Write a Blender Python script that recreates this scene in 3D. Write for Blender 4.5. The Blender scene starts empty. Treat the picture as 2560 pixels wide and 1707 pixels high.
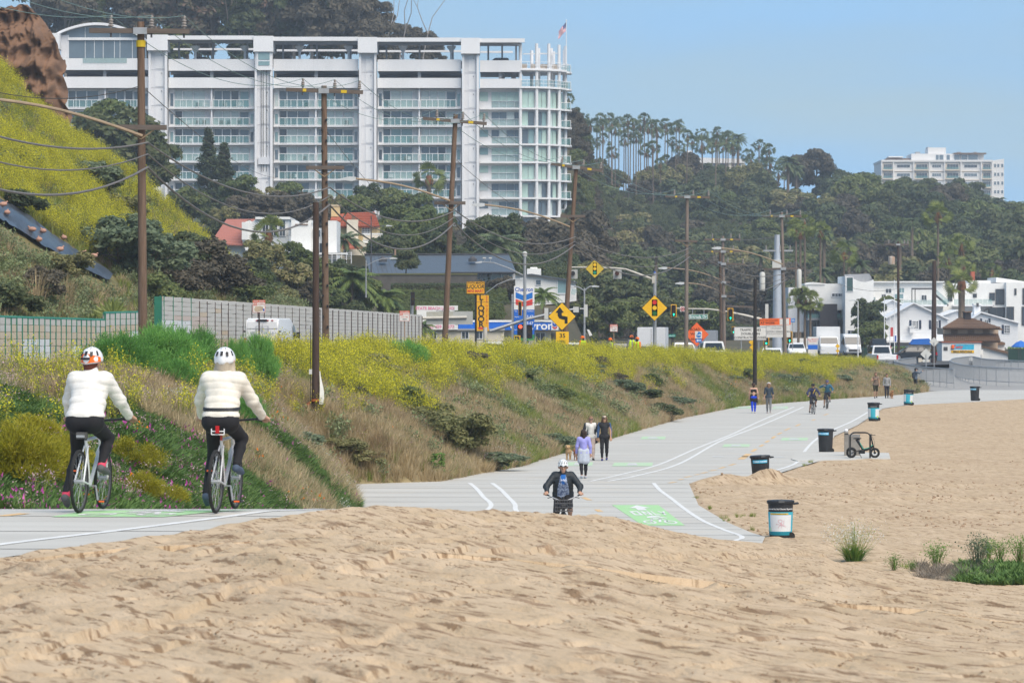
import bpy,math,random
import numpy as np
from mathutils import Vector,Matrix
R=math.radians;PI=math.pi;HAZE=.00024
rnd=random.Random(7);rng=np.random.default_rng(7)
scene=bpy.context.scene;col=scene.collection
# ------------------------------------------------------------------ camera
F,CX,HY,ZC=10000.,1280.,800.,5.3      # focal length in photo pixels, principal column, horizon row, eye height
cam=bpy.data.objects.new('camera',bpy.data.cameras.new('camera'));col.objects.link(cam)
cam.location=(0,0,ZC);cam.rotation_euler=(R(90),0,0)
cam.data.sensor_width=36;cam.data.lens=F/2560*36;cam.data.shift_y=-(853.5-HY)/2560
cam.data.clip_start=.5;cam.data.clip_end=20000
cam.data.dof.use_dof=True;cam.data.dof.focus_distance=140;cam.data.dof.aperture_fstop=12
scene.camera=cam
# ------------------------------------------------------------------ sky and sun
SUN_EL,SUN_AZ=R(52),R(150)                # azimuth clockwise from +Y: behind the camera, a little left
world=bpy.data.worlds.new('World');scene.world=world;world.use_nodes=True
wn=world.node_tree.nodes;wl=world.node_tree.links;bg=wn['Background']
sky=wn.new('ShaderNodeTexSky');sky.sky_type='NISHITA';sky.sun_disc=False
sky.sun_elevation=SUN_EL;sky.sun_rotation=SUN_AZ;sky.air_density=1.0;sky.dust_density=0.3;sky.ozone_density=2.5
tc=wn.new('ShaderNodeTexCoord')
mp=wn.new('ShaderNodeMapping');mp.inputs['Scale'].default_value=(3,3,16)
nz=wn.new('ShaderNodeTexNoise');nz.inputs['Scale'].default_value=1.6;nz.inputs['Detail'].default_value=4;nz.inputs['Roughness'].default_value=.5
rp=wn.new('ShaderNodeMapRange');rp.inputs[1].default_value=.38;rp.inputs[2].default_value=.66;rp.inputs[3].default_value=.3;rp.inputs[4].default_value=.85
mx=wn.new('ShaderNodeMixRGB');mx.inputs[2].default_value=(3.7,7.2,11.6,1)   # thin marine cloud layer
wl.new(tc.outputs['Generated'],mp.inputs[0]);wl.new(mp.outputs[0],nz.inputs['Vector']);wl.new(nz.outputs[0],rp.inputs[0])
wl.new(rp.outputs[0],mx.inputs[0]);wl.new(sky.outputs[0],mx.inputs[1]);wl.new(mx.outputs[0],bg.inputs[0])
bg.inputs[1].default_value=0.052
sun=bpy.data.objects.new('sun',bpy.data.lights.new('sun','SUN'));col.objects.link(sun)
sun.data.energy=2.75;sun.data.angle=R(55);sun.data.color=(1,.88,.73)
sd=Vector((math.sin(SUN_AZ)*math.cos(SUN_EL),math.cos(SUN_AZ)*math.cos(SUN_EL),math.sin(SUN_EL)))
sun.rotation_euler=sd.to_track_quat('Z','Y').to_euler();sun.location=(0,-20,60)
vs=scene.view_settings;vs.view_transform='Standard';vs.look='None';vs.gamma=1;vs.exposure=0.84
scene.cycles.max_bounces=6;scene.cycles.transparent_max_bounces=16;scene.cycles.volume_bounces=0
scene.cycles.diffuse_bounces=3;scene.cycles.glossy_bounces=3

# ------------------------------------------------------------------ helpers
def P(px,py,Y): return Vector(((px-CX)*Y/F,Y,ZC+(HY-py)*Y/F))
def GX(px,Y): return (px-CX)*Y/F
def GZ(py,Y): return ZC+(HY-py)*Y/F
def mk(name,mesh,parent=None,loc=(0,0,0),rot=(0,0,0),scale=(1,1,1)):
    o=bpy.data.objects.new(name,mesh);col.objects.link(o)
    if parent: o.parent=parent
    o.location=loc;o.rotation_euler=rot
    o.scale=(scale,)*3 if isinstance(scale,(int,float)) else scale
    return o
def tag(o,label=None,cat=None,group=None,kind=None):
    if label: o['label']=label
    if cat: o['category']=cat
    if group: o['group']=group
    if kind: o['kind']=kind
    return o
def thing(name,label,cat,loc=(0,0,0),rz=0,group=None,scale=1):
    return tag(mk(name,None,None,loc,(0,0,rz),scale),label,cat,group)
def dup(root,loc=None,rz=None,label=None,group=None,scale=None,parent=None):
    c=root.copy();col.objects.link(c);c.parent=parent
    if loc is not None: c.location=loc
    if rz is not None: c.rotation_euler=(root.rotation_euler[0],root.rotation_euler[1],rz)
    if scale is not None: c.scale=(scale,)*3 if isinstance(scale,(int,float)) else scale
    if label: c['label']=label
    if group: c['group']=group
    for ch in list(root.children): dup(ch,parent=c)
    return c
def npmesh(name,V,faces,mat=None,smooth=False):
    V=np.asarray(V,dtype=np.float32);Fa=np.asarray(faces,dtype=np.int32)
    me=bpy.data.meshes.new(name);k=Fa.shape[1];n=len(Fa)
    me.vertices.add(len(V));me.vertices.foreach_set('co',V.ravel())
    me.loops.add(n*k);me.loops.foreach_set('vertex_index',Fa.ravel())
    me.polygons.add(n);me.polygons.foreach_set('loop_start',np.arange(0,n*k,k,dtype=np.int32))
    if smooth: me.polygons.foreach_set('use_smooth',np.ones(n,dtype=bool))
    me.update(calc_edges=True)
    if mat: me.materials.append(mat)
    return me
class MB:
    def __init__(s): s.v=[];s.f=[]
    def add(s,v,f):
        n=len(s.v);s.v+=[tuple(p) for p in v];s.f+=[tuple(i+n for i in q) for q in f];return s
    def box(s,x0,x1,y0,y1,z0,z1):
        return s.add([(x0,y0,z0),(x1,y0,z0),(x1,y1,z0),(x0,y1,z0),(x0,y0,z1),(x1,y0,z1),(x1,y1,z1),(x0,y1,z1)],
                     [(0,3,2,1),(4,5,6,7),(0,1,5,4),(1,2,6,5),(2,3,7,6),(3,0,4,7)])
    def cbox(s,c,d): return s.box(c[0]-d[0]/2,c[0]+d[0]/2,c[1]-d[1]/2,c[1]+d[1]/2,c[2]-d[2]/2,c[2]+d[2]/2)
    def prism(s,poly,y0,y1):          # outline in x,z pushed along y
        n=len(poly);return s.add([(x,y0,z) for x,z in poly]+[(x,y1,z) for x,z in poly],
            [tuple(range(n)),tuple(range(2*n-1,n-1,-1))]+[(i,i+n,(i+1) % n+n,(i+1) % n) for i in range(n)])
    def prismx(s,poly,x0,x1):         # outline in y,z pushed along x
        n=len(poly);return s.add([(x0,y,z) for y,z in poly]+[(x1,y,z) for y,z in poly],
            [tuple(range(n-1,-1,-1)),tuple(range(n,2*n))]+[(i,(i+1) % n,(i+1) % n+n,i+n) for i in range(n)])
    def extr(s,poly,z0,z1):           # outline in x,y pushed along z
        n=len(poly);return s.add([(x,y,z0) for x,y in poly]+[(x,y,z1) for x,y in poly],
            [tuple(range(n-1,-1,-1)),tuple(range(n,2*n))]+[(i,(i+1) % n,(i+1) % n+n,i+n) for i in range(n)])
    def tube(s,pts,r,n=8,cap=True,closed=False):
        pts=[Vector(p) for p in pts];m=len(pts);rs=r if isinstance(r,(list,tuple)) else [r]*m
        rings=[];up0=None
        for i,p in enumerate(pts):
            a=pts[(i-1) % m] if (i or closed) else p;b=pts[(i+1) % m] if (i<m-1 or closed) else p
            t=(b-a).normalized()
            if up0 is None: up0=Vector((0,0,1)) if abs(t.z)<.9 else Vector((0,1,0))
            u=t.cross(up0)
            if u.length<1e-4: u=t.orthogonal()
            u.normalize();w=u.cross(t).normalized();up0=w
            rings.append([p+(u*math.cos(2*PI*k/n)+w*math.sin(2*PI*k/n))*rs[i] for k in range(n)])
        f=[];q=m if closed else m-1
        for i in range(q):
            j=(i+1) % m
            f+=[(i*n+k,i*n+(k+1) % n,j*n+(k+1) % n,j*n+k) for k in range(n)]
        if cap and not closed: f+=[tuple(range(n-1,-1,-1)),tuple((m-1)*n+k for k in range(n))]
        return s.add([v for g in rings for v in g],f)
    def cyl(s,p0,p1,r0,r1=None,n=10): return s.tube([p0,p1],[r0,r0 if r1 is None else r1],n)
    def lathe(s,prof,n=20,c=(0,0,0),sx=1,sy=1):
        m=len(prof);v=[(c[0]+r*sx*math.cos(2*PI*k/n),c[1]+r*sy*math.sin(2*PI*k/n),c[2]+z) for r,z in prof for k in range(n)]
        f=[(i*n+k,i*n+(k+1) % n,(i+1)*n+(k+1) % n,(i+1)*n+k) for i in range(m-1) for k in range(n)]
        f+=[tuple(range(n-1,-1,-1)),tuple((m-1)*n+k for k in range(n))]
        return s.add(v,f)
    def sph(s,c,r,n=10,m=6):
        r=(r,)*3 if isinstance(r,(int,float)) else r
        prof=[(max(1e-4,math.sin(PI*i/m)),-math.cos(PI*i/m)) for i in range(m+1)]
        v0=len(s.v);s.lathe(prof,n)
        s.v[v0:]=[(c[0]+x*r[0],c[1]+y*r[1],c[2]+z*r[2]) for x,y,z in s.v[v0:]];return s
    def torus(s,c,Rr,r,axis='x',n=32,k=8,ar=(0,2*PI)):
        full=abs(ar[1]-ar[0]-2*PI)<1e-3;q=n if full else n+1;pts=[]
        for i in range(q):
            a=ar[0]+(ar[1]-ar[0])*i/n;u,w=Rr*math.cos(a),Rr*math.sin(a)
            pts.append((c[0],c[1]+u,c[2]+w) if axis=='x' else (c[0]+u,c[1],c[2]+w) if axis=='y' else (c[0]+u,c[1]+w,c[2]))
        return s.tube(pts,r,k,closed=full)
    def xf(s,M,i0=0): s.v[i0:]=[tuple(M @ Vector(p)) for p in s.v[i0:]];return s
    def mesh(s,name,mat=None,smooth=False):
        me=bpy.data.meshes.new(name);me.from_pydata(s.v,[],s.f);me.update()
        if smooth:
            me.polygons.foreach_set('use_smooth',[True]*len(me.polygons))
            if smooth != 2:
                try: me.set_sharp_from_angle(angle=R(40))
                except Exception: pass
        if mat: me.materials.append(mat)
        return me
    def obj(s,name,mat,parent=None,smooth=False,loc=(0,0,0),rot=(0,0,0)):
        return mk(name,s.mesh(name,mat,smooth),parent,loc,rot)
def vnoise(x,y,seed=0):
    x=np.asarray(x,float);y=np.asarray(y,float);xi=np.floor(x).astype(np.int64);yi=np.floor(y).astype(np.int64)
    fx=x-xi;fy=y-yi;fx=fx*fx*(3-2*fx);fy=fy*fy*(3-2*fy)
    def h(a,b):
        n=(a*374761393+b*668265263+seed*974634777) & 0x7fffffff;n=((n ^ (n >> 13))*1274126177) & 0x7fffffff
        return ((n ^ (n >> 16)) & 0xffff)/65535.
    return (h(xi,yi)*(1-fx)+h(xi+1,yi)*fx)*(1-fy)+(h(xi,yi+1)*(1-fx)+h(xi+1,yi+1)*fx)*fy
def fbm(x,y,seed=0,o=4):
    t=0;a=.5;s=0
    for i in range(o): t=t+a*vnoise(x*2**i,y*2**i,seed+i*17);s+=a;a *= .5
    return t/s
def sm(a,b,x): t=np.clip((np.asarray(x,float)-a)/(b-a),0,1);return t*t*(3-2*t)
def gridmesh(name,XX,YY,ZZ,mat,smooth=True):
    n,m=XX.shape;V=np.stack([XX,YY,ZZ],-1).reshape(-1,3)
    i=np.arange(n-1)[:,None]*m+np.arange(m-1)[None];i=i.ravel()
    return npmesh(name,V,np.stack([i,i+1,i+m+1,i+m],1),mat,smooth)

# ------------------------------------------------------------------ materials
def mat(name,c,rough=.6,metal=0,var=.12,vs=3.,bump=0,bs=40.,spec=.35,stretch=(1,1,1),emit=0,alpha=1,c2=None,detail=5,trans=0):
    m=bpy.data.materials.new(name);m.use_nodes=True;nt=m.node_tree;N=nt.nodes;L=nt.links;b=N['Principled BSDF']
    b.inputs['Roughness'].default_value=rough;b.inputs['Metallic'].default_value=metal;b.inputs['Specular IOR Level'].default_value=spec
    c=tuple(c)+(1,);b.inputs['Base Color'].default_value=c
    if var or c2 or bump:
        tx=N.new('ShaderNodeTexCoord');mpn=N.new('ShaderNodeMapping');mpn.inputs['Scale'].default_value=stretch
        L.new(tx.outputs['Object'],mpn.inputs[0])
    if var or c2:
        n=N.new('ShaderNodeTexNoise');n.inputs['Scale'].default_value=vs;n.inputs['Detail'].default_value=detail;n.inputs['Roughness'].default_value=.62
        L.new(mpn.outputs[0],n.inputs['Vector'])
        r=N.new('ShaderNodeValToRGB');r.color_ramp.elements[0].position=.3;r.color_ramp.elements[1].position=.7
        d=tuple(c2)+(1,) if c2 else tuple(min(1,x*(1+var)) for x in c[:3])+(1,)
        r.color_ramp.elements[0].color=c if c2 else tuple(x*(1-var) for x in c[:3])+(1,);r.color_ramp.elements[1].color=d
        L.new(n.outputs[0],r.inputs[0]);L.new(r.outputs[0],b.inputs['Base Color'])
    if bump:
        n2=N.new('ShaderNodeTexNoise');n2.inputs['Scale'].default_value=bs;n2.inputs['Detail'].default_value=6
        L.new(mpn.outputs[0],n2.inputs['Vector'])
        bp=N.new('ShaderNodeBump');bp.inputs['Strength'].default_value=min(1,bump);bp.inputs['Distance'].default_value=.02*max(1,bump)
        L.new(n2.outputs[0],bp.inputs['Height']);L.new(bp.outputs[0],b.inputs['Normal'])
    if emit: b.inputs['Emission Color'].default_value=c;b.inputs['Emission Strength'].default_value=emit
    if alpha<1: b.inputs['Alpha'].default_value=alpha
    if trans: b.inputs['Transmission Weight'].default_value=trans
    return m
def leafmat(name,cols,rough=.6,trl=.35,objvar=.35):
    """foliage: colour varies from leaf to leaf and from plant to plant"""
    m=bpy.data.materials.new(name);m.use_nodes=True;nt=m.node_tree;N=nt.nodes;L=nt.links;b=N['Principled BSDF']
    b.inputs['Roughness'].default_value=rough;b.inputs['Specular IOR Level'].default_value=.2
    g=N.new('ShaderNodeNewGeometry');oi=N.new('ShaderNodeObjectInfo')
    ad=N.new('ShaderNodeMath');ad.operation='MULTIPLY_ADD';ad.inputs[1].default_value=1-objvar
    mu=N.new('ShaderNodeMath');mu.operation='MULTIPLY';mu.inputs[1].default_value=objvar
    L.new(g.outputs['Random Per Island'],ad.inputs[0]);L.new(oi.outputs['Random'],mu.inputs[0]);L.new(mu.outputs[0],ad.inputs[2])
    r=N.new('ShaderNodeValToRGB');els=r.color_ramp.elements
    while len(els)<len(cols): els.new(.5)
    for i,cc in enumerate(cols): els[i].position=.08+.84*i/max(1,len(cols)-1);els[i].color=tuple(cc)+(1,)
    L.new(ad.outputs[0],r.inputs[0]);L.new(r.outputs[0],b.inputs['Base Color'])
    if trl:
        tr=N.new('ShaderNodeBsdfTranslucent');ms=N.new('ShaderNodeMixShader');ms.inputs[0].default_value=trl
        L.new(r.outputs[0],tr.inputs[0]);L.new(b.outputs[0],ms.inputs[1]);L.new(tr.outputs[0],ms.inputs[2])
        L.new(ms.outputs[0],N['Material Output'].inputs[0])
    return m
WHITE=mat('white_paint',(.78,.79,.80),.55,var=.05,vs=1.5)
BLACK=mat('black_plastic',(.018,.018,.02),.5,var=.2)
STEEL=mat('galvanised_steel',(.38,.39,.40),.45,metal=.4,var=.12,vs=4)
DKSTEEL=mat('dark_steel',(.07,.07,.075),.5,var=.2)
WOOD=mat('weathered_pole_wood',(.11,.068,.045),.9,c2=(.20,.135,.095),vs=5,stretch=(3,3,.25),bump=.5,bs=30)
DKWOOD=mat('creosoted_pole_wood',(.045,.028,.022),.9,c2=(.085,.055,.042),vs=5,stretch=(3,3,.25),bump=.5,bs=30)
PRINTBLACK=mat('black_print',(.012,.012,.012),.6,var=0)
PRINTRED=mat('red_print',(.60,.045,.03),.6,var=0)
PRINTWHITE=mat('white_print',(.82,.82,.82),.6,var=0)
PRINTBLUE=mat('blue_print',(.03,.10,.42),.6,var=0)
YELLOW=mat('yellow_sign_sheeting',(.82,.47,.012),.5,var=.06,vs=6)
ORANGE=mat('orange_sign_sheeting',(.85,.15,.03),.5,var=.05,vs=6)
def text(body,size,m,parent,loc,rot=(R(90),0,0),align='CENTER',ext=.002,sx=1.,name='lettering',bold=0,shear=0):
    cu=bpy.data.curves.new('t','FONT');cu.body=body;cu.size=size;cu.align_x=align;cu.align_y='CENTER'
    cu.extrude=ext;cu.offset=bold;cu.shear=shear;cu.resolution_u=3
    o=bpy.data.objects.new('t',cu);col.objects.link(o)
    me=bpy.data.meshes.new_from_object(o);bpy.data.objects.remove(o);bpy.data.curves.remove(cu)
    me.materials.clear();me.materials.append(m)
    return mk(name,me,parent,loc,rot,(sx,1,1))

# ------------------------------------------------------------------ the lie of the land
_LX=[(20,-11.5),(30,-10.5),(44,-8.6),(60,-6.5),(80,-5),(100,-4.5),(113,-4.4),(120,-4.9),(129,-5.7),(131.5,-2.4),(145,.3),(171,3.4),(216,9.1),(246,14),(265,20.4),(279,25.7),(287,28.6),(297,31),(314,40),(322,60)]
_RX=[(20,-6.4),(30,-5.2),(35,-4.48),(39,-3.24),(43,-2.3),(46,-1.75),(58,-.1),(72,2.3),(84,4.6),(91,5.6),(97.2,6.1),(105,5.6),(114.7,5.3),(130,5.7),(137,8.9),(145,10.4),(151,11.6),(183,14.7),(202,17.4),(240,22.2),(249,24.4),(254,27),(258.5,29.5),(270,35),(280,43),(292,60),(322,62)]
def LX(Y): return np.interp(Y,[a for a,b in _LX],[b for a,b in _LX])
def RX(Y): return np.interp(Y,[a for a,b in _RX],[b for a,b in _RX])
def PZ(Y): return np.interp(Y,[0,43.5,46,92,100,1e4],[3.27,3.22,3.13,.12,0,0])
_CREST=[(20,-22),(60,-18),(84,-15),(122,-10.4),(160,-6.6),(190,-2),(224,4.0),(272,13),(308,22),(322,27),(330,30)]
def CXL(Y): return np.interp(Y,[a for a,b in _CREST],[b for a,b in _CREST])
def CZ(Y): return np.interp(Y,[20,100,160,190,224,272,300,330],[4.0,3.75,3.55,3.35,3.0,2.35,1.9,.9])
def WX(Y): return np.interp(Y,[100,150,182,198,330,420,600],[-22,-19.2,-16.7,-17.5,-7.3,2,20])      # wall line across the road
_t=[(-400,.064),(0,.0595),(450,.0535),(700,.0485),(850,.0473),(1000,.0468),(1250,.0471),(1400,.0478),(1530,.0487),(1580,.0503),(1700,.053),(1900,.0565),(2060,.0585),(2110,.0605),(2300,.0638),(2560,.067),(3200,.07)]
_yc=[(-400,33),(0,35),(450,39),(700,43),(850,46),(1000,50),(1250,56),(1530,62),(1900,66),(2300,63),(2560,60),(3200,58)]
MOUNDS=[(6.1,131.2,.9,.8,.2),(7.0,130.4,1.2,.8,.24),(8.3,130.0,.6,.5,.32),(9.0,129.6,1.0,.7,.2),(6.6,95.4,.5,.7,.1),(7.2,93,1.4,2.0,.16),(13.5,150.2,.8,.5,.1),(10.7,119,3.0,1.2,.12),(12.5,109,2.5,1.0,.10),(7.2,122,1.8,.6,.1),(8.2,116,1.6,.5,.09),(11.5,124,2.6,.6,.1),(9.5,106,2.2,.6,.1),(14,118,3,.5,.08),(13.2,128,3.2,.4,.09),(7.6,108.5,1.2,.5,.08)]
def SANDZ(X,Y,fine=True):
    X=np.asarray(X,float);Y=np.asarray(Y,float);px=CX+F*X/Y
    t=np.interp(px,[a for a,b in _t],[b for a,b in _t]);yc=np.interp(px,[a for a,b in _yc],[b for a,b in _yc])
    zc=ZC-t*yc;z0=3.72
    near=z0+(zc-z0)*(Y-16)/(yc-16)
    z=np.where(Y<yc,near,zc-(Y-yc)*.12)
    z=z - .35*np.exp(-((Y-yc)/2.2)**2)*.15
    beach=.06*(fbm(X*.35,Y*.12,5)-.5)+.05*(fbm(X*1.4,Y*.5,9)-.5)
    for mx_,my_,sx_,sy_,h_ in MOUNDS: beach=beach+h_*np.exp(-((X-mx_)/sx_)**2-((Y-my_)/sy_)**2)*(.75+.5*fbm(X*3,Y*3,3))
    z=np.maximum(z,beach)
    if fine:
        w=np.clip(1-(Y-20)/180,.25,1)
        u=X*.95+Y*.33;v=-X*.33+Y*.95      # furrows run away to the left
        z=z+w*(.05*(fbm(u*1.6,v*.2,21)-.5)+.022*(fbm(u*6,v*.9,31,3)-.5)+.08*np.clip(fbm(u*3.6,v*.5,41,3)-.56,0,1)-.12*np.clip(fbm(u*5,v*.6,51,3)-.60,0,1)+.03*(fbm(u*8,v*.35,57,3)-.5)+.07*np.clip(fbm(u*9,v*2.4,58,2)-.66,0,1))
        wob=.5*(fbm(v*.12,u*0+1.5,81)-.5)
        for u0 in (5.2,6.6,8.1,9.7,11.2,12.9,14.6,16.2,17.1,18.6,20): e=u-u0-wob*(1+.3*math.sin(u0*5));z=z+(Y<72)*(.045*np.exp(-(e/.11)**2)-.05*np.exp(-((e-.2)/.12)**2))*(.4+1.6*vnoise(v*.35,u0+v*0,83))
        z=z-.03*sm(.70,.78,vnoise(u*5.2,v*2.6,61))*w*(Y<90)
    r=RX(Y);pz=PZ(Y);d=X-r
    z=np.where((Y>yc) & (d>0),np.maximum(z,pz-.02-d*.3),z)
    e=.12*(fbm(Y*1.7,X*0,77)-.5)
    k=sm(-.25,.3,d+e*2);inside=pz-.08
    edge=np.where(Y<yc+3,pz+.03+.06*(fbm(X*4,Y*3,71)-.4)+(z-pz)*sm(0,1.8,d),np.clip(z,pz+.008-np.maximum(d-.4,0)*.35,pz+.05+np.maximum(d,0)*.25))
    return np.where(d>4,z,inside*(1-k)+edge*k)
def EMBZ(X,Y):
    X=np.asarray(X,float);Y=np.asarray(Y,float)
    l=LX(Y);c=CXL(Y);s=np.clip((l-X)/np.maximum(l-c,.5),0,1.2);pz=PZ(Y);cz=CZ(Y)
    ex=np.interp(Y,[100,135],[2.4,1.25]);h=1-(1-np.clip(s,0,1))**ex
    return pz-.03+(cz-pz)*h+(fbm(X*.5,Y*.3,13)-.5)*.7*np.clip(s*4,0,1)*np.clip((1.15-s)*4,0,1)
def HILLZ(X,Y):
    X=np.asarray(X,float);Y=np.asarray(Y,float)
    d=WX(Y)-X-1.2;end=sm(276,318,Y+(fbm(X*.12,Y*.05,3)-.5)*20)
    z=3.0+np.maximum(d,0)*.84*(1-.9*end)+(fbm(X*.16,Y*.09,8)-.5)*2.6*np.clip(d/4,0,1)+(fbm(X*.7,Y*.4,18)-.5)*.9*np.clip(d/3,0,1)
    return np.minimum(z,22+3*fbm(X*.2,Y*.1,2))
def ray(fn,px,py,y0,y1,n=900):
    Y=np.linspace(y0,y1,n);X=(px-CX)*Y/F;Z=ZC+(HY-py)*Y/F;g=fn(X,Y);b0=int(np.argmax(g<Z));k=b0+int(np.argmax(g[b0:] >= Z[b0:]))
    return None if g[k]<Z[k] else Vector((X[k],Y[k],float(g[k])))
# ------------------------------------------------------------------ ground sheets
def sandmat(name,c1,c2,dark,bumpd=.03):
    m=bpy.data.materials.new(name);m.use_nodes=True;N=m.node_tree.nodes;L=m.node_tree.links;b=N['Principled BSDF']
    b.inputs['Roughness'].default_value=.95;b.inputs['Specular IOR Level'].default_value=.15
    tx=N.new('ShaderNodeTexCoord');mp_=N.new('ShaderNodeMapping');mp_.vector_type='TEXTURE';mp_.inputs['Rotation'].default_value=(0,0,R(19));mp_.inputs['Scale'].default_value=(1,3.5,1)
    L.new(tx.outputs['Object'],mp_.inputs[0])
    def noise(s,d=5): n=N.new('ShaderNodeTexNoise');n.inputs['Scale'].default_value=s;n.inputs['Detail'].default_value=d;L.new(mp_.outputs[0],n.inputs['Vector']);return n
    n1=noise(2.2,9);r=N.new('ShaderNodeValToRGB');r.color_ramp.elements[0].position=.36;r.color_ramp.elements[1].position=.64
    r.color_ramp.elements[0].color=c1+(1,);r.color_ramp.elements[1].color=c2+(1,);L.new(n1.outputs[0],r.inputs[0])
    n2=noise(5,8);r2=N.new('ShaderNodeMapRange');r2.inputs[1].default_value=.58;r2.inputs[2].default_value=.74;r2.inputs[4].default_value=.6
    L.new(n2.outputs[0],r2.inputs[0]);mxx=N.new('ShaderNodeMixRGB');mxx.inputs[2].default_value=dark+(1,)
    L.new(r2.outputs[0],mxx.inputs[0]);L.new(r.outputs[0],mxx.inputs[1]);n5=N.new('ShaderNodeTexNoise');n5.inputs['Scale'].default_value=.16;n5.inputs['Detail'].default_value=8;n5.inputs['Roughness'].default_value=.7;L.new(mp_.outputs[0],n5.inputs['Vector']);r5=N.new('ShaderNodeMapRange');r5.inputs[1].default_value=.5;r5.inputs[2].default_value=.66;r5.inputs[4].default_value=.3;L.new(n5.outputs[0],r5.inputs[0]);m5=N.new('ShaderNodeMixRGB');m5.inputs[2].default_value=(.36,.25,.16,1);L.new(r5.outputs[0],m5.inputs[0]);L.new(mxx.outputs[0],m5.inputs[1]);L.new(m5.outputs[0],b.inputs['Base Color'])
    mp2=N.new('ShaderNodeMapping');mp2.vector_type='TEXTURE';mp2.inputs['Rotation'].default_value=(0,0,R(19));mp2.inputs['Scale'].default_value=(.13,1.3,1);L.new(tx.outputs['Object'],mp2.inputs[0])  # dark dashes: shade of small sand hollows painted into the colour
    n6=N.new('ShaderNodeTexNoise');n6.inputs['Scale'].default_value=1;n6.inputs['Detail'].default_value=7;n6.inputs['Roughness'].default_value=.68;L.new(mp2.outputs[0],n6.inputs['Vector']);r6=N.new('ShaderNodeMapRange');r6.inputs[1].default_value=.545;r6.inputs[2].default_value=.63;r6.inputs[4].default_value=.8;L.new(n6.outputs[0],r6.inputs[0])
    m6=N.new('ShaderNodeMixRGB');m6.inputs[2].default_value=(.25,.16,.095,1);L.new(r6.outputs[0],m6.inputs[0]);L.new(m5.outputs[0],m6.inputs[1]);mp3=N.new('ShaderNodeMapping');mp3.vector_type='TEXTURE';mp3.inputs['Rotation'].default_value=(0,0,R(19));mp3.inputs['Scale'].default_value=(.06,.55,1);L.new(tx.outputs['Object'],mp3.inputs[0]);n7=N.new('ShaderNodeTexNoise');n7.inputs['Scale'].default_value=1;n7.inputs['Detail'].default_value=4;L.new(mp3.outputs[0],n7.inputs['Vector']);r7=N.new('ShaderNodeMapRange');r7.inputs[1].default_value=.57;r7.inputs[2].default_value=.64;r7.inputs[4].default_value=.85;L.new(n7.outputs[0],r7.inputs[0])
    m7=N.new('ShaderNodeMixRGB');m7.inputs[2].default_value=(.20,.125,.07,1);L.new(r7.outputs[0],m7.inputs[0]);L.new(m6.outputs[0],m7.inputs[1]);L.new(m7.outputs[0],b.inputs['Base Color'])  # finer dashes, the same hollow shading put into the colour
    n3=noise(26,8);bp=N.new('ShaderNodeBump');bp.inputs['Strength'].default_value=.8;bp.inputs['Distance'].default_value=bumpd
    L.new(n3.outputs[0],bp.inputs['Height']);L.new(bp.outputs[0],b.inputs['Normal'])
    return m
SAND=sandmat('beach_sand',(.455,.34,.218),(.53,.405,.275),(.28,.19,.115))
DIRT=mat('dry_sandy_soil',(.33,.25,.15),.95,c2=(.24,.21,.10),vs=.6,bump=.6,bs=14)
YS=np.concatenate([np.geomspace(14,70,620),np.linspace(70.4,330,420)])
cols=np.linspace(0,1,420)
right=YS*.145+4;left=np.where(YS<34,-YS*.145-2,np.maximum(RX(YS)-1.2,-YS*.14))
XX=left[:,None]+(right-left)[:,None]*cols[None];YY=np.repeat(YS[:,None],len(cols),1)
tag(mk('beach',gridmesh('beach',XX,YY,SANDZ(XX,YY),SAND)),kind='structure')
# the sheet that reaches the horizon, below everything
FAR=mat('far_ground',(.22,.19,.13),.95,vs=.02,var=.2)
tag(MB().add([(-6000,-200,-.6),(6000,-200,-.6),(6000,9000,-.6),(-6000,9000,-.6)],[(0,1,2,3)]).obj('ground',FAR),kind='structure')
# sand further right and behind, so a step aside still stands on a beach
xs=np.linspace(0,1,60);ys=np.linspace(-30,430,150);X0=np.maximum(ys,14)*.145+3.8
XX=X0[:,None]+xs[None]**2*160;YY=np.repeat(ys[:,None],60,1)
ZZ=np.where(YY>14,SANDZ(XX,np.maximum(YY,14),False),3.6)-.03-.5*xs[None]
tag(mk('beach',gridmesh('beach_beyond',XX,YY,ZZ,SAND)),kind='structure')
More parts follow.
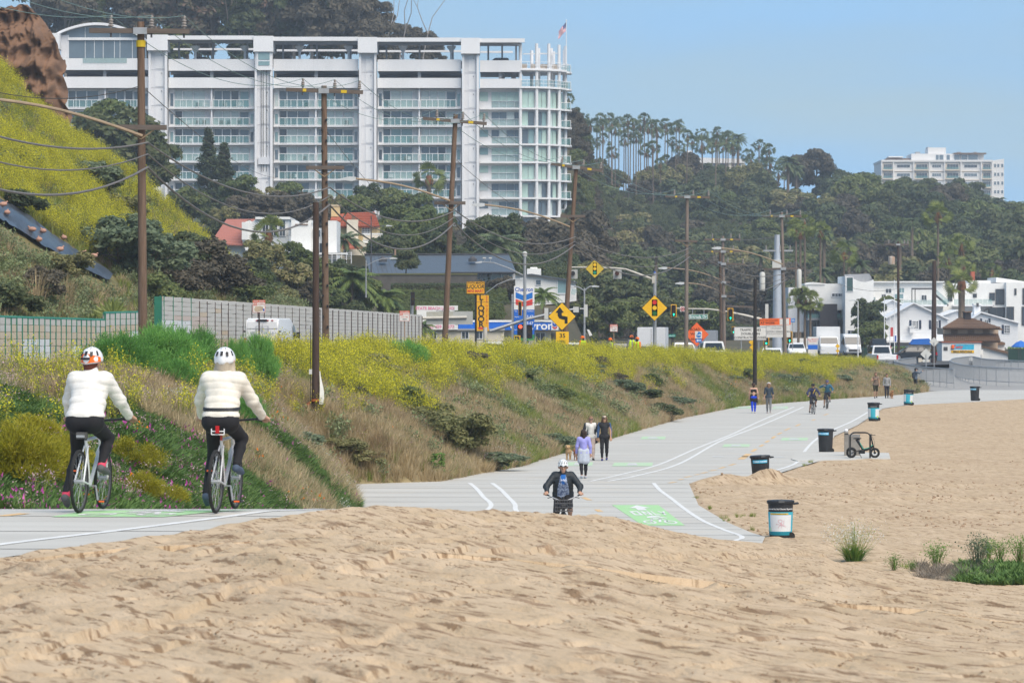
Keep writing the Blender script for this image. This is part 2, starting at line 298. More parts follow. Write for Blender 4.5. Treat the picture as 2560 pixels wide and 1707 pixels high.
# concrete path
def concrete(name,c1,c2):
    m=mat(name,c1,.85,c2=c2,vs=.35,stretch=(.35,1.1,1),detail=8);N=m.node_tree.nodes;L=m.node_tree.links;b=N['Principled BSDF']
    src=b.inputs['Base Color'].links[0].from_socket
    tx=N.new('ShaderNodeTexCoord');mp_=N.new('ShaderNodeMapping');mp_.inputs['Scale'].default_value=(.06,.9,1);L.new(tx.outputs['Object'],mp_.inputs[0])
    n=N.new('ShaderNodeTexNoise');n.inputs['Scale'].default_value=1.5;n.inputs['Detail'].default_value=4;L.new(mp_.outputs[0],n.inputs['Vector'])
    mr=N.new('ShaderNodeMapRange');mr.inputs[1].default_value=.5;mr.inputs[2].default_value=.75;mr.inputs[3].default_value=0;mr.inputs[4].default_value=.3;L.new(n.outputs[0],mr.inputs[0])
    mm=N.new('ShaderNodeMixRGB');mm.inputs[2].default_value=(.31,.30,.28,1);L.new(mr.outputs[0],mm.inputs[0]);L.new(src,mm.inputs[1]);L.new(mm.outputs[0],b.inputs['Base Color'])
    n4=N.new('ShaderNodeTexNoise');n4.inputs['Scale'].default_value=.5;n4.inputs['Detail'].default_value=7;L.new(tx.outputs['Object'],n4.inputs['Vector'])
    mr2=N.new('ShaderNodeMapRange');mr2.inputs[1].default_value=.56;mr2.inputs[2].default_value=.75;mr2.inputs[4].default_value=.55;L.new(n4.outputs[0],mr2.inputs[0])
    m3=N.new('ShaderNodeMixRGB');m3.inputs[2].default_value=(.50,.44,.36,1);L.new(mr2.outputs[0],m3.inputs[0]);L.new(mm.outputs[0],m3.inputs[1]);L.new(m3.outputs[0],b.inputs['Base Color'])
    return m
CONC=concrete('path_concrete',(.435,.418,.38),(.525,.508,.468))
YP=np.unique(np.concatenate([np.linspace(16,322,500),[a for a,b in _LX if a<322],[a for a,b in _RX if a<322]]))
cc=np.linspace(0,1,12);l=LX(YP)-.1;r=RX(YP)+.05
XX=l[:,None]+(r-l)[:,None]*cc[None];YY=np.repeat(YP[:,None],12,1)
path=tag(mk('bike_path',gridmesh('bike_path',XX,YY,PZ(YY),CONC)),kind='structure')
pad=MB().extr([(GX(1990,151),150.0),(GX(2225,152.8),152.6),(GX(2222,159),159),(GX(2080,160.5),160.5),(11.3,160),(10.6,152)],-.2,.03).obj('bike_parking_pad',CONC)
tag(pad,kind='structure')
# painted markings, each a thin sheet a few millimetres above the concrete
PAINT=mat('white_road_paint',(.76,.76,.74),.7,c2=(.56,.55,.53),vs=7,detail=9)
FADEW=mat('worn_white_paint',(.60,.60,.58),.7,c2=(.44,.44,.43),vs=3)
OPAINT=mat('orange_road_paint',(.72,.40,.10),.7,c2=(.55,.46,.34),vs=7,detail=9)
GPAINT=mat('green_lane_paint',(.30,.58,.22),.7,c2=(.42,.58,.36),vs=5,detail=9)
GFADE=mat('worn_green_paint',(.40,.58,.34),.75,c2=(.46,.55,.42),vs=3)
def G(px,py): Y=ZC*F/(py-HY);return (GX(px,Y),Y)
def GN_(px,py,z=3.21): Y=(ZC-z)*F/(py-HY);return (GX(px,Y),Y)
def line(name,pts,w,m,dz=.005,parent=path,sub=8):
    p=[Vector((a,b,0)) for a,b in pts];q=[]
    for i in range(len(p)-1):
        a,b,c,d=p[max(i-1,0)],p[i],p[i+1],p[min(i+2,len(p)-1)]
        for k in range(sub):
            t=k/sub;q.append(.5*((2*b)+(c-a)*t+(2*a-5*b+4*c-d)*t*t+(3*b-a-3*c+d)*t**3))
    q.append(p[-1]);V=[]
    for i,x in enumerate(q):
        t=(q[min(i+1,len(q)-1)]-q[max(i-1,0)]).normalized();nrm=Vector((t.y,-t.x,0))*w/2
        for s in (-1,1): e=x+nrm*s;V.append((e.x,e.y,float(PZ(e.y))+dz))
    return mk(name,npmesh(name,V,[(2*i,2*i+1,2*i+3,2*i+2) for i in range(len(q)-1)],m),parent)
line('edge_line',[(-6.0,30),(-5.0,35.2),(-4.74,36.9),(-3.75,39.9),(-2.75,43.3),(-2.2,46),(-.6,57),(1.8,72),(4.0,84),(4.9,90.5),G(1838,1360),G(1855,1350),G(1845,1338),G(1800,1320),G(1755,1300),G(1712,1272),G(1680,1247),G(1650,1225),G(1634,1207)],.13,PAINT)
line('edge_line',[G(1800,1209),G(1848,1200),G(1930,1178),G(1985,1160),G(2003,1140),G(2022,1115),G(2046,1094),G(2085,1073),G(2130,1053),G(2170,1030)],.13,PAINT)
line('divider_line',[G(1475,1203),G(1560,1184),G(1650,1160),G(1740,1121),G(1830,1085),G(1905,1050),G(1985,1017)],.12,PAINT)
line('divider_line',[G(1519,1203),G(1600,1187),G(1700,1158),G(1800,1103),G(1890,1068),G(1950,1043),G(2009,1017)],.13,PAINT)
line('divider_line',[(-6,96),(-1.6,106),G(1225,1268),G(1207,1240),G(1190,1220),G(1174,1207)],.14,PAINT)
line('divider_line',[(-5,96),(-.4,106),G(1288,1268),G(1268,1240),G(1250,1222),G(1230,1207)],.14,PAINT)
for a,b in (((0,1293),(62,1286)),((170,1275),(200,1274))):
    line('centre_dash',[GN_(*a),GN_(*b)],.14,OPAINT)
for a,b,w in (((1459,1243),(1474,1250),.16),((1492,1273),(1502,1279),.16),((1421,1208),(1432,1214),.1),((1672,1207),(1690,1204),.14),((1698,1199),(1708,1197),.13),
             ((1712,1193),(1728,1190),.13),((1738,1187),(1748,1185),.13),((1754,1183),(1768,1180),.13),((1774,1177),(1790,1174),.14),((1798,1171),(1812,1167),.13),((1824,1163),(1838,1159),.14),((1852,1148),(1873,1134),.26),((1880,1129),(1890,1122),.16),
             ((1900,1116),(1908,1111),.14),((1914,1106),(1922,1101),.14),((1930,1096),(1938,1090),.15),((1944,1086),(1954,1081),.13),((1962,1076),(1975,1070),.13),((1990,1065),(2000,1060),.13),((2030,1051),(2038,1048),.13),((2060,1038),(2070,1034),.12)):
    line('centre_dash',[G(*a),G(*b)],w,OPAINT)
for a,b in (((1848,1141),(1884,1141)),((1924,1142),(1960,1142)),((1780,1141),(1808,1141))): line('crossing_bar',[G(*a),G(*b)],.9,FADEW,sub=2)
def decal(name,poly,m,parent,dz,n=1): # polygon of ground points
    return mk(name,npmesh(name,[(x,y,float(PZ(y))+dz) for x,y in poly],[tuple(range(len(poly)))],m),parent)
def bike_symbol(fn,parent,m,dz):
    """a cycle pictogram drawn in the unit square by fn(u, v) -> ground point"""
    def ring(cu,cv,ru,rv,w):
        V=[];n=20
        for i in range(n):
            a=2*PI*i/n
            for k in (1,1-w): V.append(fn(cu+ru*k*math.cos(a),cv+rv*k*math.sin(a)))
        f=[(2*i,2*i+1,(2*i+3) % (2*n),(2*i+2) % (2*n)) for i in range(n)]
        mk('wheel_marking',npmesh('ring',[(x,y,float(PZ(y))+dz) for x,y in V],f,m),parent)
    ring(.2,.22,.19,.2,.35);ring(.8,.22,.19,.2,.35)
    for pl in ([(.2,.2),(.26,.2),(.42,.62),(.36,.62)],[(.36,.55),(.66,.58),(.66,.68),(.36,.68)],[(.45,.22),(.53,.22),(.66,.62),(.6,.66)],[(.62,.62),(.68,.62),(.83,.22),(.77,.22)],[(.3,.72),(.6,.8),(.74,.95),(.5,1.0),(.32,.86)],[(.62,.78),(.84,.66),(.86,.74),(.68,.9)]):
        decal('rider_marking',[fn(u,v) for u,v in pl],m,parent,dz)
# green ONLY panel on the lower path
q00,q10,q11,q01=[Vector(G(*p)) for p in ((1590,1302),(1698,1302),(1646,1262),(1530,1262))]
def only(u,v): p=(q00*(1-u)+q10*u)*(1-v)+(q01*(1-u)+q11*u)*v;return (p.x,p.y)
gp=tag(decal('green_lane_marking',[only(0,-.25),only(1,-.25),only(1,1),only(0,1)],GPAINT,None,.005),'green bike lane panel with white arrow and ONLY on the lower path','lane marking')
bike_symbol(lambda u,v: only(.12+.8*u,-.18+.48*v),gp,PAINT,.010)
decal('arrow_marking',[only(.40,.64),only(.60,.64),only(.60,.78),only(.74,.78),only(.52,.97),only(.26,.78),only(.40,.78)],PAINT,gp,.010)
def letter(strokes,u0,u1):
    for s in strokes: decal('letter',[only(u0+(u1-u0)*a,.33+.25*b) for a,b in s],PAINT,gp,.010)
letter([[(0,0),(.28,0),(.28,1),(0,1)],[(.72,0),(1,0),(1,1),(.72,1)],[(.28,0),(.72,0),(.72,.2),(.28,.2)],[(.28,.8),(.72,.8),(.72,1),(.28,1)]],.16,.36)
letter([[(0,0),(.24,0),(.24,1),(0,1)],[(.76,0),(1,0),(1,1),(.76,1)],[(.24,1),(.24,.65),(.76,0),(.76,.35)]],.41,.58)
letter([[(0,0),(.28,0),(.28,1),(0,1)],[(.28,0),(1,0),(1,.2),(.28,.2)]],.63,.76)
letter([[(.36,0),(.64,0),(.64,.5),(.36,.5)],[(.36,.42),(.64,.42),(.28,1),(0,1)],[(.36,.42),(.64,.42),(1,1),(.72,1)]],.78,.95)
# green panel on the upper path, under the riders
q00,q10,q11,q01=[Vector(GN_(*p)) for p in ((128,1295),(410,1295),(640,1271.5),(260,1271.5))]
def upg(u,v): p=(q00*(1-u)+q10*u)*(1-v)+(q01*(1-u)+q11*u)*v;return (p.x,p.y)
V=[(*upg(i,j/10),float(PZ(upg(i,j/10)[1]))+.006) for j in range(11) for i in (0,1)];gp2=tag(mk('green_lane_marking',npmesh('green',V,[(2*j,2*j+1,2*j+3,2*j+2) for j in range(10)],GPAINT)),'green bike lane panel under the two white jacketed riders','lane marking')
bike_symbol(lambda u,v: upg(.12+.8*u,.1+.55*v),gp2,PAINT,.011)
decal('arrow_marking',[upg(.4,.68),upg(.6,.68),upg(.6,.82),upg(.75,.82),upg(.5,.96),upg(.28,.82),upg(.4,.82)],PAINT,gp2,.011)
for i,(x0,x1,ya,yb,lab) in enumerate(((1413,1480,1155,1164,'worn green lane panel beside the woman in lilac'),(1530,1630,1156,1165,'worn green lane panel in front of the woman in the black vest'),(1600,1662,1091,1098,'worn green lane panel uphill of the woman in the black vest'),(1805,1873,1110,1117,'worn green lane panel left of the orange centre dashes'),(1950,2018,1094,1101,'worn green lane panel beside the bin by the scooter'),(1834,1876,1016,1021,'worn green lane panel under the woman in blue leggings'),(1930,1968,1016,1022,'worn green lane panel beside the walker in grey trousers'))):
    g=tag(decal('green_lane_marking',[G(x0,yb),G(x1,yb),G(x1+3,ya),G(x0+6,ya)],GFADE,None,.005),lab,'lane marking')
    m_=(x0+x1)/2;decal('worn_symbol',[G(m_-14,yb-1.5),G(m_+16,yb-1.5),G(m_+10,ya+1.5),G(m_-8,ya+1.5)],FADEW,g,.009)
# embankment between the path and the highway
YE=np.linspace(24,329,420);ss=np.linspace(-.02,1.06,60);l=LX(np.minimum(YE,296));c=CXL(YE)
XX=l[:,None]+(c-l)[:,None]*ss[None];YY=np.repeat(YE[:,None],60,1)
ZE=EMBZ(XX,YY)
emb=tag(mk('embankment',gridmesh('embankment',XX,YY,ZE,DIRT)),kind='structure')
ASPH=mat('asphalt',(.055,.055,.057),.9,c2=(.085,.083,.08),vs=1.2)
YR=np.linspace(20,700,200);cr=np.where(YR>330,CXL(330)+(YR-330)*.24,CXL(YR))+.1;wl_=WX(YR)-2
XX=cr[:,None]+(wl_-cr)[:,None]*np.linspace(0,1,8)[None];YY=np.repeat(YR[:,None],8,1)
RZ=lambda Y: np.interp(Y,[20,100,160,220,290,330,420,700],[3.75,3.5,3.3,3.0,2.1,1.6,1.0,.6])
tag(mk('highway',gridmesh('highway',XX,YY,RZ(YY)-.15,ASPH)),kind='structure')
# hillside behind the retaining wall
HSOIL=mat('hillside_soil',(.13,.12,.045),.95,c2=(.20,.16,.07),vs=.35,bump=.6,bs=6)
YH=np.linspace(120,330,220);dd=np.linspace(-1,1,130);w=WX(YH)
D=np.where(dd<0,dd*1.0,dd**1.15*62);XX=w[:,None]-1.2-D[None];YY=np.repeat(YH[:,None],130,1)
tag(mk('hillside',gridmesh('hillside',XX,YY,HILLZ(XX,YY),HSOIL)),kind='structure')

jt=MB()
for Y in np.arange(30,318,3.1): jt.add([(float(LX(Y)),Y,float(PZ(Y))+.003),(float(RX(Y)),Y,float(PZ(Y))+.003),(float(RX(Y)),Y+.07,float(PZ(Y+.07))+.003),(float(LX(Y)),Y+.07,float(PZ(Y+.07))+.003)],[(0,1,2,3)])
jt.obj('expansion_joints',mat('path_joint',(.27,.26,.245),.9,var=.1),path)
# ------------------------------------------------------------------ the white condominium block
CW=mat('condo_white_render',(.74,.745,.76),.6,var=.05,vs=.25,stretch=(1,1,.3))
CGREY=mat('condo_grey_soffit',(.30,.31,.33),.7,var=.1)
CSHAFT=mat('lift_shaft_panel',(.66,.67,.70),.55,var=.05,vs=.5)
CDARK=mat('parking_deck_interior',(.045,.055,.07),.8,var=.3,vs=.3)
def glass(name,c,rough=.08,alpha=1.): return mat(name,c,rough,var=.15,vs=.4,spec=.8,alpha=alpha)
PANES=[glass('dark_window_glass',(.04,.055,.075)),glass('grey_window_glass',(.12,.165,.205)),glass('curtained_window',(.52,.60,.59),.25),glass('teal_window_glass',(.20,.32,.34)),glass('slate_window_glass',(.085,.12,.155))]
GPALE=glass('pale_green_curtained_glass',(.40,.55,.50),.25)
RAILG=glass('green_balustrade_glass',(.17,.37,.37),.08,.27)
KB=.067;YB=670.;ZB=16.
cond=thing('condominium_building','long white balcony apartment block with lift towers on the bluff','building',(0,YB,ZB))
def bx_(m,x0,x1,p0,p1,y0,y1): return m.box((x0-1280)*KB,(x1-1280)*KB,y0,y1,ZC+(HY-p1)*KB-ZB,ZC+(HY-p0)*KB-ZB)
def cbx(name,mt,x0,x1,p0,p1,y0,y1,par=cond): return bx_(MB(),x0,x1,p0,p1,y0,y1).obj(name,mt,par)
_pc={}
def pane(x0,x1,p0,p1,y,mt,par=cond,name='window',y1=None):
    k=(mt.name,)
    if k not in _pc: _pc[k]=MB().box(-.5,.5,0,.06,-.5,.5).mesh('pane',mt)
    return mk(name,_pc[k],par,((x0+x1-2560)/2*KB,y,ZC+(HY-(p0+p1)/2)*KB-ZB),(0,0,0),((x1-x0)*KB,1,(p1-p0)*KB))
BOT=640;SL=[271+44.75*i for i in range(8)]
# carcass: back wall of the balconies, side walls, lower body
cbx('wall',CW,150,1301,221,BOT,1.4,14)
for (a,b) in ((155,371),(422,636),(684,896),(944,1153)):
    mid=(a+b)/2
    cbx('partition',CW,mid-2,mid+1.5,221,BOT,0,1.41)
    for e0,e1 in ((a,a+13),(b-12,b)):
        cbx('bay_wall',CW,e0,e1,221,BOT,.7,1.41)
    sl=MB();rail=MB()
    for i,s in enumerate(SL):
        top=223 if i==0 else SL[i-1]+3
        cbx('balcony_slab',CW,a,b,s-1,s+2,-.35,1.41)
        for e in (a+3,b-10.5): pane(e,e+7.5,top+11,s-6,.66,rnd.choice(PANES))
        for h,(h0,h1) in enumerate(((a+14,mid-3),(mid+3,b-13))):
            # glazing set back behind the balcony
            w=h1-h0;lay=[(0,.2,0),(.215,.5,1),(.51,.83,1)] if h==0 else [(.02,.24,1),(.25,.47,1),(.49,.70,0),(.73,.98,3)]
            pal=rnd.choice([(0,1),(0,1),(0,4),(4,1),(0,2),(2,2),(4,3)])
            for u0,u1,kk in lay:
                mt=PANES[pal[0] if kk==0 else pal[1] if kk==1 else rnd.choice((3,2,1))]
                pane(h0+w*u0,h0+w*u1,top+(4 if kk != 3 else 6),s-1.5,1.33,mt)
            mu_=MB()
            for u0 in sorted({q for a_ in lay for q in a_[:2]}): bx_(mu_,h0+w*u0-.5,h0+w*u0+.7,top+2,s-1.5,1.2,1.36)
            bx_(mu_,h0,h1,top+1,top+3.2,1.2,1.36);mu_.obj('mullions',WHITE,cond)
            if rnd.random()<.75:
                for q in range(rnd.randint(1,3)):
                    c=(h0+w*rnd.uniform(.15,.85)-1280)*KB;zf=ZC+(HY-s)*KB-ZB+.1
                    ch=MB().box(c-.3,c+.3,.4,1.0,zf+.3,zf+.42).box(c-.3,c+.3,.9,1.0,zf+.42,zf+.9)
                    for dx in (-.27,.23): ch.box(c+dx,c+dx+.05,.4,.45,zf,zf+.3).box(c+dx,c+dx+.05,.94,.99,zf,zf+.3)
                    ch.obj('balcony_chair',rnd.choice((WHITE,DKSTEEL,WOOD)),cond)
            np_=6;r=MB();bx_(r,h0,h1,s-21,s-19.8,-.3,-.22);bx_(r,h0,h1,s-3,s-2,-.3,-.22)
            for q in range(np_+1):
                x=h0+w*q/np_;bx_(r,x-.55,x+.55,s-21,s-1.5,-.31,-.21)
                if q<np_: pane(x+.6,h0+w*(q+1)/np_-.6,s-19.7,s-3.2,-.28,RAILG,name='balustrade_glass')
            r.obj('railing',WHITE,cond)
# parking bands
for (a,b,o) in ((152,371,-2),(422,636,0),(684,896,0),(944,1153,1),(1200,1301,3)):
    b1=cbx('parapet',CW,a,b,149+o,178+o,-.6,-.3);b2=cbx('parapet',CW,a,b,195+o,221,-.6,-.3)
    for x in ((a+b)/2-6,(a+b)/2+4): bx_(MB(),x-.35,x+.35,149+o,178+o,-.62,-.601).obj('joint',CSHAFT,b1)
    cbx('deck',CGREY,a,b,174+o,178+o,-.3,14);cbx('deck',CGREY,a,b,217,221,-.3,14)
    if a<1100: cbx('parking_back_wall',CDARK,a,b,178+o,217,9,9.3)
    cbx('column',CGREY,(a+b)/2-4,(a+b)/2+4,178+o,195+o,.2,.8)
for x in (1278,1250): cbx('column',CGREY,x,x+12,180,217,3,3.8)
# lift towers
for ti,(a,b,ct) in enumerate(((104,153,86),(371,422,90),(636,685,93),(896,944,96),(1153,1200,98))):
    cb=ct+39
    cbx('tower_cap',CW,a,b,ct,cb,-2.6,3)
    cbx('lift_shaft',CSHAFT,a+8,b-9,cb,BOT,-1.2,2)
    for x in (a+2.5,b-8): cbx('pilaster',CW,x,x+5.5,cb,BOT,-1.9,-.1)
    for i in range(10):
        y0=cb+6+44.75*i
        if y0+38>BOT: break
        pnl=cbx('shaft_panel',CW,a+19,b-11,y0,y0+38,-1.26,-1.2)
        cbx('floor_joint',CGREY,a+8,b-9,y0+41,y0+41.8,-1.24,-1.2,pnl)
        bx_(MB(),b-17,b-15.2,y0+4,y0+6,-1.4,-1.26).obj('light_fitting',DKSTEEL,pnl)
    if ti==2:
        car=cbx('lift_car',CW,a+7,b-4,cb,cb+46,-2.2,-1.3)
        pane(a+12,b-9,cb+2,cb+20,-2.28,PANES[3],car,'lift_window');pane(a+12,b-9,cb+24,cb+34,-2.28,PANES[3],car,'lift_window')
        m=MB()
        for x in (a+18,a+23,a+31): bx_(m,x,x+1.1,cb+46,430,-1.4,-1.25)
        m.obj('guide_rail',DKSTEEL,cond);cbx('counterweight',CSHAFT,a+11,b-5,394,412,-1.7,-1.25)
# roof canopies
for (a,b,t) in ((422,636,92),(684,896,95),(944,1153,97),(1200,1312,99)):
    can=MB();zt=ZC+(HY-t)*KB-ZB
    bx_(can,a,b,t,t+10,-2.2,-1.6);bx_(can,a,b,t+1,t+4,-1.6,3);can.obj('canopy',CW,cond)
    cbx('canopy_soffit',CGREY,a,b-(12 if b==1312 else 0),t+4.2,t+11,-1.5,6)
    cbx('roof_beam',CW,a,b-(30 if b==1312 else 0),t+20,t+25,9,9.6)
    for x in np.linspace(a+18,b-24,3):
        cbx('canopy_post',CGREY,x,x+4.5,t+11,151,4,4.4)
    if b<1312:
        for x in (a+(b-a)*.3,a+(b-a)*.88):
            l=MB();c=(x-1280)*KB;z=ZC+(HY-150)*KB-ZB
            l.cyl((c,2,z),(c,2,z+1.4),.2,n=8);l.lathe([(.2,1.4),(.75,2.2),(.75,2.45),(.1,2.45)],10,(c,2,z));l.obj('roof_light',CW,cond)
# barrel vaulted penthouse at the left end
arc=[(140+210*i/24,86-28*math.sin(PI*min(1,i/24*1.02))**.8) for i in range(25)]
v=MB();pl=[((x-1280)*KB,ZC+(HY-y)*KB-ZB) for x,y in arc];v.prism(pl+[(x,z-.42) for x,z in reversed(pl)],-1,14);v.obj('vaulted_roof',CW,cond)
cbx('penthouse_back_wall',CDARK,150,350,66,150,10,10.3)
gp_=[((x-1280)*KB,ZC+(HY-y-6)*KB-ZB) for x,y in arc if 166<x<344]
MB().prism([(gp_[-1][0],ZC+(HY-146)*KB-ZB),*reversed(gp_),(gp_[0][0],ZC+(HY-146)*KB-ZB)],.3,.36).obj('penthouse_glass',PANES[1],cond)
fr=MB();bx_(fr,170,344,94.5,101,-.1,.5)
for x in (212,299,257,285,235,330): bx_(fr,x,x+1.1,68 if x in (212,299) else 101,146,.2,.4)
fr.obj('window_frame',WHITE,cond);cbx('end_wall',CSHAFT,152,172,88,146,.1,3)
pane(208,318,146,159,-.72,RAILG,name='balustrade_glass')
# the rounded glazed end
def ring_pts(rad,n=26,a0=0,a1=PI*.98): return [(1301*KB-1280*KB+rad*math.sin(a0+(a1-a0)*i/n),7.9-rad*math.cos(a0+(a1-a0)*i/n)) for i in range(n+1)]
def zc_(py): return ZC+(HY-py)*KB-ZB
for s,rr in [(173.5,8.3),(218,8.2)]+[(s,8.05) for s in SL]:
    p=ring_pts(rr);MB().extr(p+[(1200*KB-1280*KB,p[-1][1]),(1200*KB-1280*KB,p[0][1])] if s>221 else p,zc_(s+3),zc_(s-1.2)).obj('floor_slab',CW,cond)
inner=ring_pts(7.2)
for i,s in enumerate(SL):
    top=224 if i==0 else SL[i-1]+3.2
    pale=i in (0,3,4) or rnd.random()<.2
    for (x0,x1) in ((1199,1220),(1229,1247),(1248,1266),(1267,1285),(1286,1303)):
        gm=GPALE if (pale and rnd.random()<.8) or (x0==1199 and i in (0,1)) else rnd.choice(PANES[1:5])
        pane(x0,x1,top+6,s-19,1.3,gm)
        if x0>1200: pane(x0,x1,s-18,s-2.5,1.28,RAILG,name='balustrade_glass')
    pane_bar=MB();bx_(pane_bar,1228,1304,s-19,s-17.9,1.2,1.36);pane_bar.obj('rail',WHITE,cond)
    for a0,a1 in ((.04,.33),(.385,.65),(.69,.98),(1.03,1.38),(1.43,1.8)):
        for h in range(2):
            aa=a0+(a1-a0)*h/2;ab=a0+(a1-a0)*(h+1)/2-.012
            q=[(21*KB+7.3*math.sin(t),7.9-7.3*math.cos(t)) for t in (aa,ab)]
            m=MB();(xa,ya),(xb,yb)=q
            m.add([(xa,ya,zc_(s-2)),(xb,yb,zc_(s-2)),(xb,yb,zc_(top+5)),(xa,ya,zc_(top+5)),(xa,ya+.06,zc_(s-2)),(xb,yb+.06,zc_(s-2)),(xb,yb+.06,zc_(top+5)),(xa,ya+.06,zc_(top+5))],
                  [(0,1,2,3),(7,6,5,4),(0,4,5,1),(2,6,7,3),(1,5,6,2),(0,3,7,4)])
            m.obj('window',GPALE if pale or rnd.random()<.35 else rnd.choice(PANES[1:5]),cond)
MB().extr(ring_pts(7.0)+[(21*KB,14)],zc_(BOT),zc_(222)).obj('round_core',CW,cond)
for a in (.0,.36,.665,1.0,1.4,1.85):
    x,y=21*KB+7.75*math.sin(a),7.9-7.75*math.cos(a);t=100+rnd.choice((8,9,15))
    MB().cyl((x,y,zc_(BOT)),(x,y,zc_(t)),.27,n=12).obj('round_column',CW,cond,smooth=True)
for x,y,t in ((1347,5,116),(1379,6,115),(1385,9,120),(1330,9,118)):
    MB().cyl(((x-1280)*KB,y,zc_(220)),((x-1280)*KB,y,zc_(t)),.3,n=10).obj('round_column',CW,cond,smooth=True)
tb=MB();bx_(tb,1308,1368,131,133.5,3,3.4);bx_(tb,1342,1400,128,130,5,5.3);tb.obj('terrace_beam',CW,cond)
for s,rr,h in ((172,8.2,17),(217,8.1,17)):
    pts=ring_pts(rr,18,.02,2.2);r=MB()
    for hh in (0,h*.5,h): r.tube([(x,y,zc_(s-hh)) for x,y in pts],.035,5)
    for x,y in pts: r.cyl((x,y,zc_(s)),(x,y,zc_(s-h)),.03,n=5)
    r.obj('railing',WHITE,cond)
    if s>200:
        for k in range(18):
            (xa,ya),(xb,yb)=pts[k],pts[k+1]
            MB().add([(xa,ya,zc_(s-1)),(xb,yb,zc_(s-1)),(xb,yb,zc_(s-h+1)),(xa,ya,zc_(s-h+1))],[(0,1,2,3)]).obj('balustrade_glass',RAILG,cond)
for s in [176,219]+SL:                   # small end balconies
    x0,x1=(1398-1280)*KB,(1431-1280)*KB;p=[(x0,5.2)]+[(x1-1.2+1.2*math.sin(t),6.6-1.4*math.cos(t)) for t in np.linspace(0,PI/2,6)]+[(x1,10),(x0,10)]
    sb=MB().extr(p,zc_(s+3),zc_(s-1)).obj('end_balcony',CW,cond)
    MB().box(x0+.4,x1-.25,5.5,5.55,zc_(s-2),zc_(s-17)).box(x1-.25,x1-.2,5.5,9.8,zc_(s-2),zc_(s-17)).obj('balustrade_glass',RAILG,sb)
    MB().tube([(x0+.3,5.5,zc_(s-18)),(x1-.2,5.5,zc_(s-18)),(x1-.2,9.8,zc_(s-18))],.05,5).cyl((x1-.2,5.5,zc_(s)),(x1-.2,5.5,zc_(s-18)),.05,n=5).cyl((x0+.4,5.5,zc_(s)),(x0+.4,5.5,zc_(s-18)),.05,n=5).obj('rail',WHITE,sb)
    if s>225:
        MB().cyl((x0+.2,4.9,zc_(s+42)),(x0+.2,4.9,zc_(s)),.2,n=8).obj('round_column',CW,cond)
# flag on its staff
fl=thing('flag_pole','white flag staff with the striped national flag on the condominium roof','flag pole',((1417-1280)*KB,YB+6,zc_(176)+ZB))
MB().cyl((0,0,0),(0,0,(176-46)*KB),.09,.05,8).sph((0,0,(176-45)*KB),.13,8,5).obj('pole',WHITE,fl)
FR=mat('flag_red',(.55,.03,.06),.8,var=.1);FBL=mat('flag_blue',(.03,.05,.20),.8,var=.1);FW=mat('flag_white',(.75,.75,.76),.8,var=.05)
def fpt(u,v):   # u along the fly, v down the hoist; hanging limply, blown to the left
    return (-.06-1.25*u+.06*math.sin(6*v),.12*math.sin(7*u+3*v),(176-50)*KB-1.45*v*(1-.15*u)-1.6*u**1.1)
for i in range(13):
    v0,v1=i/13,(i+1)/13;V=[];n=10;us=np.linspace(.42 if i<7 else 0,1,n)
    for u in us: V+=[fpt(u,v0),fpt(u,v1)]
    mk('stripe',npmesh('stripe',V,[(2*k,2*k+1,2*k+3,2*k+2) for k in range(n-1)],FR if i % 2==0 else FW),fl)
V=[fpt(u,v) for u in np.linspace(0,.42,6) for v in np.linspace(0,7/13,5)]
canton=mk('canton',npmesh('canton',V,[(a*5+b,a*5+b+1,a*5+b+6,a*5+b+5) for a in range(5) for b in range(4)],FBL),fl)
st=MB()
for a in range(4):
    for b in range(4): p=fpt(.05+.09*a,.06+.12*b);st.cbox((p[0],p[1]-.05,p[2]),(.05,.01,.05))
st.obj('stars',FW,canton)
# roof terrace seats and potted shrubs, cars on the top deck come with the vehicles
SEAT=mat('beige_wicker',(.42,.36,.30),.8,var=.2)
for i,x in enumerate((1311,1334,1358,1366,1388)):
    s=thing('terrace_armchair','beige armchair on the round roof terrace of the condominium','armchair',((x-1280)*KB,YB+2+i*.4,zc_(172)+ZB),group='terrace armchairs')
    MB().box(-.42,.42,-.4,.4,0,.42).obj('seat',SEAT,s);MB().box(-.42,.42,.3,.45,.42,.95).obj('backrest',SEAT,s)
    for k in (-1,1): MB().box(k*.42-.08,k*.42+.08,-.38,.42,.42,.68).obj('armrest',SEAT,s)
# ------------------------------------------------------------------ hills behind
def BACKZ(X,Y):
    X=np.asarray(X,float);Y=np.asarray(Y,float);px=CX+F*X/Y
    lz=np.interp(Y,[330,378,385,408,440,460,500,660,700,760,900,1400],[1.0,2.0,3.8,7.2,7.8,9,11,18,33,44,46,44])
    rz=np.interp(Y,[330,560,640,1000,1060,1400],[.4,.6,4,1,1,.7])
    cr=np.interp(px,[1300,1450,1560,1700,1850,1950,2050,2200,2330,2560,2900],[44,39,37,38,39,34,32,29,27,26,24])
    rr=np.interp(Y,[560,640,820,980,1100,1500],[.02,.10,.58,.93,1,1])
    rz=np.maximum(np.interp(Y,[330,560,1000],[.2,.6,.6]),rr*cr)
    k=sm(1395,1500,px-(Y>640)*30)
    z=lz*(1-k)+rz*k
    return z+(fbm(X*.03,Y*.02,33)-.5)*3*sm(400,560,Y)
SCRUB=mat('scrubby_slope',(.055,.06,.03),.95,c2=(.11,.085,.05),vs=.12,bump=1,bs=.6)
nY,nX=220,260;Yb=np.geomspace(334,1500,nY);pxs=np.linspace(-700,3300,nX)
YY=np.repeat(Yb[:,None],nX,1);XX=(pxs[None]-CX)*YY/F
tag(mk('hills',gridmesh('hills',XX,YY,BACKZ(XX,YY),SCRUB)),kind='structure')
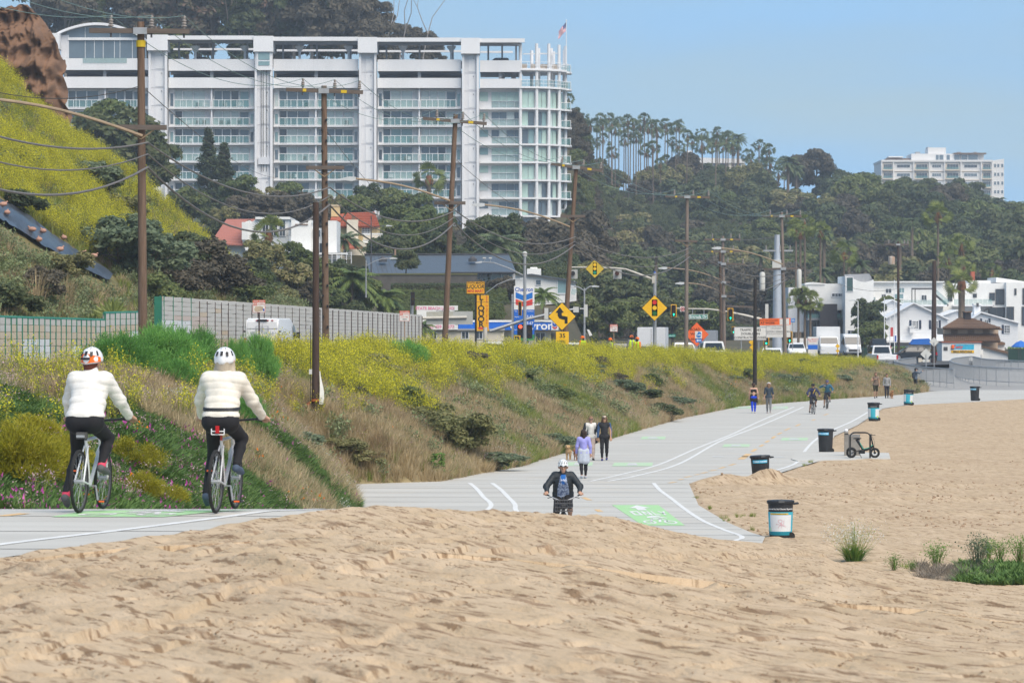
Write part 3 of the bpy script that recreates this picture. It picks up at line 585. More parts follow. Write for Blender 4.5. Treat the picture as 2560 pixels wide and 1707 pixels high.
# paved lot and ramp that close the gap between the path and the beach houses
LOT=mat('lot_paving',(.34,.33,.31),.9,c2=(.27,.26,.25),vs=.2)
Yl=np.linspace(300,640,40);a=np.interp(Yl,[300,330,640],[29,31,96]);b=np.interp(Yl,[300,640],[75,150])
XX=a[:,None]+(b-a)[:,None]*np.linspace(0,1,10)[None];YY=np.repeat(Yl[:,None],10,1)
tag(mk('car_park',gridmesh('car_park',XX,YY,np.interp(YY,[300,312,340,640],[-.02,.05,.75,.95]),LOT)),kind='structure')
# the bare earth cliff at the left
CL=mat('eroded_cliff_earth',(.125,.07,.04),.95,c2=(.22,.125,.075),vs=.7,stretch=(.5,.5,1.6),bump=1,bs=2.2)
nz_,nx_=150,150;zz=np.linspace(0,1,nz_);uu=np.linspace(0,1,nx_)
edge=np.interp(zz,[0,.25,.5,.72,.86,.95,1],[190,182,163,150,125,85,40])     # right outline, in photo columns at 300 m
XX=np.zeros((nz_,nx_));YY=XX.copy();ZZ=XX.copy()
for i in range(nz_):
    xr=GX(edge[i],300);x=xr-(1-uu**.8)*22
    bulge=(1-uu)*0+3*np.sqrt(np.clip(1-uu,0,1))
    XX[i]=x;ZZ[i]=14+14.8*zz[i]-.9*(1-uu)*0;YY[i]=300-bulge*2+zz[i]*4
rg=np.abs(fbm(XX*.9+ZZ*.12,ZZ*.16,5)-.5)*2;YY+=-rg*3+(fbm(XX*2.6,ZZ*1.4,6,5)-.5)*2.4+.35*np.sin(ZZ*3.1+XX*.4);XX+=(fbm(ZZ*.5,YY*.3,9)-.5)*.9;ZZ+=(fbm(XX*.6,YY*.5,4)-.5)*1.6
cliff=tag(mk('cliff',gridmesh('cliff',XX,YY,ZZ,CL,False)),kind='structure')
top=np.stack([XX[-1],YY[-1],ZZ[-1]],1);bk=top.copy();bk[:,1]+=60;bk[:,0] *= 1.26;bk[:,2]+=1;rt=np.stack([XX[:,-1],YY[:,-1],ZZ[:,-1]],1);rb=rt.copy();rb[:,1]+=60;rb[:,0] *= 1.26
V=np.concatenate([top,bk]);n=len(top);mk('cliff_top',npmesh('cliff_top',V,[(i,i+1,n+i+1,n+i) for i in range(n-1)],CL),cliff)
V=np.concatenate([rt,rb]);n=len(rt);mk('cliff_side',npmesh('cliff_side',V,[(i,n+i,n+i+1,i+1) for i in range(n-1)],CL,True),cliff)

# ------------------------------------------------------------------ houses; each built at its own distance from photo measurements
class Bld:
    def __init__(s,name,label,Y,px,py,cat='house',group=None):
        s.Y=Y;s.o=P(px,py,Y);s.k=Y/F;s.px=px;s.py=py;s.t=thing(name,label,cat,s.o,0,group)
    def X(s,px): return (px-s.px)*s.k
    def Z(s,py): return (s.py-py)*s.k
    def box(s,name,m,x0,x1,y0,y1,d0=0,d1=8,par=None):
        return MB().box(s.X(x0),s.X(x1),d0,d1,s.Z(y1),s.Z(y0)).obj(name,m,par or s.t)
    def poly(s,name,m,pts,d0,d1,par=None):
        return MB().prism([(s.X(x),s.Z(y)) for x,y in pts],d0,d1).obj(name,m,par or s.t)
    def win(s,x0,x1,y0,y1,d=-.05,m=None,fr=None,div=2,name='window',rows=1):
        w=s.box(name,m or PANES[0],x0,x1,y0,y1,d,d+.04)
        f=MB();t=min(.07,s.k*(x1-x0)*.06)+.02;X0,X1,Z0,Z1=s.X(x0),s.X(x1),s.Z(y1),s.Z(y0)
        for a,b,c,e in ((X0-t,X1+t,Z0-t,Z0),(X0-t,X1+t,Z1,Z1+t),(X0-t,X0,Z0,Z1),(X1,X1+t,Z0,Z1)): f.box(a,b,d-.04,d+.02,c,e)
        for i in range(1,div): x=X0+(X1-X0)*i/div;f.box(x-t*.35,x+t*.35,d-.02,d+.01,Z0,Z1)
        for i in range(1,rows): z=Z0+(Z1-Z0)*i/rows;f.box(X0,X1,d-.021,d+.01,z-t*.35,z+t*.35)
        f.obj('frame',fr or WHITE,w);return w
    def slope(s,name,m,tl,tr,br,bl,dt,db,th=.15,par=None):   # roof plane: corners in photo points, depth at the ridge and at the eaves
        a,b,c,d=[(s.X(p[0]),e,s.Z(p[1])) for p,e in ((tl,dt),(tr,dt),(br,db),(bl,db))]
        lo=[(x,y,z-th) for x,y,z in (a,b,c,d)]
        return MB().add([a,b,c,d]+lo,[(0,3,2,1),(4,5,6,7),(0,1,5,4),(1,2,6,5),(2,3,7,6),(3,0,4,7)]).obj(name,m,par or s.t)
    def tiles(s,tl,tr,br,bl,dt,db,m,rows=7,cols=14,r=None):   # rows of half-round roof tiles
        A,B,C,D=[Vector((s.X(p[0]),e,s.Z(p[1]))) for p,e in ((tl,dt),(tr,dt),(br,db),(bl,db))]
        for i in range(rows):
            q=MB();v0,v1=i/rows,(i+1)/rows+.02
            L0,R0,L1,R1=A.lerp(D,v0),B.lerp(C,v0),A.lerp(D,v1),B.lerp(C,v1);w=(R1-L1).length/cols*.5
            for j in range(cols):
                u=(j+.5)/cols;p0=L0.lerp(R0,u);p1=L1.lerp(R1,u);up=Vector((0,-.02,.05));q.tube([p0+up*.6,p1+up*1.9],[w*.85,w],6)
            q.obj('tile_course',m,s.t)
STUC=mat('white_stucco',(.76,.76,.74),.8,var=.06,vs=1.2);CREAM=mat('cream_stucco',(.66,.60,.49),.85,var=.08);YELW=mat('yellow_stucco',(.68,.52,.27),.85,var=.08)
TILE=mat('terracotta_tile',(.42,.12,.06),.8,c2=(.30,.075,.045),vs=6);PINKT=mat('faded_red_tile',(.40,.155,.12),.85,c2=(.33,.12,.09),vs=8);BRT=mat('brown_roof_tile',(.21,.13,.085),.9,c2=(.14,.085,.055),vs=6)
ZINC=mat('grey_standing_seam_roof',(.095,.115,.14),.45,var=.1,metal=.2);CONCW=mat('dark_retaining_concrete',(.12,.11,.10),.9,c2=(.075,.07,.06),vs=1.5)
# red tiled house beyond the hillside
b=Bld('red_roof_house','house with faded red tile roof and white stucco gable beside the yellow hillside',430,600,690)
b.box('wall',STUC,540,725,609,790,.5,12)
b.slope('roof',PINKT,(553,543),(642,543),(628,612),(527,608),8,-.6)
for i in range(9):
    t=i/9;y=545+64*t;b.slope('tile_course',PINKT,(553-25*t,y),(641-13*t,y),(640-13*t,y+3),(552-26*t,y+3),8-8.6*t-.12,8-8.6*t-.35,.12)
b.poly('gable_wall',STUC,[(606,600),(606,558),(625,552),(626,560),(645,545),(665,545),(665,640),(620,640)],-.8,6)
b.box('chimney',STUC,606,622,556,600,-1,.6);b.box('chimney',BRT,616,624,549,560,1,2.2)
b.box('flat_roof',STUC,640,726,543,549,-1.2,10);b.win(658,672,552,590,-.9,PANES[0]);b.win(676,694,552,590,-.9);b.win(700,714,552,590,-.9,PANES[4])
b.box('upper_wall',STUC,645,722,549,640,-.85,5)
rl=MB();[rl.box(b.X(x),b.X(x)+.05,-1.6,-1.55,b.Z(592),b.Z(575)) for x in np.linspace(690,740,14)];rl.box(b.X(688),b.X(742),-1.62,-1.54,b.Z(575.8),b.Z(574));rl.obj('railing',DKSTEEL,b.t)
# white cube house
b=Bld('white_cube_house','white stucco house with stepped parapets beside the tall brown power pole',420,790,700)
b.box('wall',STUC,728,778,557,790,0,9);b.box('wall',STUC,778,806,570,790,.6,9);b.box('wall',STUC,806,842,552,790,-.3,9)
for x in (728,770): b.box('parapet',STUC,x,x+10,550,558,.01,8)
b.box('coping',BRT,738,770,560.5,563,-.1,8);b.win(783,800,575,592,.5,PANES[4]);b.box('window',PANES[0],720,728,605,628,.4,4);b.win(798,812,608,640,-.4 if False else .5,PANES[0])
b.box('terrace',STUC,700,870,632,638,-2.5,0)
rl=MB();[rl.box(b.X(700),b.X(880),-2.5,-2.44,b.Z(y+.8),b.Z(y)) for y in (632,637,642,647)];[rl.box(b.X(x),b.X(x)+.06,-2.51,-2.43,b.Z(660),b.Z(631)) for x in range(700,881,12)];rl.obj('railing',WHITE,b.t)
# yellow house with terracotta roof
b=Bld('yellow_house','yellow stucco house with terracotta tile roof and pale chimneys below the condominium',460,900,680)
b.box('wall',YELW,850,944,562,680,0,9);b.slope('roof',TILE,(865,531),(934,529),(950,567),(846,567),4,-.7);b.slope('roof',TILE,(826,536),(858,531),(850,551),(824,548),4,1.5)
b.tiles((865,531),(934,529),(950,567),(846,567),3.9,-.8,TILE,8,26)
b.box('chimney',YELW,825,846,513,540,3,5);b.box('chimney_cap',mat('tan_cap',(.6,.5,.35)),823,848,510,514,2.9,5.1);b.box('chimney',CREAM,868,896,550,600,-1.2,.2);b.box('chimney_cap',BRT,880,888,541,551,-.9,-.1)
b.win(906,924,570,586,-.06,PANES[0],div=4,rows=3);b.box('balcony',STUC,908,956,600,608,-1.6,0)
rl=MB();[rl.box(b.X(x),b.X(x)+.06,-1.6,-1.54,b.Z(604),b.Z(585)) for x in np.arange(910,957,2.6)];rl.box(b.X(908),b.X(957),-1.62,-1.52,b.Z(586),b.Z(584));rl.obj('railing',WHITE,b.t)
b.poly('outbuilding',CREAM,[(860,640),(868,598),(885,590),(930,622),(940,640)],-4,-1);b.slope('porch_roof',TILE,(858,600),(880,600),(915,622),(862,622),-4,-6)
# long grey metal roofed house above its retaining wall
b=Bld('grey_metal_roof_house','long white house with grey standing seam roof above the ivy bank',420,1150,735)
b.box('wall',STUC,925,1288,680,800,.8,9);b.slope('roof',ZINC,(905,634),(1271,632),(1291,681),(925,684),7,-.3)
for i in range(34):
    u=i/33;b.slope('roof_seam',DKSTEEL,(905+366*u,633.5),(906.2+366*u,633.5),(926.2+366*u-.2,683.5),(925+366*u,683.5),6.98,-.33,.03)
b.box('ridge',DKSTEEL,904,1272,631,634,6.6,7.3);b.box('gutter',DKSTEEL,1120,1291,680,682.5,-.5,-.2)
b.win(1228,1280,686,718,.7,PANES[3]);b.win(1195,1206,687,702,.7,PANES[4])
for x,y in ((1181,647),(1028,646),(955,648)): MB().lathe([(.45,0),(.45,.3),(.2,.55),(.02,.6)],10,(b.X(x),3,b.Z(y+6))).obj('roof_vent',DKSTEEL,b.t)
MB().cyl((b.X(985),4,b.Z(645)),(b.X(985),4,b.Z(618)),.09,n=8).obj('vent_pipe',mat('rusty_pipe',(.35,.22,.15)),b.t)
MB().box(b.X(1218),b.X(1222),.6,.8,b.Z(692),b.Z(684)).obj('wall_light',DKSTEEL,b.t)
rw=Bld('retaining_wall','dark stained concrete retaining wall below the grey metal roof',412,1060,715,'wall');rw.box('wall',CONCW,925,1193,687,770,0,1);rw.box('coping',mat('mossy_coping',(.13,.13,.05)),925,1194,683.5,687,-.1,1.1)
# angular white modern house
b=Bld('modern_white_house','angular white house with jutting corner and block chimney beside the price sign',405,1380,770)
b.poly('wall',STUC,[(1290,860),(1288,687),(1330,686),(1438,703),(1441,722),(1441,752),(1400,758),(1337,764),(1337,860)],0,9);b.box('chimney',STUC,1318,1353,671,690,2,5);b.box('chimney_cap',STUC,1326,1344,667,671,2.6,4.4)
b.poly('roof_edge',ZINC,[(1288,687),(1330,684.5),(1420,698),(1443,706),(1443,708),(1420,701),(1330,688)],-.5,9);b.win(1394,1420,700,733,-.06,PANES[3],div=1);b.poly('balcony_glass',RAILG,[(1426,735),(1430,722),(1441,724),(1438,738)],-.7,-.6)
b.win(1340,1352,700,712,-.06,PANES[4],div=1)
# far apartment tower behind the palms
b=Bld('far_apartment_tower','cream apartment tower with recessed balconies rising behind the bluff trees',1370,2350,540,'building')
TW=mat('tower_white',(.72,.71,.70),.7,var=.04);TC=mat('tower_cream',(.66,.56,.45),.7,var=.04)
b.box('wall',TW,2205,2480,404,680,.6,30);b.poly('side_wall',TW,[(2480,680),(2480,402),(2511,397),(2511,680)],1,29)
b.box('roof_edge',TW,2203,2482,400,405,-.2,30);b.box('penthouse',TW,2280,2394,384,402,2,20);b.box('penthouse',TW,2386,2462,385,402,3,20);b.box('penthouse_roof',BRT,2386,2467,382,385,1,21);b.box('lift_house',TW,2323,2368,368,384,4,14);b.box('terrace_pavilion',BRT,2219,2279,395,404,4,12);b.box('pavilion_roof',TW,2224,2260,390,393,3,12)
for x0,x1 in ((2341,2348),(2350,2360),(2368,2376),(2387,2401),(2405,2420),(2422,2446)): b.win(x0,x1,387,400,1.9,PANES[1],div=1)
for x,w in ((2294,11),(2323,6),(2399,8),(2441,6)): b.box('roof_plant',STEEL,x,x+w,378 if x != 2323 else 366,384 if x != 2323 else 369,6,10)
for x in (2203,2232,2283,2322,2360,2401,2452,2479): b.box('pier',TW,x,x+3.2,404,560,-.1,.7)
for i in range(7):
    y=411+21.9*i
    for x0,x1,kind in ((2207,2231,1),(2237,2281,0),(2287,2320,1),(2325,2359,0),(2364,2398,1),(2405,2449,0),(2456,2477,1)):
        if kind:
            b.box('balcony_recess',TC,x0,x1,y-2,y+14,.4,.62);b.box('balcony_slab',TC,x0-1,x1+1,y+13.5,y+16,-.6,.7);w=b.win(x0+(x1-x0)*.12,x1-(x1-x0)*.05,y,y+12,.36,PANES[0],div=4)
            b.box('balustrade_glass',RAILG,x0,x1,y+7,y+13.4,-.5,-.45)
        else:
            b.win(x0+6,x1-6,y+1,y+8,.55,rnd.choice((PANES[0],PANES[1],PANES[4])),div=4);b.box('string_course',TC,x0,x1,y+16.5,y+18,.3,.62)
    for x0 in (2486,2494,2504): b.win(x0,x0+5,y-1,y+7,.95,PANES[1],div=1)
# cream block half hidden by palms
b=Bld('cream_block','pale flat roofed building half hidden behind the palm trunks',1180,1780,480,'building')
b.box('wall',CREAM,1712,1862,408,560,0,20);b.poly('roof',TW,[(1712,408),(1735,394),(1862,398),(1862,408)],-.5,20);b.box('stair_tower',TW,1719,1732,376,410,2,6)
for y in (409,430,447,465):
    for x in (1735,1768,1800,1830): b.win(x,x+22,y,y+7,-.1,PANES[0],div=3)
# ---- houses behind the beach at the right
b=Bld('white_modernist_house','white modernist house with slot window and black stair tower beside the palms',520,2060,872)
DKB=mat('dark_brick_cladding',(.05,.045,.05),.8,c2=(.035,.032,.036),vs=3)
b.box('upper_floor',STUC,2012,2113,709,775,0,12);b.poly('roof_parapet',STUC,[(2012,712),(2032,705),(2063,709),(2063,712)],-.1,12);b.box('rear_wing',CW,1975,2015,718,830,3,12);b.box('lower_floor',CGREY,2020,2113,775,872,2.5,12)
b.win(2080,2110,734,741,-.05,PANES[0],div=4);b.box('stair_tower',DKB,2047,2090,760,850,-2,1);b.box('balcony',CGREY,2018,2113,795,800,-1,2);b.box('balustrade_glass',RAILG,2018,2047,785,798,-1,-.95);b.box('balustrade_glass',RAILG,2090,2113,785,800,-1,-.95)
b.win(2025,2044,805,840,2.4,PANES[0]);b.win(2093,2111,803,830,2.4,PANES[0]);b.box('garden_wall',STUC,1975,2110,845,872,-2.5,-2.2)
b=Bld('curved_parapet_house','white tower house with curved sagging parapet and one tall dark window',515,2150,872)
cv=[(2113,686)]+[(2132+52*i/12,690+9*math.sin(PI*i/12*.9)) for i in range(13)]
b.poly('wall',STUC,[(2113,872),(2113,690),*[(x,y+6) for x,y in cv[1:]],(2184,690),(2184,872)],0,12);b.poly('curved_parapet',CGREY,[(2113,686),(2175,684),*[(x,y+6) for x,y in reversed(cv[1:])],(2113,690)],1,1.4)
b.win(2117,2132,694,728,-.05,mat('green_shutter',(.05,.10,.10)),div=1);b.win(2120,2134,826,840,-.05,PANES[0]);b.box('doorway',mat('tan_porch',(.5,.3,.2)),2131,2139,826,838,-.04,0)  # doorway filled with one flat warm tan
b=Bld('glass_stair_house','white flat roofed house with teal glass balconies and an outside stair',525,2280,872)
b.box('wall',STUC,2184,2360,705,872,1,12);b.box('roof_slab',STUC,2182,2362,703,706,.4,12);b.box('balcony',CW,2195,2365,762,766,-1.5,1)
for x in range(2196,2364,12): b.box('balustrade_glass',RAILG,x,x+11.4,750,762,-1.5,-1.45)
for x0,x1,y0,y1 in ((2206,2216,736,746),(2186,2190,743,752),(2236,2260,735,746),(2250,2262,720,731),(2306,2318,738,750),(2216,2230,722,732)): b.win(x0,x1,y0,y1,.95,rnd.choice((PANES[0],PANES[3])))
fm=MB();[fm.box(b.X(x),b.X(x+2),-1,-.8,b.Z(770),b.Z(722)) for x in (2277,2285,2330)];fm.box(b.X(2277),b.X(2332),-1,-.8,b.Z(724),b.Z(720));fm.obj('pergola',DKSTEEL,b.t)
b.poly('stair',DKSTEEL,[(2330,735),(2334,732),(2370,763),(2366,766)],-1.2,-.6);b.poly('stair_glass',RAILG,[(2330,722),(2336,722),(2370,752),(2368,762),(2334,731)],-1.25,-1.2)
for x in (2341,2351): MB().cyl((b.X(x),3,b.Z(712)),(b.X(x),3,b.Z(704)),.25,n=8).obj('roof_fan',DKSTEEL,b.t)
b=Bld('white_terrace_house','white two storey house with black framed windows at the end of the beach row',530,2460,872)
b.box('wall',STUC,2358,2512,708,872,0,12);b.box('wing',STUC,2512,2600,706,872,-1.5,12);b.poly('roof',STUC,[(2495,706),(2495,693),(2600,708),(2600,712)],2,12);b.box('chimney',TILE,2437,2446,678,702,4,5.5);b.box('parapet',STUC,2430,2478,701,709,.5,8)
for x0,x1,y0,y1 in ((2474,2486,733,750),(2490,2509,724,760),(2533,2537,722,737),(2554,2572,722,760),(2472,2511,770,802),(2514,2530,768,802),(2552,2572,768,812),(2433,2441,735,743),(2370,2380,738,752)): b.win(x0,x1,y0,y1,-.06 if x0<2511 else -1.56,PANES[0],fr=DKSTEEL,div=2)
b.box('balcony',CW,2380,2480,762,766,-1.5,0)
for x in range(2382,2478,12): b.box('balustrade_glass',RAILG,x,x+11.4,748,762,-1.4,-1.35)
b.poly('stair',DKSTEEL,[(2456,775),(2480,762),(2482,765),(2458,779)],-1.4,-.8)
# clapboard houses: every board is a piece
CLAP=mat('white_clapboard',(.78,.79,.80),.6,var=.03)
def clap(b,x0,x1,ridge,yr,ye,yb,d0,d1,step=3.6):
    b.poly('wall',CLAP,[(x0,yb),(x0,ye),(ridge,yr),(x1,ye),(x1,yb)],d0,d1)
    y=yb
    while y>yr+4:
        if y>ye: a,c=x0,x1
        else: t=(ye-y)/(ye-yr);a,c=x0+(ridge-x0)*t,x1+(ridge-x1)*t
        if c-a>6: b.box('board',CLAP,a,c,y-step+.5,y,d0-.05,d0)
        y -= step
    for xa,xb in ((x0-4,ridge),(x1+4,ridge)):
        ya=ye+3 if True else 0
        b.poly('roof',ZINC if False else WHITE,[(xa,ya),(xb,yr-1),(xb,yr-4),(xa,ya-3)] if xa<xb else [(xa,ya-3),(xb,yr-4),(xb,yr-1),(xa,ya)],d0-.5,d1+.3)
b=Bld('clapboard_house','white clapboard house with navy shutters behind the dark pole',500,2290,868)
clap(b,2213,2368,2284,760,797,868,0,12);NAVY=mat('navy_shutter',(.02,.035,.07))
for x in (2281,2330):
    b.win(x,x+14,803,821,-.1,PANES[0],div=4,rows=4);b.box('shutter',NAVY,x-8,x-2.5,800.5,822.5,-.1,-.05);b.box('shutter',NAVY,x+16.5,x+22,800.5,822.5,-.1,-.05)
b.box('porch',CLAP,2213,2366,850,856,-2,0);b.box('downpipe',WHITE,2211,2213.5,790,865,-.2,-.05);b.win(2226,2235,852,866,-.1,PANES[0]);b.box('chimney',CLAP,2273,2284,818,832,-1,-.2);b.box('chimney_cap',CLAP,2271,2286,815,818,-1.1,-.1)
b2=Bld('clapboard_cottage','small white clapboard gable to the left of the navy shuttered house',510,2230,868)
clap(b2,2200,2265,2230,752,766,868,0,8)
b=Bld('clapboard_house','white clapboard house with navy shutters behind the tiled beach kiosk',505,2470,868)
clap(b,2418,2545,2452,783,806,868,0,11);b.win(2462,2470,800,808,-.1,PANES[0],div=2,rows=2);b.box('shutter',NAVY,2470.5,2476,796,806,-.1,-.05);b.box('shutter',NAVY,2504,2510,812,834,-.1,-.05);b.win(2511,2524,814,832,-.1,PANES[0],div=3,rows=3);b.box('shutter',NAVY,2450,2455,796,808,-.1,-.05)
b.box('chimney',CLAP,2440,2456,762,800,2,3.6);b.box('chimney_cap',STUC,2438,2458,759,762.5,1.8,3.8);b.box('flue',DKSTEEL,2445,2451,757,767,1.75,1.79)
b=Bld('low_clapboard_wing','low white clapboard wing with a shallow roof between the two shuttered houses',515,2390,868)
clap(b,2350,2430,2392,778,790,868,0,9)
# ---- tiled beach kiosk
b=Bld('beach_kiosk','tiled beach kiosk with hipped roof, louvred band and bike rental banner',440,2450,906,'kiosk')
TAN=mat('tan_stucco',(.52,.40,.30),.85,var=.06);RUSTT=mat('red_tile_coping',(.33,.12,.08),.85,var=.15)
b.box('wall',TAN,2362,2500,820,836,1.5,8);b.slope('roof',BRT,(2408,797),(2442,797),(2501,821),(2359,821),5,.6);b.tiles((2409,796),(2441,796),(2502,821),(2358,821),4.9,.5,BRT,6,26)
b.slope('roof',BRT,(2442,797),(2444,797),(2512,822),(2500,821),5,2)
b.box('cupola',DKB,2423,2438,780,798,4,6);b.box('cupola_cap',BRT,2421,2440,778,781,3.8,6.2);b.slope('skirt_roof',BRT,(2362,835),(2500,834),(2501,853),(2360,855),2,.2);b.tiles((2362,834),(2500,833),(2502,853),(2359,855),1.9,.1,BRT,4,30)
for x in (2381,2423,2461):
    for k in range(5): b.box('louvre',BRT,x,x+17,824+k*2.2,825.2+k*2.2,1.4,1.5)
b.box('front_wall',STUC,2355,2453,856,912,0,5);b.box('coping',RUSTT,2354,2455,853.5,856.5,-.15,5);b.poly('side_wall',STUC,[(2453,912),(2453,862),(2500,876),(2530,884),(2530,912)],1,5);b.poly('side_roof',BRT,[(2453,862),(2453,867),(2532,887),(2532,881)],.6,5.2);b.box('upper_wall',TAN,2456,2500,853,872,2,7)
b.box('rear_block',STUC,2498,2520,860,885,3,7);b.poly('rear_roof',BRT,[(2498,852),(2498,862),(2521,862),(2519,856)],2.6,7.2);b.box('vent',DKSTEEL,2359,2369,867,876,-.06,0)
bn=b.box('banner',mat('cyan_banner',(.04,.42,.62),.6,var=.15),2378,2435,861,874,-.05,-.01);b.box('banner_strip',mat('white_orange_banner',(.75,.62,.5),.6,var=.2),2378,2435,874,876,-.05,-.01);bn2=b.box('banner',YELLOW,2378,2435,876,882,-.05,-.01)
text('BIKE RENTALS',.28,PRINTBLACK,bn2,(b.X(2406),-.06,b.Z(879)),sx=1.15,bold=.01);text('Tasty',.5,PRINTRED,bn,(b.X(2394),-.06,b.Z(867)),bold=.012,shear=.2)
MB().lathe([(.18,0),(.18,.3),(.02,.42)],12,(b.X(2381.5),-.08,b.Z(871))).obj('emblem',ORANGE,bn)
# liquor store with its painted hoarding
b=Bld('liquor_store','low cream shop with white hoarding lettered in pink behind the wall end',372,1095,850,'shop')
b.box('wall',CREAM,1040,1260,825,900,0,8);b.box('roof',CGREY,1038,1262,822,826,-.3,8.2);hd=b.box('hoarding',STUC,1042,1137,764,824,-.5,-.35)
b.box('end_panel',STUC,1136,1145,764,776,-.6,-.3);b.box('end_panel',STUC,1136,1145,812,824,-.6,-.3)
PINKP=mat('pink_lettering',(.75,.25,.38),.7,var=.1)
text('STATE BEACH LIQUOR',.36,PINKP,hd,(b.X(1090),-.52,b.Z(771)),bold=.012,sx=1.02);text('Craft Beer',.3,PRINTBLACK,hd,(b.X(1108),-.52,b.Z(778)),shear=.2);text('(310) 459 · 3277',.42,PINKP,hd,(b.X(1098),-.52,b.Z(817)),bold=.012)
for x in (1155,1190,1075): b.win(x,x+16,829,846,-.06,PANES[0],div=2)
# filling station fascia
b=Bld('filling_station','filling station with blue and white fascia behind the price sign',380,1270,858,'filling station')
CHB=mat('station_blue',(.012,.13,.55),.45,var=.05)
fa=b.box('fascia',CHB,1146,1378,805,825,-.5,6);b.box('fascia_top',STUC,1146,1378,800,805,-.55,6.05);b.box('fascia_end',STUC,1378,1396,800,825,-.52,6)
b.box('wall',CREAM,1175,1378,825,900,.6,6)
text('Chevron',1.05,PRINTWHITE,fa,(b.X(1329),-.53,b.Z(815)),bold=.02,sx=1.12)
for x in (1232,1300,1340): b.win(x,x+22,832,858,.5,PANES[0],div=2)
b.poly('emblem',PRINTBLUE,[(1381,806),(1387,810),(1393,806),(1393,813),(1387,817),(1381,813)],-.56,-.53);b.poly('emblem',PRINTRED,[(1381,815),(1387,819),(1393,815),(1393,819),(1387,823),(1381,819)],-.56,-.53)
b.box('column',STUC,1166,1174,825,862,0,.4)
# ------------------------------------------------------------------ plants
def leaves(C,Nrm,size,elong=1.6,jitter=.6,seed=0):
    """small four-cornered leaf clumps at C, facing roughly along Nrm"""
    g=np.random.default_rng(seed);n=len(C);nr=Nrm+g.normal(0,jitter,(n,3));nr /= np.linalg.norm(nr,axis=1)[:,None]+1e-9
    a=g.normal(0,1,(n,3));u=np.cross(nr,a);u /= np.linalg.norm(u,axis=1)[:,None]+1e-9;w=np.cross(nr,u)
    s=size*g.uniform(.6,1.35,n)[:,None];u=u*s*elong;w=w*s
    V=np.stack([C-u,C-w*.8+u*.1,C+u,C+w*.8+u*.1],1).reshape(-1,3)
    return V,np.arange(4*n).reshape(n,4)
def clumps(centres,radii,per,seed=0,squash=.8,shell=.55):
    g=np.random.default_rng(seed);Cs=[];Ns=[]
    for c,r in zip(centres,radii):
        n=int(per*r*r/np.mean(np.square(radii)))+4;d=g.normal(0,1,(n,3));d /= np.linalg.norm(d,axis=1)[:,None]
        d[:,2]=np.where(d[:,2]<-.35,-d[:,2],d[:,2]);rad=r*(shell+(1-shell)*g.random(n))[:,None]
        Cs.append(np.array(c)+d*rad*np.array([1,1,squash]));Ns.append(d)
    return np.concatenate(Cs),np.concatenate(Ns)
def crown_mesh(name,m,R0,H,ncl,per,leaf,seed,squash=.8,lo=0.,shape='round',rc=(.22,.4)):
    g=np.random.default_rng(seed);cs=[];rs=[]
    while len(cs)<ncl:
        p=g.uniform(-1,1,3)
        if np.linalg.norm(p)>1: continue
        if shape=='umbrella' and p[2]<-.25 and np.hypot(p[0],p[1])<.5: continue
        t=(p[2]+1)/2;wd={'round': 1,'cone': 1.05-.85*t,'umbrella': .55+.55*t}[shape]
        cs.append((p[0]*R0*wd*.8,p[1]*R0*wd*.8,lo+H*(t*.86+.05)));rs.append(R0*g.uniform(*rc)*(1.1-.4*t if shape=='cone' else 1))
    C,Nn=clumps(cs,rs,per,seed+1,squash);V,Fc=leaves(C,Nn+np.array([0,0,.35]),leaf,1.5,.55,seed+2)
    return npmesh(name,V,Fc,m),cs
def trunk_mesh(name,m,pts,branches=(),r0=.3,r1=.12):
    b=MB();n=len(pts);b.tube(pts,[r0+(r1-r0)*i/(n-1) for i in range(n)],7)
    for p,q,r in branches: mid=(Vector(p)+Vector(q))/2+Vector((0,0,-.1*(Vector(q)-Vector(p)).length));b.tube([p,mid,q],[r,r*.7,r*.3],5)
    return b.mesh(name,m,True)
LEAF={
 'dark': leafmat('dark_green_leaves',[(0.054,0.079,0.041),(0.099,0.128,0.057),(0.162,0.176,0.079)]),
 'mid': leafmat('mid_green_leaves',[(0.076,0.108,0.041),(0.14,0.18,0.057),(0.216,0.234,0.092)]),
 'euc': leafmat('eucalyptus_leaves',[(0.079,0.085,0.06),(0.135,0.131,0.084),(0.225,0.14,0.108)]),
 'rust': leafmat('rusty_brown_leaves',[(.085,.078,.055),(.125,.112,.08),(.165,.14,.10)]),
 'grey': leafmat('grey_green_leaves',[(0.096,0.128,0.079),(0.16,0.208,0.12),(0.239,0.287,0.176)]),
 'bright': leafmat('bright_green_leaves',[(0.081,0.162,0.027),(0.135,0.27,0.047),(0.203,0.351,0.081)]),
 'fennel': leafmat('fennel_fronds',[(0.091,0.223,0.051),(0.162,0.365,0.081),(0.264,0.507,0.122)],trl=.35),
 'chart': leafmat('yellow_green_fronds',[(0.2,0.2,0.015),(0.325,0.3,0.025),(0.438,0.375,0.037)],trl=.3),
 'olive': leafmat('olive_leaves',[(0.145,0.155,0.062),(0.228,0.228,0.094),(0.331,0.289,0.145)]),
 'palm': leafmat('palm_fronds',[(0.08,0.12,0.04),(0.136,0.192,0.056),(0.208,0.264,0.08)],rough=.45),
 'dpalm': leafmat('dusky_palm_fronds',[(0.081,0.114,0.06),(0.135,0.176,0.087),(0.203,0.243,0.121)],rough=.5),
 'npalm': leafmat('yellow_green_palm_fronds',[(.11,.14,.035),(.19,.23,.06),(.30,.33,.10)],rough=.45),  # a lighter, yellower green than the other palm fronds
 'dead': leafmat('dead_fronds',[(0.14,0.084,0.042),(0.224,0.14,0.07),(0.28,0.182,0.105)]),
}
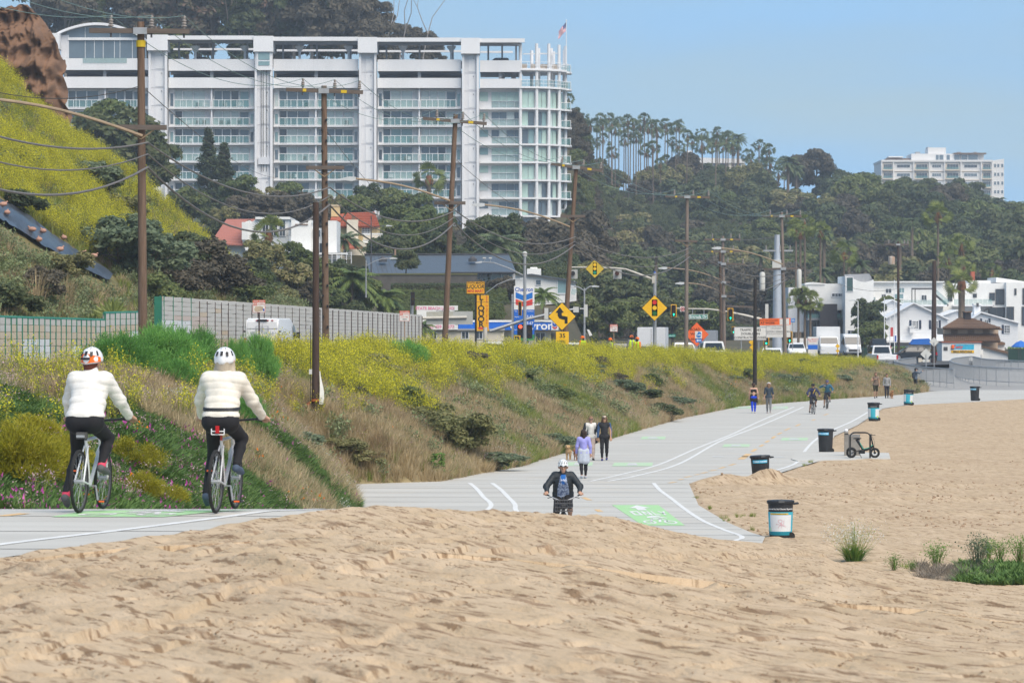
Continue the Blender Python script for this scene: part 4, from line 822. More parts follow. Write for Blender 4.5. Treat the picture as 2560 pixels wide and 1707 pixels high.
BARK=mat('grey_bark',(.13,.105,.085),.9,c2=(.21,.18,.15),vs=2);PALEB=mat('pale_eucalyptus_bark',(.30,.26,.22),.85,c2=(.20,.16,.13),vs=1);PBARK=mat('palm_trunk_bark',(.14,.105,.075),.9,c2=(.20,.155,.115),vs=3,stretch=(.4,.4,3));RBARK=mat('red_palm_boot_bark',(.22,.085,.035),.9,var=.2)
PROTO={}
def proto_tree(key,leafkey,R0,H,ncl,per,leaf,seed,lo,shape='round',bark=BARK,squash=.8,r0=.3,rc=(.22,.4),nb=9):
    cm,cs=crown_mesh(key+'_crown',LEAF[leafkey],R0,H,ncl,per,leaf,seed,squash,lo,shape,rc)
    g=random.Random(seed);top=lo+H*.75
    pts=[(0,0,-1.5),(g.uniform(-.2,.2),0,lo*.5),(g.uniform(-.4,.4),g.uniform(-.3,.3),lo+H*.3),(g.uniform(-.6,.6),0,top)]
    br=[(Vector(pts[2]) if i % 2 else Vector(pts[1]).lerp(Vector(pts[2]),.6),c,r0*.4) for i,c in enumerate(g.sample(cs,min(nb,len(cs))))]
    PROTO[key]=[('crown',cm),('trunk',trunk_mesh(key+'_trunk',bark,pts,br,r0,r0*.35))]
# unit trees: roughly real size, placed with a scale
proto_tree('euc_a','euc',5.5,13,34,190,0.29,11,7,'umbrella',PALEB,.7,.38)
proto_tree('euc_b','rust',5.5,11,30,190,0.29,12,6,'round',PALEB,.75,.35)
proto_tree('euc_c','dark',5,12,30,190,0.29,13,6,'round',PALEB,.75,.35)
proto_tree('oak_a','dark',5,7.5,30,180,0.26,14,1.2)
proto_tree('oak_b','mid',4.6,7,28,180,0.26,15,1.2)
proto_tree('scrub_a','rust',4.6,6.5,28,160,0.24,16,.8,rc=(.2,.34))
proto_tree('scrub_b','olive',4.6,6,28,160,0.24,17,.8,rc=(.2,.34))
proto_tree('bush_g','grey',1.6,1.9,24,220,.06,18,0,r0=.05,rc=(.2,.36))
proto_tree('bush_d','dark',1.6,1.9,24,220,.06,19,0,r0=.05,rc=(.2,.36))
proto_tree('bush_m','mid',1.6,1.9,24,220,.06,20,0,r0=.05,rc=(.2,.36))
proto_tree('bush_b','rust',1.6,1.9,24,220,.058,21,0,r0=.05,rc=(.2,.36))
proto_tree('bush_br','bright',1.6,1.9,24,220,.058,22,0,r0=.05,rc=(.2,.36))
proto_tree('bush_o','olive',1.6,1.9,24,220,.058,23,0,r0=.05,rc=(.2,.36))
def strands(C,D,L,W,seed=0):
    g=np.random.default_rng(seed);n=len(C);d=D/(np.linalg.norm(D,axis=1)[:,None]+1e-9);a=g.normal(0,1,(n,3));u=np.cross(d,a);u /= np.linalg.norm(u,axis=1)[:,None]+1e-9
    l=L*g.uniform(.6,1.3,n)[:,None];V=np.stack([C-u*W,C+u*W,C+d*l],1).reshape(-1,3);return V,np.arange(3*n).reshape(n,3)
def plume_mesh(name,m,seed,R0=1.,H=1.5,ncl=46,per=120,L=.22,W=.010):
    g=np.random.default_rng(seed);Cs=[];Ds=[]
    for i in range(ncl):
        a=g.uniform(0,2*PI);r=R0*math.sqrt(g.random())*.85;h=H*(1-(r/R0)**2*.55)*g.uniform(.45,1);c=np.array([r*math.cos(a),r*math.sin(a),h]);cr=g.uniform(.14,.26)*R0
        p=g.normal(0,.42,(per,3))*cr*np.array([1,1,1.25]);Cs.append(c+p-np.array([0,0,cr*.5]));Ds.append(p/cr+np.array([c[0]*.5,c[1]*.5,1.1])+g.normal(0,.45,(per,3)))
    V,Fc=strands(np.concatenate(Cs),np.concatenate(Ds),L,W,seed+1);return npmesh(name,V,Fc,m)
def stems_mesh(name,m,seed,R0,H,n=14):
    g=random.Random(seed);b=MB()
    for i in range(n): a=g.uniform(0,2*PI);r=R0*g.random()*.7;b.tube([(r*.2*math.cos(a),r*.2*math.sin(a),-.1),(r*math.cos(a),r*math.sin(a),H*.75)],[.014*R0,.006*R0],4)
    return b.mesh(name,m)
STEMG=mat('green_stems',(.10,.14,.04),.8);STEMB=mat('brown_stems',(.16,.11,.06),.9)
for i,lk in enumerate(('fennel','fennel','chart')):
    PROTO['fennel_%d' % i]=[('fronds',plume_mesh('fronds',LEAF[lk],40+i,ncl=75,per=190,W=.009 if i<2 else .011,L=.13 if i<2 else .10)),('stems',stems_mesh('stems',STEMG,50+i,1,1.5))]
# palms
def fan_crown(name,m,seed,n=30,L=1.25,Rf=.95,seg=9):
    g=random.Random(seed);V=[];Fc=[]
    for i in range(n):
        el=g.uniform(-.75,1.4);az=i*2.399+g.uniform(-.2,.2);d=Vector((math.cos(az)*math.cos(el),math.sin(az)*math.cos(el),math.sin(el)));side=d.cross(Vector((0,0,1)));side=side.normalized() if side.length>.05 else Vector((1,0,0));ro=g.uniform(-1.3,1.3);upn=side.cross(d);side,upn=side*math.cos(ro)+upn*math.sin(ro),upn*math.cos(ro)-side*math.sin(ro)
        l=L*g.uniform(.7,1.15);b=d*l+Vector((0,0,-.12*l*l));k=len(V);V+=[tuple(side*.02),tuple(-side*.02),tuple(b)];Fc.append((k,k+1,k+2));rf=Rf*g.uniform(.8,1.15)
        for j in range(seg):
            a0=R(-78)+R(156)*j/seg;am=a0+R(78)/seg;a1=a0+R(135)/seg
            dr=lambda a,q,dp: tuple(b+(d*math.cos(a)+side*math.sin(a))*rf*q+upn*dp+Vector((0,0,-.16*q*q*rf)))
            k=len(V);V+=[tuple(b),dr(a0,.62,-.02),dr(am,1.0,.03),dr(a1,.62,-.02)];Fc+=[(k,k+1,k+2),(k,k+2,k+3)]
    me=bpy.data.meshes.new(name);me.from_pydata(V,[],Fc);me.materials.append(m);return me
def skirt_mesh(name,m,seed,n=26,h=1.3,r=.55):
    g=random.Random(seed);V=[];Fc=[]
    for i in range(n):
        a=g.uniform(0,2*PI);z0=g.uniform(-.2,.3);w=g.uniform(.12,.3);k=len(V);rr=r*g.uniform(.6,1.2)
        V+=[(.12*math.cos(a),.12*math.sin(a),z0),(rr*math.cos(a+w),rr*math.sin(a+w),z0-h*g.uniform(.5,1)),(rr*math.cos(a-w),rr*math.sin(a-w),z0-h*g.uniform(.5,1))];Fc.append((k,k+1,k+2))
    me=bpy.data.meshes.new(name);me.from_pydata(V,[],Fc);me.materials.append(m);return me
def feather_crown(name,m,seed,n=46,L=2.6,nl=12):
    g=random.Random(seed);V=[];Fc=[]
    for i in range(n):
        el=g.uniform(-.35,1.3);az=i*2.399;h=Vector((math.cos(az),math.sin(az),0));side=Vector((-math.sin(az),math.cos(az),0));l=L*g.uniform(.75,1.1)
        pt=lambda t: h*(l*t*math.cos(el*(1-.35*t)))+Vector((0,0,l*t*math.sin(el)-.62*l*t*t))
        for j in range(nl):
            t=.12+.88*j/nl;p=pt(t);q=pt(min(1,t+.1));w=l*.17*math.sin(PI*min(1,t*.9+.12))+.03
            for s in (-1,1): k=len(V);V+=[tuple(p),tuple(q),tuple(p.lerp(q,1.2)+side*s*w+Vector((0,0,-w*.55)))];Fc.append((k,k+1,k+2))
    me=bpy.data.meshes.new(name);me.from_pydata(V,[],Fc);me.materials.append(m);return me
FANC=[fan_crown('fan_crown',LEAF['npalm'],60+i,34) for i in range(3)];FAND=[fan_crown('dusky_fan_crown',LEAF['dpalm'],64+i) for i in range(3)];SKIRT=[skirt_mesh('dead_skirt',LEAF['dead'],70+i) for i in range(2)]
FEAC=[feather_crown('feather_crown',LEAF['dpalm'],80+i) for i in range(2)];FEAG=feather_crown('green_feather_crown',LEAF['palm'],85)
TRK=MB().tube([(0,0,0),(.012,0,.35),(.0,.01,.7),(0,0,1)],[1.25,1.0,.9,.95],8).mesh('palm_trunk',PBARK,True);TRKR=MB().tube([(0,0,0),(0,0,1)],[1,.8],8).mesh('palm_boot',RBARK,True)
def palm(kind,px,py,Y,base,label,group,size=1.,near=False,name=None,r=.2,lean=0):
    top=P(px,py,Y);g=base;H=top.z-g;i=int(px*7+py) % 3
    t=thing(name or ('fan_palm' if kind=='fan' else 'date_palm'),label,'palm tree',(top.x,Y,g),rnd.uniform(0,6),group)
    mk('trunk',TRK,t,(0,0,-.5),(0,lean,0),(r,r,H+.5));off=Vector((math.sin(lean)*(H+.5),0,math.cos(lean)*(H+.5)-.5))
    if kind=='fan':
        mk('crown',(FANC if near else FAND)[i],t,off,(0,0,rnd.uniform(0,6)),size);sk=mk('dead_skirt',SKIRT[i % 2],t,off,(0,0,0),(size,size,size*rnd.uniform(.7,1.6)))
        if near: mk('boot',TRKR,t,off+Vector((0,0,-1.0*size)),(0,0,0),(r*1.35,r*1.35,1.0*size))
    else: mk('crown',FEAG if near else FEAC[i % 2],t,off,(0,0,rnd.uniform(0,6)),size)
    return t
def plant(key,name,label,cat,loc,scale,group=None,rz=None):
    t=thing(name,label,cat,loc,rnd.uniform(0,6) if rz is None else rz,group);t.scale=(scale,)*3 if isinstance(scale,(int,float)) else scale
    for nm,me in PROTO[key]: mk(nm,me,t)
    return t
# --- ridge palms
gp='fan palms on the ridge';lab='tall slender fan palm on the ridge beside the condominium'
for (zx,zy) in ((70,480),(115,610),(60,640),(150,660),(195,650),(240,700),(320,640),(400,640),(350,700),(300,690),(480,680),(560,660),(520,720),(600,690),(690,640),(760,690),(720,720),(850,690),(880,730),(940,720),(975,700),(1030,780),(1080,830),(910,830),(960,870),(340,810),(240,830),(430,920),(620,800),(540,820),(760,870),(700,900),(860,990),(820,1010),(1030,1090),(1000,940),(270,870),(800,760),(640,750),(450,730),(90,720),(420,690),(660,700),(790,700),(570,760)):
    px,py=1400+zx/3.267,100+zy/3.267;Y=rnd.uniform(930,1030);palm('fan',px,py,Y,float(BACKZ(GX(px,Y),Y)),lab,gp,rnd.uniform(.8,1.05),r=.14,lean=rnd.uniform(-.03,.03))
lab2='dusky fan palm in front of the half hidden pale building'
for (zx,zy,s) in ((1165,770,1.9),(1165,850,2.6),(1285,760,2),(1300,830,2),(1350,820,2),(1370,790,2),(1240,880,1.8),(1625,860,2),(1710,900,2),(1540,940,2),(1560,980,2),(1720,1010,2),(1650,1000,2),(1400,860,2),(1830,1010,2.4),(1780,1090,2),(1270,830,2),(1330,880,1.8),(1420,900,2.),(1690,950,2)):
    px,py=1400+zx/3.267,100+zy/3.267;Y=rnd.uniform(930,1020);palm('fan',px,py,Y,float(BACKZ(GX(px,Y),Y)),lab2,'fan palms by the pale building',s*.5,r=.15,lean=rnd.uniform(-.02,.02))
for px,py,s,l_ in ((1845,345,1.9,'broad crowned date palm standing over the half hidden pale building'),(1970,407,2.3,'great date palm at the right end of the ridge palms'),(1990,425,1.9,'drooping date palm beside the great date palm on the ridge'),(2186,453,1.9,'lone date palm silhouetted left of the far apartment tower'),(2133,466,1.5,'low date palm crown among the bluff trees left of the lone palm'),(2496,504,1.9,'dark date palm on the bluff right of the far tower'),(2545,514,1.9,'dark date palm at the end of the bluff beyond the far tower'),(2085,458,1.6,'shaggy date palm half buried in the bluff trees')):
    Y=rnd.uniform(900,960);palm('date',px,py,Y,float(BACKZ(GX(px,Y),Y))-2,l_,'date palms on the bluff',s*.56,r=.36)
# palms behind and between the beach houses
for px,py,Y,base,s,l_ in ((2345,532,570,2,1.5,'very tall lone fan palm behind the beach houses'),(2001,583,560,2,1.25,'fan palm with red boots in the cluster of three by the steel pole'),(2051,578,560,2,1.25,'leaning fan palm with bright crown right of the cluster of three'),(2012,556,565,2,1.1,'highest fan palm of the cluster by the steel pole'),(2110,632,540,2,1.35,'shaggy fan palm rising beside the curved parapet'),(2404,612,560,2,1.3,'upper fan palm of the clump behind the dark pole'),(2373,648,555,2,1.3,'left fan palm of the clump behind the dark pole'),(2411,668,552,2,1.2,'lower right fan palm of the clump behind the dark pole'),(2480,676,590,2,1.1,'short fan palm on the bluff foot behind the brick chimney'),(2404,704,470,1,1.35,'stout fan palm with ringed trunk in front of the white houses'),(1990,568,575,2,1.1,'left fan palm of the cluster by the steel pole')):
    palm('fan',px,py,Y,base,l_,'fan palms behind the beach houses',s*.72,True,r=.17 if py != 704 else .42,lean=.0)
for px,py in ((1996,748),(2012,744),(2026,752)): palm('fan',px,py,500,1,'bushy low fan palm before the black stair tower','bushy palms by the stair tower',.85,True,r=.16)
for px,py,Y,s,l_ in ((2149,660,600,1.4,'dark arching date palm at the bluff foot behind the curved parapet house'),(2054,684,590,1.5,'brownish arching date palm behind the white modernist house'),(2122,610,640,1.2,'date palm on the slope above the shaggy fan palm'),(2250,590,700,1.3,'date palm high on the slope above the transformer pole'),(1640,630,640,1.3,'arching date palm on the slope behind the double arm pole'),(1590,640,640,1.1,'small date palm on the slope left of the double arm pole'),(1900,640,640,1.3,'arching date palm on the slope behind the white transformer'),(2280,555,720,1.3,'date palm in the middle of the bluff below the far tower'),(2060,590,650,1.4,'dark date palm behind the leaning bright fan palm'),(1248,612,440,1.7,'great arching date palm above the grey metal roof')):
    X=GX(px,Y);palm('date',px,py,Y,float(BACKZ(X,Y))-1,l_,'date palms on the slopes',s*(.6 if py != 612 else .8),r=.3)
palm('fan',1072,440,600,17,'fan palm standing before the middle balconies of the condominium',None,1.3,True,r=.4)
palm('fan',672,578,395,9,'shaggy fan palm before the red roofed house',None,.95,True,r=.25)
palm('date',1358,738,385,4,'feathery palm between the price sign and the white house',None,.8,True,r=.12);palm('date',880,700,350,2.5,'feathery palm with dead fronds below the yellow house',None,1.1,True,r=.15);palm('date',1015,545,520,12,'tall feathery palm left of the leaning power pole',None,1.3,True,r=.2);palm('date',865,600,430,9,'grey feathery palm in front of the yellow house',None,.9,False,r=.15);palm('date',958,745,352,2.5,'broad leaved palm at the far end of the retaining wall',None,.9,True,r=.14);palm('date',1056,815,362,2.3,'small feathery palm in front of the liquor hoarding',None,.55,True,r=.1)
hp=ray(HILLZ,272,785,150,260) or Vector((-18.5,185,3.4));t=thing('fan_palm','squat fan palm bush behind the low green posted wall','palm tree',(GX(270,186),186,3.2));mk('crown',FANC[0],t,(0,0,1.5),(0,0,.5),.95);mk('crown',FANC[1],t,(.5,.3,.9),(0,0,2),.8);mk('trunk',TRK,t,(0,0,-.5),(0,0,0),(.22,.22,2));mk('dead_skirt',SKIRT[0],t,(0,0,1.4),(0,0,0),1.1)
# --- trees behind the condominium
labs={'euc_a': 'tall grey green eucalyptus crowding behind the condominium roof','euc_b': 'rust tinged eucalyptus crowding behind the condominium roof','euc_c': 'dark eucalyptus crowding behind the condominium roof'}
for px,py,k,s in ((110,30,'euc_b',1.1),(165,15,'euc_b',1.2),(60,80,'euc_b',.7),(215,40,'euc_c',1.1),(260,-5,'euc_b',1.2),(320,20,'euc_b',1.1),(370,60,'euc_a',1.),(420,30,'euc_a',1.2),(470,10,'euc_a',1.3),(530,40,'euc_a',1.2),(580,10,'euc_c',1.3),(640,30,'euc_a',1.3),(690,0,'euc_a',1.3),(735,20,'euc_c',1.2),(780,30,'euc_b',1.2),(830,25,'euc_b',1.1),(860,60,'euc_b',1.1),(905,45,'euc_b',1.0),(935,50,'euc_b',.8),(990,105,'euc_b',.75),(1040,110,'euc_b',.65),(1070,118,'euc_b',.55),(940,100,'euc_b',.8),(500,90,'euc_a',.9),(600,100,'euc_c',.9),(700,110,'euc_b',.9),(800,105,'euc_c',.9),(430,120,'oak_b',.9),(1090,140,'euc_b',.45)):
    Y=rnd.uniform(712,770);c=P(px,py,Y);h={'euc_a': 13.5,'euc_b': 11.5,'euc_c': 12,'oak_b': 4}[k]*s
    plant(k,'eucalyptus_tree',labs.get(k,'leafy green tree seen through the open roof deck').replace('crowding behind the condominium roof','behind the '+('vaulted penthouse' if px<372 else 'roof span left of the glass lift' if px<640 else 'roof span right of the glass lift' if px<900 else 'roof span by the bare trees')),'tree',(c.x,Y,c.z-h),s,'eucalyptus behind the condominium')
DEADB=mat('bare_grey_branches',(.30,.27,.25),.9)
for j,(px,py,h) in enumerate(((1000,85,9),(1058,80,6.5),(960,80,7))):
    b=MB();g=random.Random(j+3)
    def bran(p,d,l,r,n):
        q=p+d*l;b.tube([p,p.lerp(q,.5)+Vector((g.uniform(-.1,.1),0,0))*l,q],[r,r*.8,r*.6],4)
        if n:
            for _ in range(2): bran(q,(d+Vector((g.uniform(-.6,.6),g.uniform(-.4,.4),g.uniform(-.1,.3)))).normalized(),l*g.uniform(.6,.85),r*.6,n-1)
    bran(Vector((0,0,-6)),Vector((.1,0,1)).normalized(),6+h*.4,.16,4)
    b.obj('bare_tree',DEADB,None,loc=P(px,py+40,735));tag(bpy.context.scene.collection.objects[-1],['forked bare grey tree rising above the condominium roof','small bare grey tree right of the forked bare one','slender bare grey tree beside the rust tinged crowns'][j],'tree')
# --- star pines, hedges and trees around the houses
def star_pine(px,pyt,pyb,Y,w,label):
    t0=P(px,pyt,Y);b0=P(px,pyb,Y);H=t0.z-b0.z;t=thing('star_pine',label,'tree',b0);g=np.random.default_rng(int(px));Cs=[];Ds=[]
    for i in range(30):
        f=i/30;z=H*(.12+.88*f);rr=w*(1-f)**.75*(.7+.4*g.random())
        for k in range(8):
            a=g.uniform(0,2*PI);n=46;s=np.sqrt(g.random(n));Cs.append(np.stack([rr*s*math.cos(a)+g.normal(0,.16,n),rr*s*math.sin(a)+g.normal(0,.16,n),z+.28*rr*s**2+g.normal(0,.1,n)],1));Ds.append(np.tile([math.cos(a)*.3,math.sin(a)*.3,1],(n,1)))
    V,Fc=leaves(np.concatenate(Cs),np.concatenate(Ds),.14,1.8,.5,5);mk('crown',npmesh('pine_crown',V,Fc,LEAF['dark']),t);MB().cyl((0,0,-1),(0,0,H*.98),.3,.05,7).obj('trunk',BARK,t)
star_pine(522,318,580,590,3.2,'tall star pine before the left balconies of the condominium');star_pine(560,355,570,592,2.4,'shorter star pine beside the tall one before the condominium')
def grp(lst,name,cat,group,lab,base=None):
    for k,px,py,Y,s,*l_ in lst:
        c=P(px,py,Y);h={'oak_a': 4.6,'oak_b': 4.3,'scrub_a': 4,'scrub_b': 3.8,'euc_a': 13,'euc_b': 11,'euc_c': 12}.get(k,1.1)*s
        plant(k,name,l_[0] if l_ else lab,cat,(c.x,Y,c.z-h),s,group)
grp([('oak_a',285,370,480,1.25,'great dark tree at the hillside edge before the condominium'),('oak_a',350,395,485,1.25,'dark tree beside the tall roadside pole before the condominium'),('oak_b',255,310,490,.8,'small olive tree at the top of the yellow hillside'),('oak_a',380,420,482,.7,'low dark tree at the foot of the left lift tower')],'dark_tree','tree',None,'')
grp([('oak_b',600,485,560,.7),('scrub_a',640,520,540,.75),('scrub_a',700,525,540,.8),('scrub_a',760,520,545,.7),('scrub_a',590,530,540,.7),('oak_b',480,510,520,.6),('scrub_b',660,500,560,.7),('oak_a',460,520,520,.65),('scrub_b',830,515,560,.6),('oak_b',720,490,575,.55),('scrub_b',560,540,470,.45),('scrub_a',810,540,540,.55),('oak_a',545,560,500,.55)],'scrub_tree','tree','scrubby trees below the condominium','scrubby tree on the bank below the condominium balconies')
grp([('oak_b',960,590,470,.55),('oak_b',1000,560,480,.6),('oak_b',1050,590,470,.7),('oak_b',1020,610,450,.45),('oak_a',985,625,445,.5),('oak_a',920,500,560,.6),('oak_b',1085,570,480,.7),('oak_b',980,510,560,.6),('oak_a',1100,610,460,.6),('oak_a',940,630,445,.4),('oak_b',900,525,540,.55),('oak_b',1045,520,560,.55)],'leafy_tree','tree','leafy trees above the grey roof','leafy green tree above the long grey metal roof')
grp([('oak_a',1015,650,414,.35,'small dark tree growing against the grey metal roof'),('oak_a',1215,590,455,.62,'tall dark hedge tree left of the garden steps'),('oak_a',1265,585,455,.6,'tall dark hedge tree right of the garden steps')],'leafy_tree','tree',None,'')
grp([('scrub_a',1395,620,520,1.0),('scrub_a',1350,600,540,.9),('scrub_a',1440,640,520,1.1),('euc_b',1480,600,560,.8),('scrub_a',1300,590,540,.7),('scrub_b',1470,700,500,.9),('oak_a',1500,740,480,.8),('oak_b',1455,790,440,.6),('oak_b',1530,800,440,.6),('oak_b',1590,790,445,.55),('oak_a',1600,760,480,.8),('oak_a',1680,790,470,.7),('oak_b',1760,800,470,.6),('oak_a',1560,700,540,1.),('scrub_a',1330,640,500,.7)],'canyon_tree','tree','trees in the canyon mouth','tree in the canyon mouth behind the traffic signals')
grp([('oak_a',2170,790,495,.55,'round dark tree beside the white tower house'),('oak_b',2185,835,485,.42,'leafy palm-like shrub before the clapboard house'),('oak_b',2160,850,490,.4,'low green shrub left of the clapboard house'),('oak_b',2225,765,520,.35,'green shrub showing above the clapboard cottage roof')],'garden_tree','tree',None,'')
# --- wood on the hillside to the right: every crown on its own
g2=random.Random(5);cells=[]
for i in range(190):
    px=g2.uniform(1425,2600);top=np.interp(px,[1425,1560,1700,1850,1950,2040,2120,2200,2300,2560],[430,440,425,430,455,445,470,490,505,515])
    f=g2.random()**1.3;py=top+(790-top)*f*.92;Y=np.interp(py,[430,560,700,800],[985,860,690,600])+g2.uniform(-25,25);cells.append((Y,px,py))
names={'oak_a': 'dark green tree in the wood on the far hillside','oak_b': 'mid green tree in the wood on the far hillside','scrub_a': 'bare brown scrub tree in the wood on the far hillside','scrub_b': 'olive scrub tree in the wood on the far hillside','euc_b': 'tall rusty eucalyptus in the wood on the far hillside','euc_c': 'tall dark eucalyptus in the wood on the far hillside'}
for Y,px,py in sorted(cells,reverse=True):
    v=vnoise(px/130.,py/90.,3);k=g2.choice(['oak_a','oak_a','oak_b','oak_b','euc_c'] if v<.45 else ['scrub_a','scrub_b','scrub_b','oak_a','scrub_a','euc_b'])
    if k.startswith('euc') and py<520 and not (1990<px<2200): k='oak_a'
    s=g2.uniform(.85,1.5)*(.8 if k.startswith('euc') else 1);c=P(px,py,Y);h={'oak_a': 5,'oak_b': 4.6,'scrub_a': 4.4,'scrub_b': 4.2,'euc_b': 11,'euc_c': 12}[k]*s
    plant(k,'hillside_tree',names[k].replace('in the wood on the far hillside',('high' if py<590 else 'low')+' in the wood '+('beside the condominium end' if px<1620 else 'below the ridge palms' if px<1900 else 'left of the lone date palm' if px<2190 else 'below the far tower')),'tree',(c.x,Y,c.z-h),(s,s,s*g2.uniform(.8,1.15)),'hillside wood')
for px,py,s in ((1995,430,.8),(2040,420,.9),(2075,470,.9),(2110,480,.8),(2150,500,.9),(2230,500,.7),(2270,490,.7),(2320,500,.8),(2390,500,.8),(2440,510,.8),(2150,485,.8)):
    c=P(px,py,975);plant('euc_b' if px<2060 else 'euc_c','skyline_tree','spreading skyline tree on the bluff edge near the far tower','tree',(c.x,975,c.z-11*s),s,'bluff skyline trees')
# ------------------------------------------------------------------ ground cover: uncountable, one object for each kind
def gn_scatter(name,pts,protos_mesh,smin,smax,tilt=.15,seed=0,zs=1.):
    n=len(pts);g=np.random.default_rng(seed);me=bpy.data.meshes.new(name);me.vertices.add(n);me.vertices.foreach_set('co',np.asarray(pts,np.float32).ravel())
    ro=np.stack([g.normal(0,tilt,n),g.normal(0,tilt,n),g.uniform(0,2*PI,n)],1).astype(np.float32);sc=g.uniform(smin,smax,n).astype(np.float32);sv=np.stack([sc,sc,sc*zs*g.uniform(.8,1.2,n)],1).astype(np.float32)
    for nm,arr in (('rot',ro),('scl',sv)): a=me.attributes.new(nm,'FLOAT_VECTOR','POINT');a.data.foreach_set('vector',arr.ravel())
    src=bpy.data.objects.new(name+'_sprig',protos_mesh)
    ng=bpy.data.node_groups.new(name,'GeometryNodeTree');ng.interface.new_socket('Geometry',in_out='INPUT',socket_type='NodeSocketGeometry');ng.interface.new_socket('Geometry',in_out='OUTPUT',socket_type='NodeSocketGeometry')
    N=ng.nodes;L=ng.links;gi=N.new('NodeGroupInput');go=N.new('NodeGroupOutput');ip=N.new('GeometryNodeInstanceOnPoints');oi=N.new('GeometryNodeObjectInfo');oi.inputs[0].default_value=src
    L.new(gi.outputs[0],ip.inputs['Points']);L.new(oi.outputs['Geometry'],ip.inputs['Instance'])
    for nm,sk in (('rot','Rotation'),('scl','Scale')):
        na=N.new('GeometryNodeInputNamedAttribute');na.data_type='FLOAT_VECTOR';na.inputs[0].default_value=nm;L.new(na.outputs[0],ip.inputs[sk])
    L.new(ip.outputs[0],go.inputs[0]);o=mk(name,me);md=o.modifiers.new('scatter','NODES');md.node_group=ng
    return o
def tuft(name,m,n,H,spread,w,seed,curve=.3):
    g=np.random.default_rng(seed);V=[];Fc=[]
    for i in range(n):
        a=g.uniform(0,2*PI);r=spread*.35*g.random();h=H*g.uniform(.5,1.1);lean=spread*g.uniform(.2,1);b=np.array([r*math.cos(a),r*math.sin(a),-.03]);s=np.array([-math.sin(a),math.cos(a),0])*w;d=np.array([math.cos(a),math.sin(a),0])
        mid=b+d*lean*.4+np.array([0,0,h*.6]);tip=b+d*lean+np.array([0,0,h*(1-curve*.3)]);k=len(V);V+=[b-s,b+s,mid+s*.8,mid-s*.8,tip];Fc+=[(k,k+1,k+2),(k,k+2,k+3),(k+3,k+2,k+4)]
    return npmesh(name,V,Fc,m)
def sprig(name,m,mf,n,H,spread,fs,nf,seed,low=.45,stem_m=None):
    """thin stems with a haze of small blossoms towards the tips"""
    g=np.random.default_rng(seed);V=[];Fc=[];mi=[]
    for i in range(n):
        a=g.uniform(0,2*PI);r=spread*g.random();tip=np.array([r*math.cos(a),r*math.sin(a),H*g.uniform(.65,1)]);b=tip*np.array([.15,.15,0]);s=np.array([-math.sin(a),math.cos(a),0])*.008;k=len(V)
        V+=[b-s,b+s,tip];Fc.append((k,k+1,k+2));mi.append(0)
        for j in range(nf):
            t=low+(1-low)*g.random();p=b+(tip-b)*t+g.normal(0,.055,3);q=g.normal(0,1,(2,3));q /= np.linalg.norm(q,axis=1)[:,None];f=fs*g.uniform(.6,1.2);k=len(V);V+=[p+q[0]*f,p+q[1]*f,p-(q[0]+q[1])*f*.6];Fc.append((k,k+1,k+2));mi.append(1 if g.random()<.72 else 0)
    me=npmesh(name,V,Fc,m);me.materials.append(mf);me.polygons.foreach_set('material_index',mi);return me
DRY=leafmat('dry_grass',[(0.33,0.248,0.13),(0.496,0.389,0.224),(0.637,0.531,0.342)],trl=.3,objvar=.5);RUSTG=leafmat('rust_dry_grass',[(0.295,0.206,0.118),(0.413,0.307,0.183),(0.531,0.413,0.26)],trl=.25,objvar=.5);GRN=leafmat('green_grass',[(.15,.20,.035),(.24,.29,.06),(.36,.38,.13)],trl=.3,objvar=.5)
MUS=leafmat('mustard_blossom',[(.58,.53,.015),(.72,.66,.025),(.80,.74,.07)],trl=.3,objvar=.3);MST=leafmat('mustard_stems',[(0.144,0.176,0.04),(0.24,0.256,0.056),(0.32,0.304,0.08)],trl=.3,objvar=.5);ICE=leafmat('ice_plant_fingers',[(0.068,0.135,0.033),(0.112,0.195,0.048),(0.18,0.27,0.075)],trl=.15,objvar=.4)
PINK=leafmat('pink_blossom',[(.55,.06,.38),(.62,.12,.45)],trl=.2);LILAC=leafmat('pale_pink_blossom',[(.50,.30,.36),(.58,.42,.46)],trl=.2);WHT=leafmat('white_blossom',[(.62,.64,.60),(.75,.75,.72)],trl=.2);POPPY=leafmat('poppy_blossom',[(.72,.18,.01),(.80,.27,.02)],trl=.2)
SAGE=leafmat('sage_leaves',[(.12,.15,.07),(.18,.22,.10),(.25,.29,.15)],trl=.2,objvar=.4)
t_dry=tuft('t1',DRY,26,.5,.32,.007,1);t_rust=tuft('t2',RUSTG,30,.48,.36,.008,2);t_grn=tuft('t3',GRN,26,.42,.3,.008,3)
t_mus=sprig('t4',MST,MUS,14,1.0,.42,.026,11,4);t_ice=tuft('t5',ICE,26,.15,.2,.016,5);t_sage=sprig('t6',SAGE,SAGE,12,.4,.34,.04,16,6,.1);t_pink=sprig('t7',GRN,PINK,3,.2,.12,.032,4,7,.9);t_lil=sprig('t8',GRN,LILAC,10,.5,.3,.018,8,8,.5);t_wht=sprig('t9',GRN,WHT,14,.5,.34,.02,8,9,.5);t_pop=sprig('t10',GRN,POPPY,6,.3,.2,.03,4,10,.8)
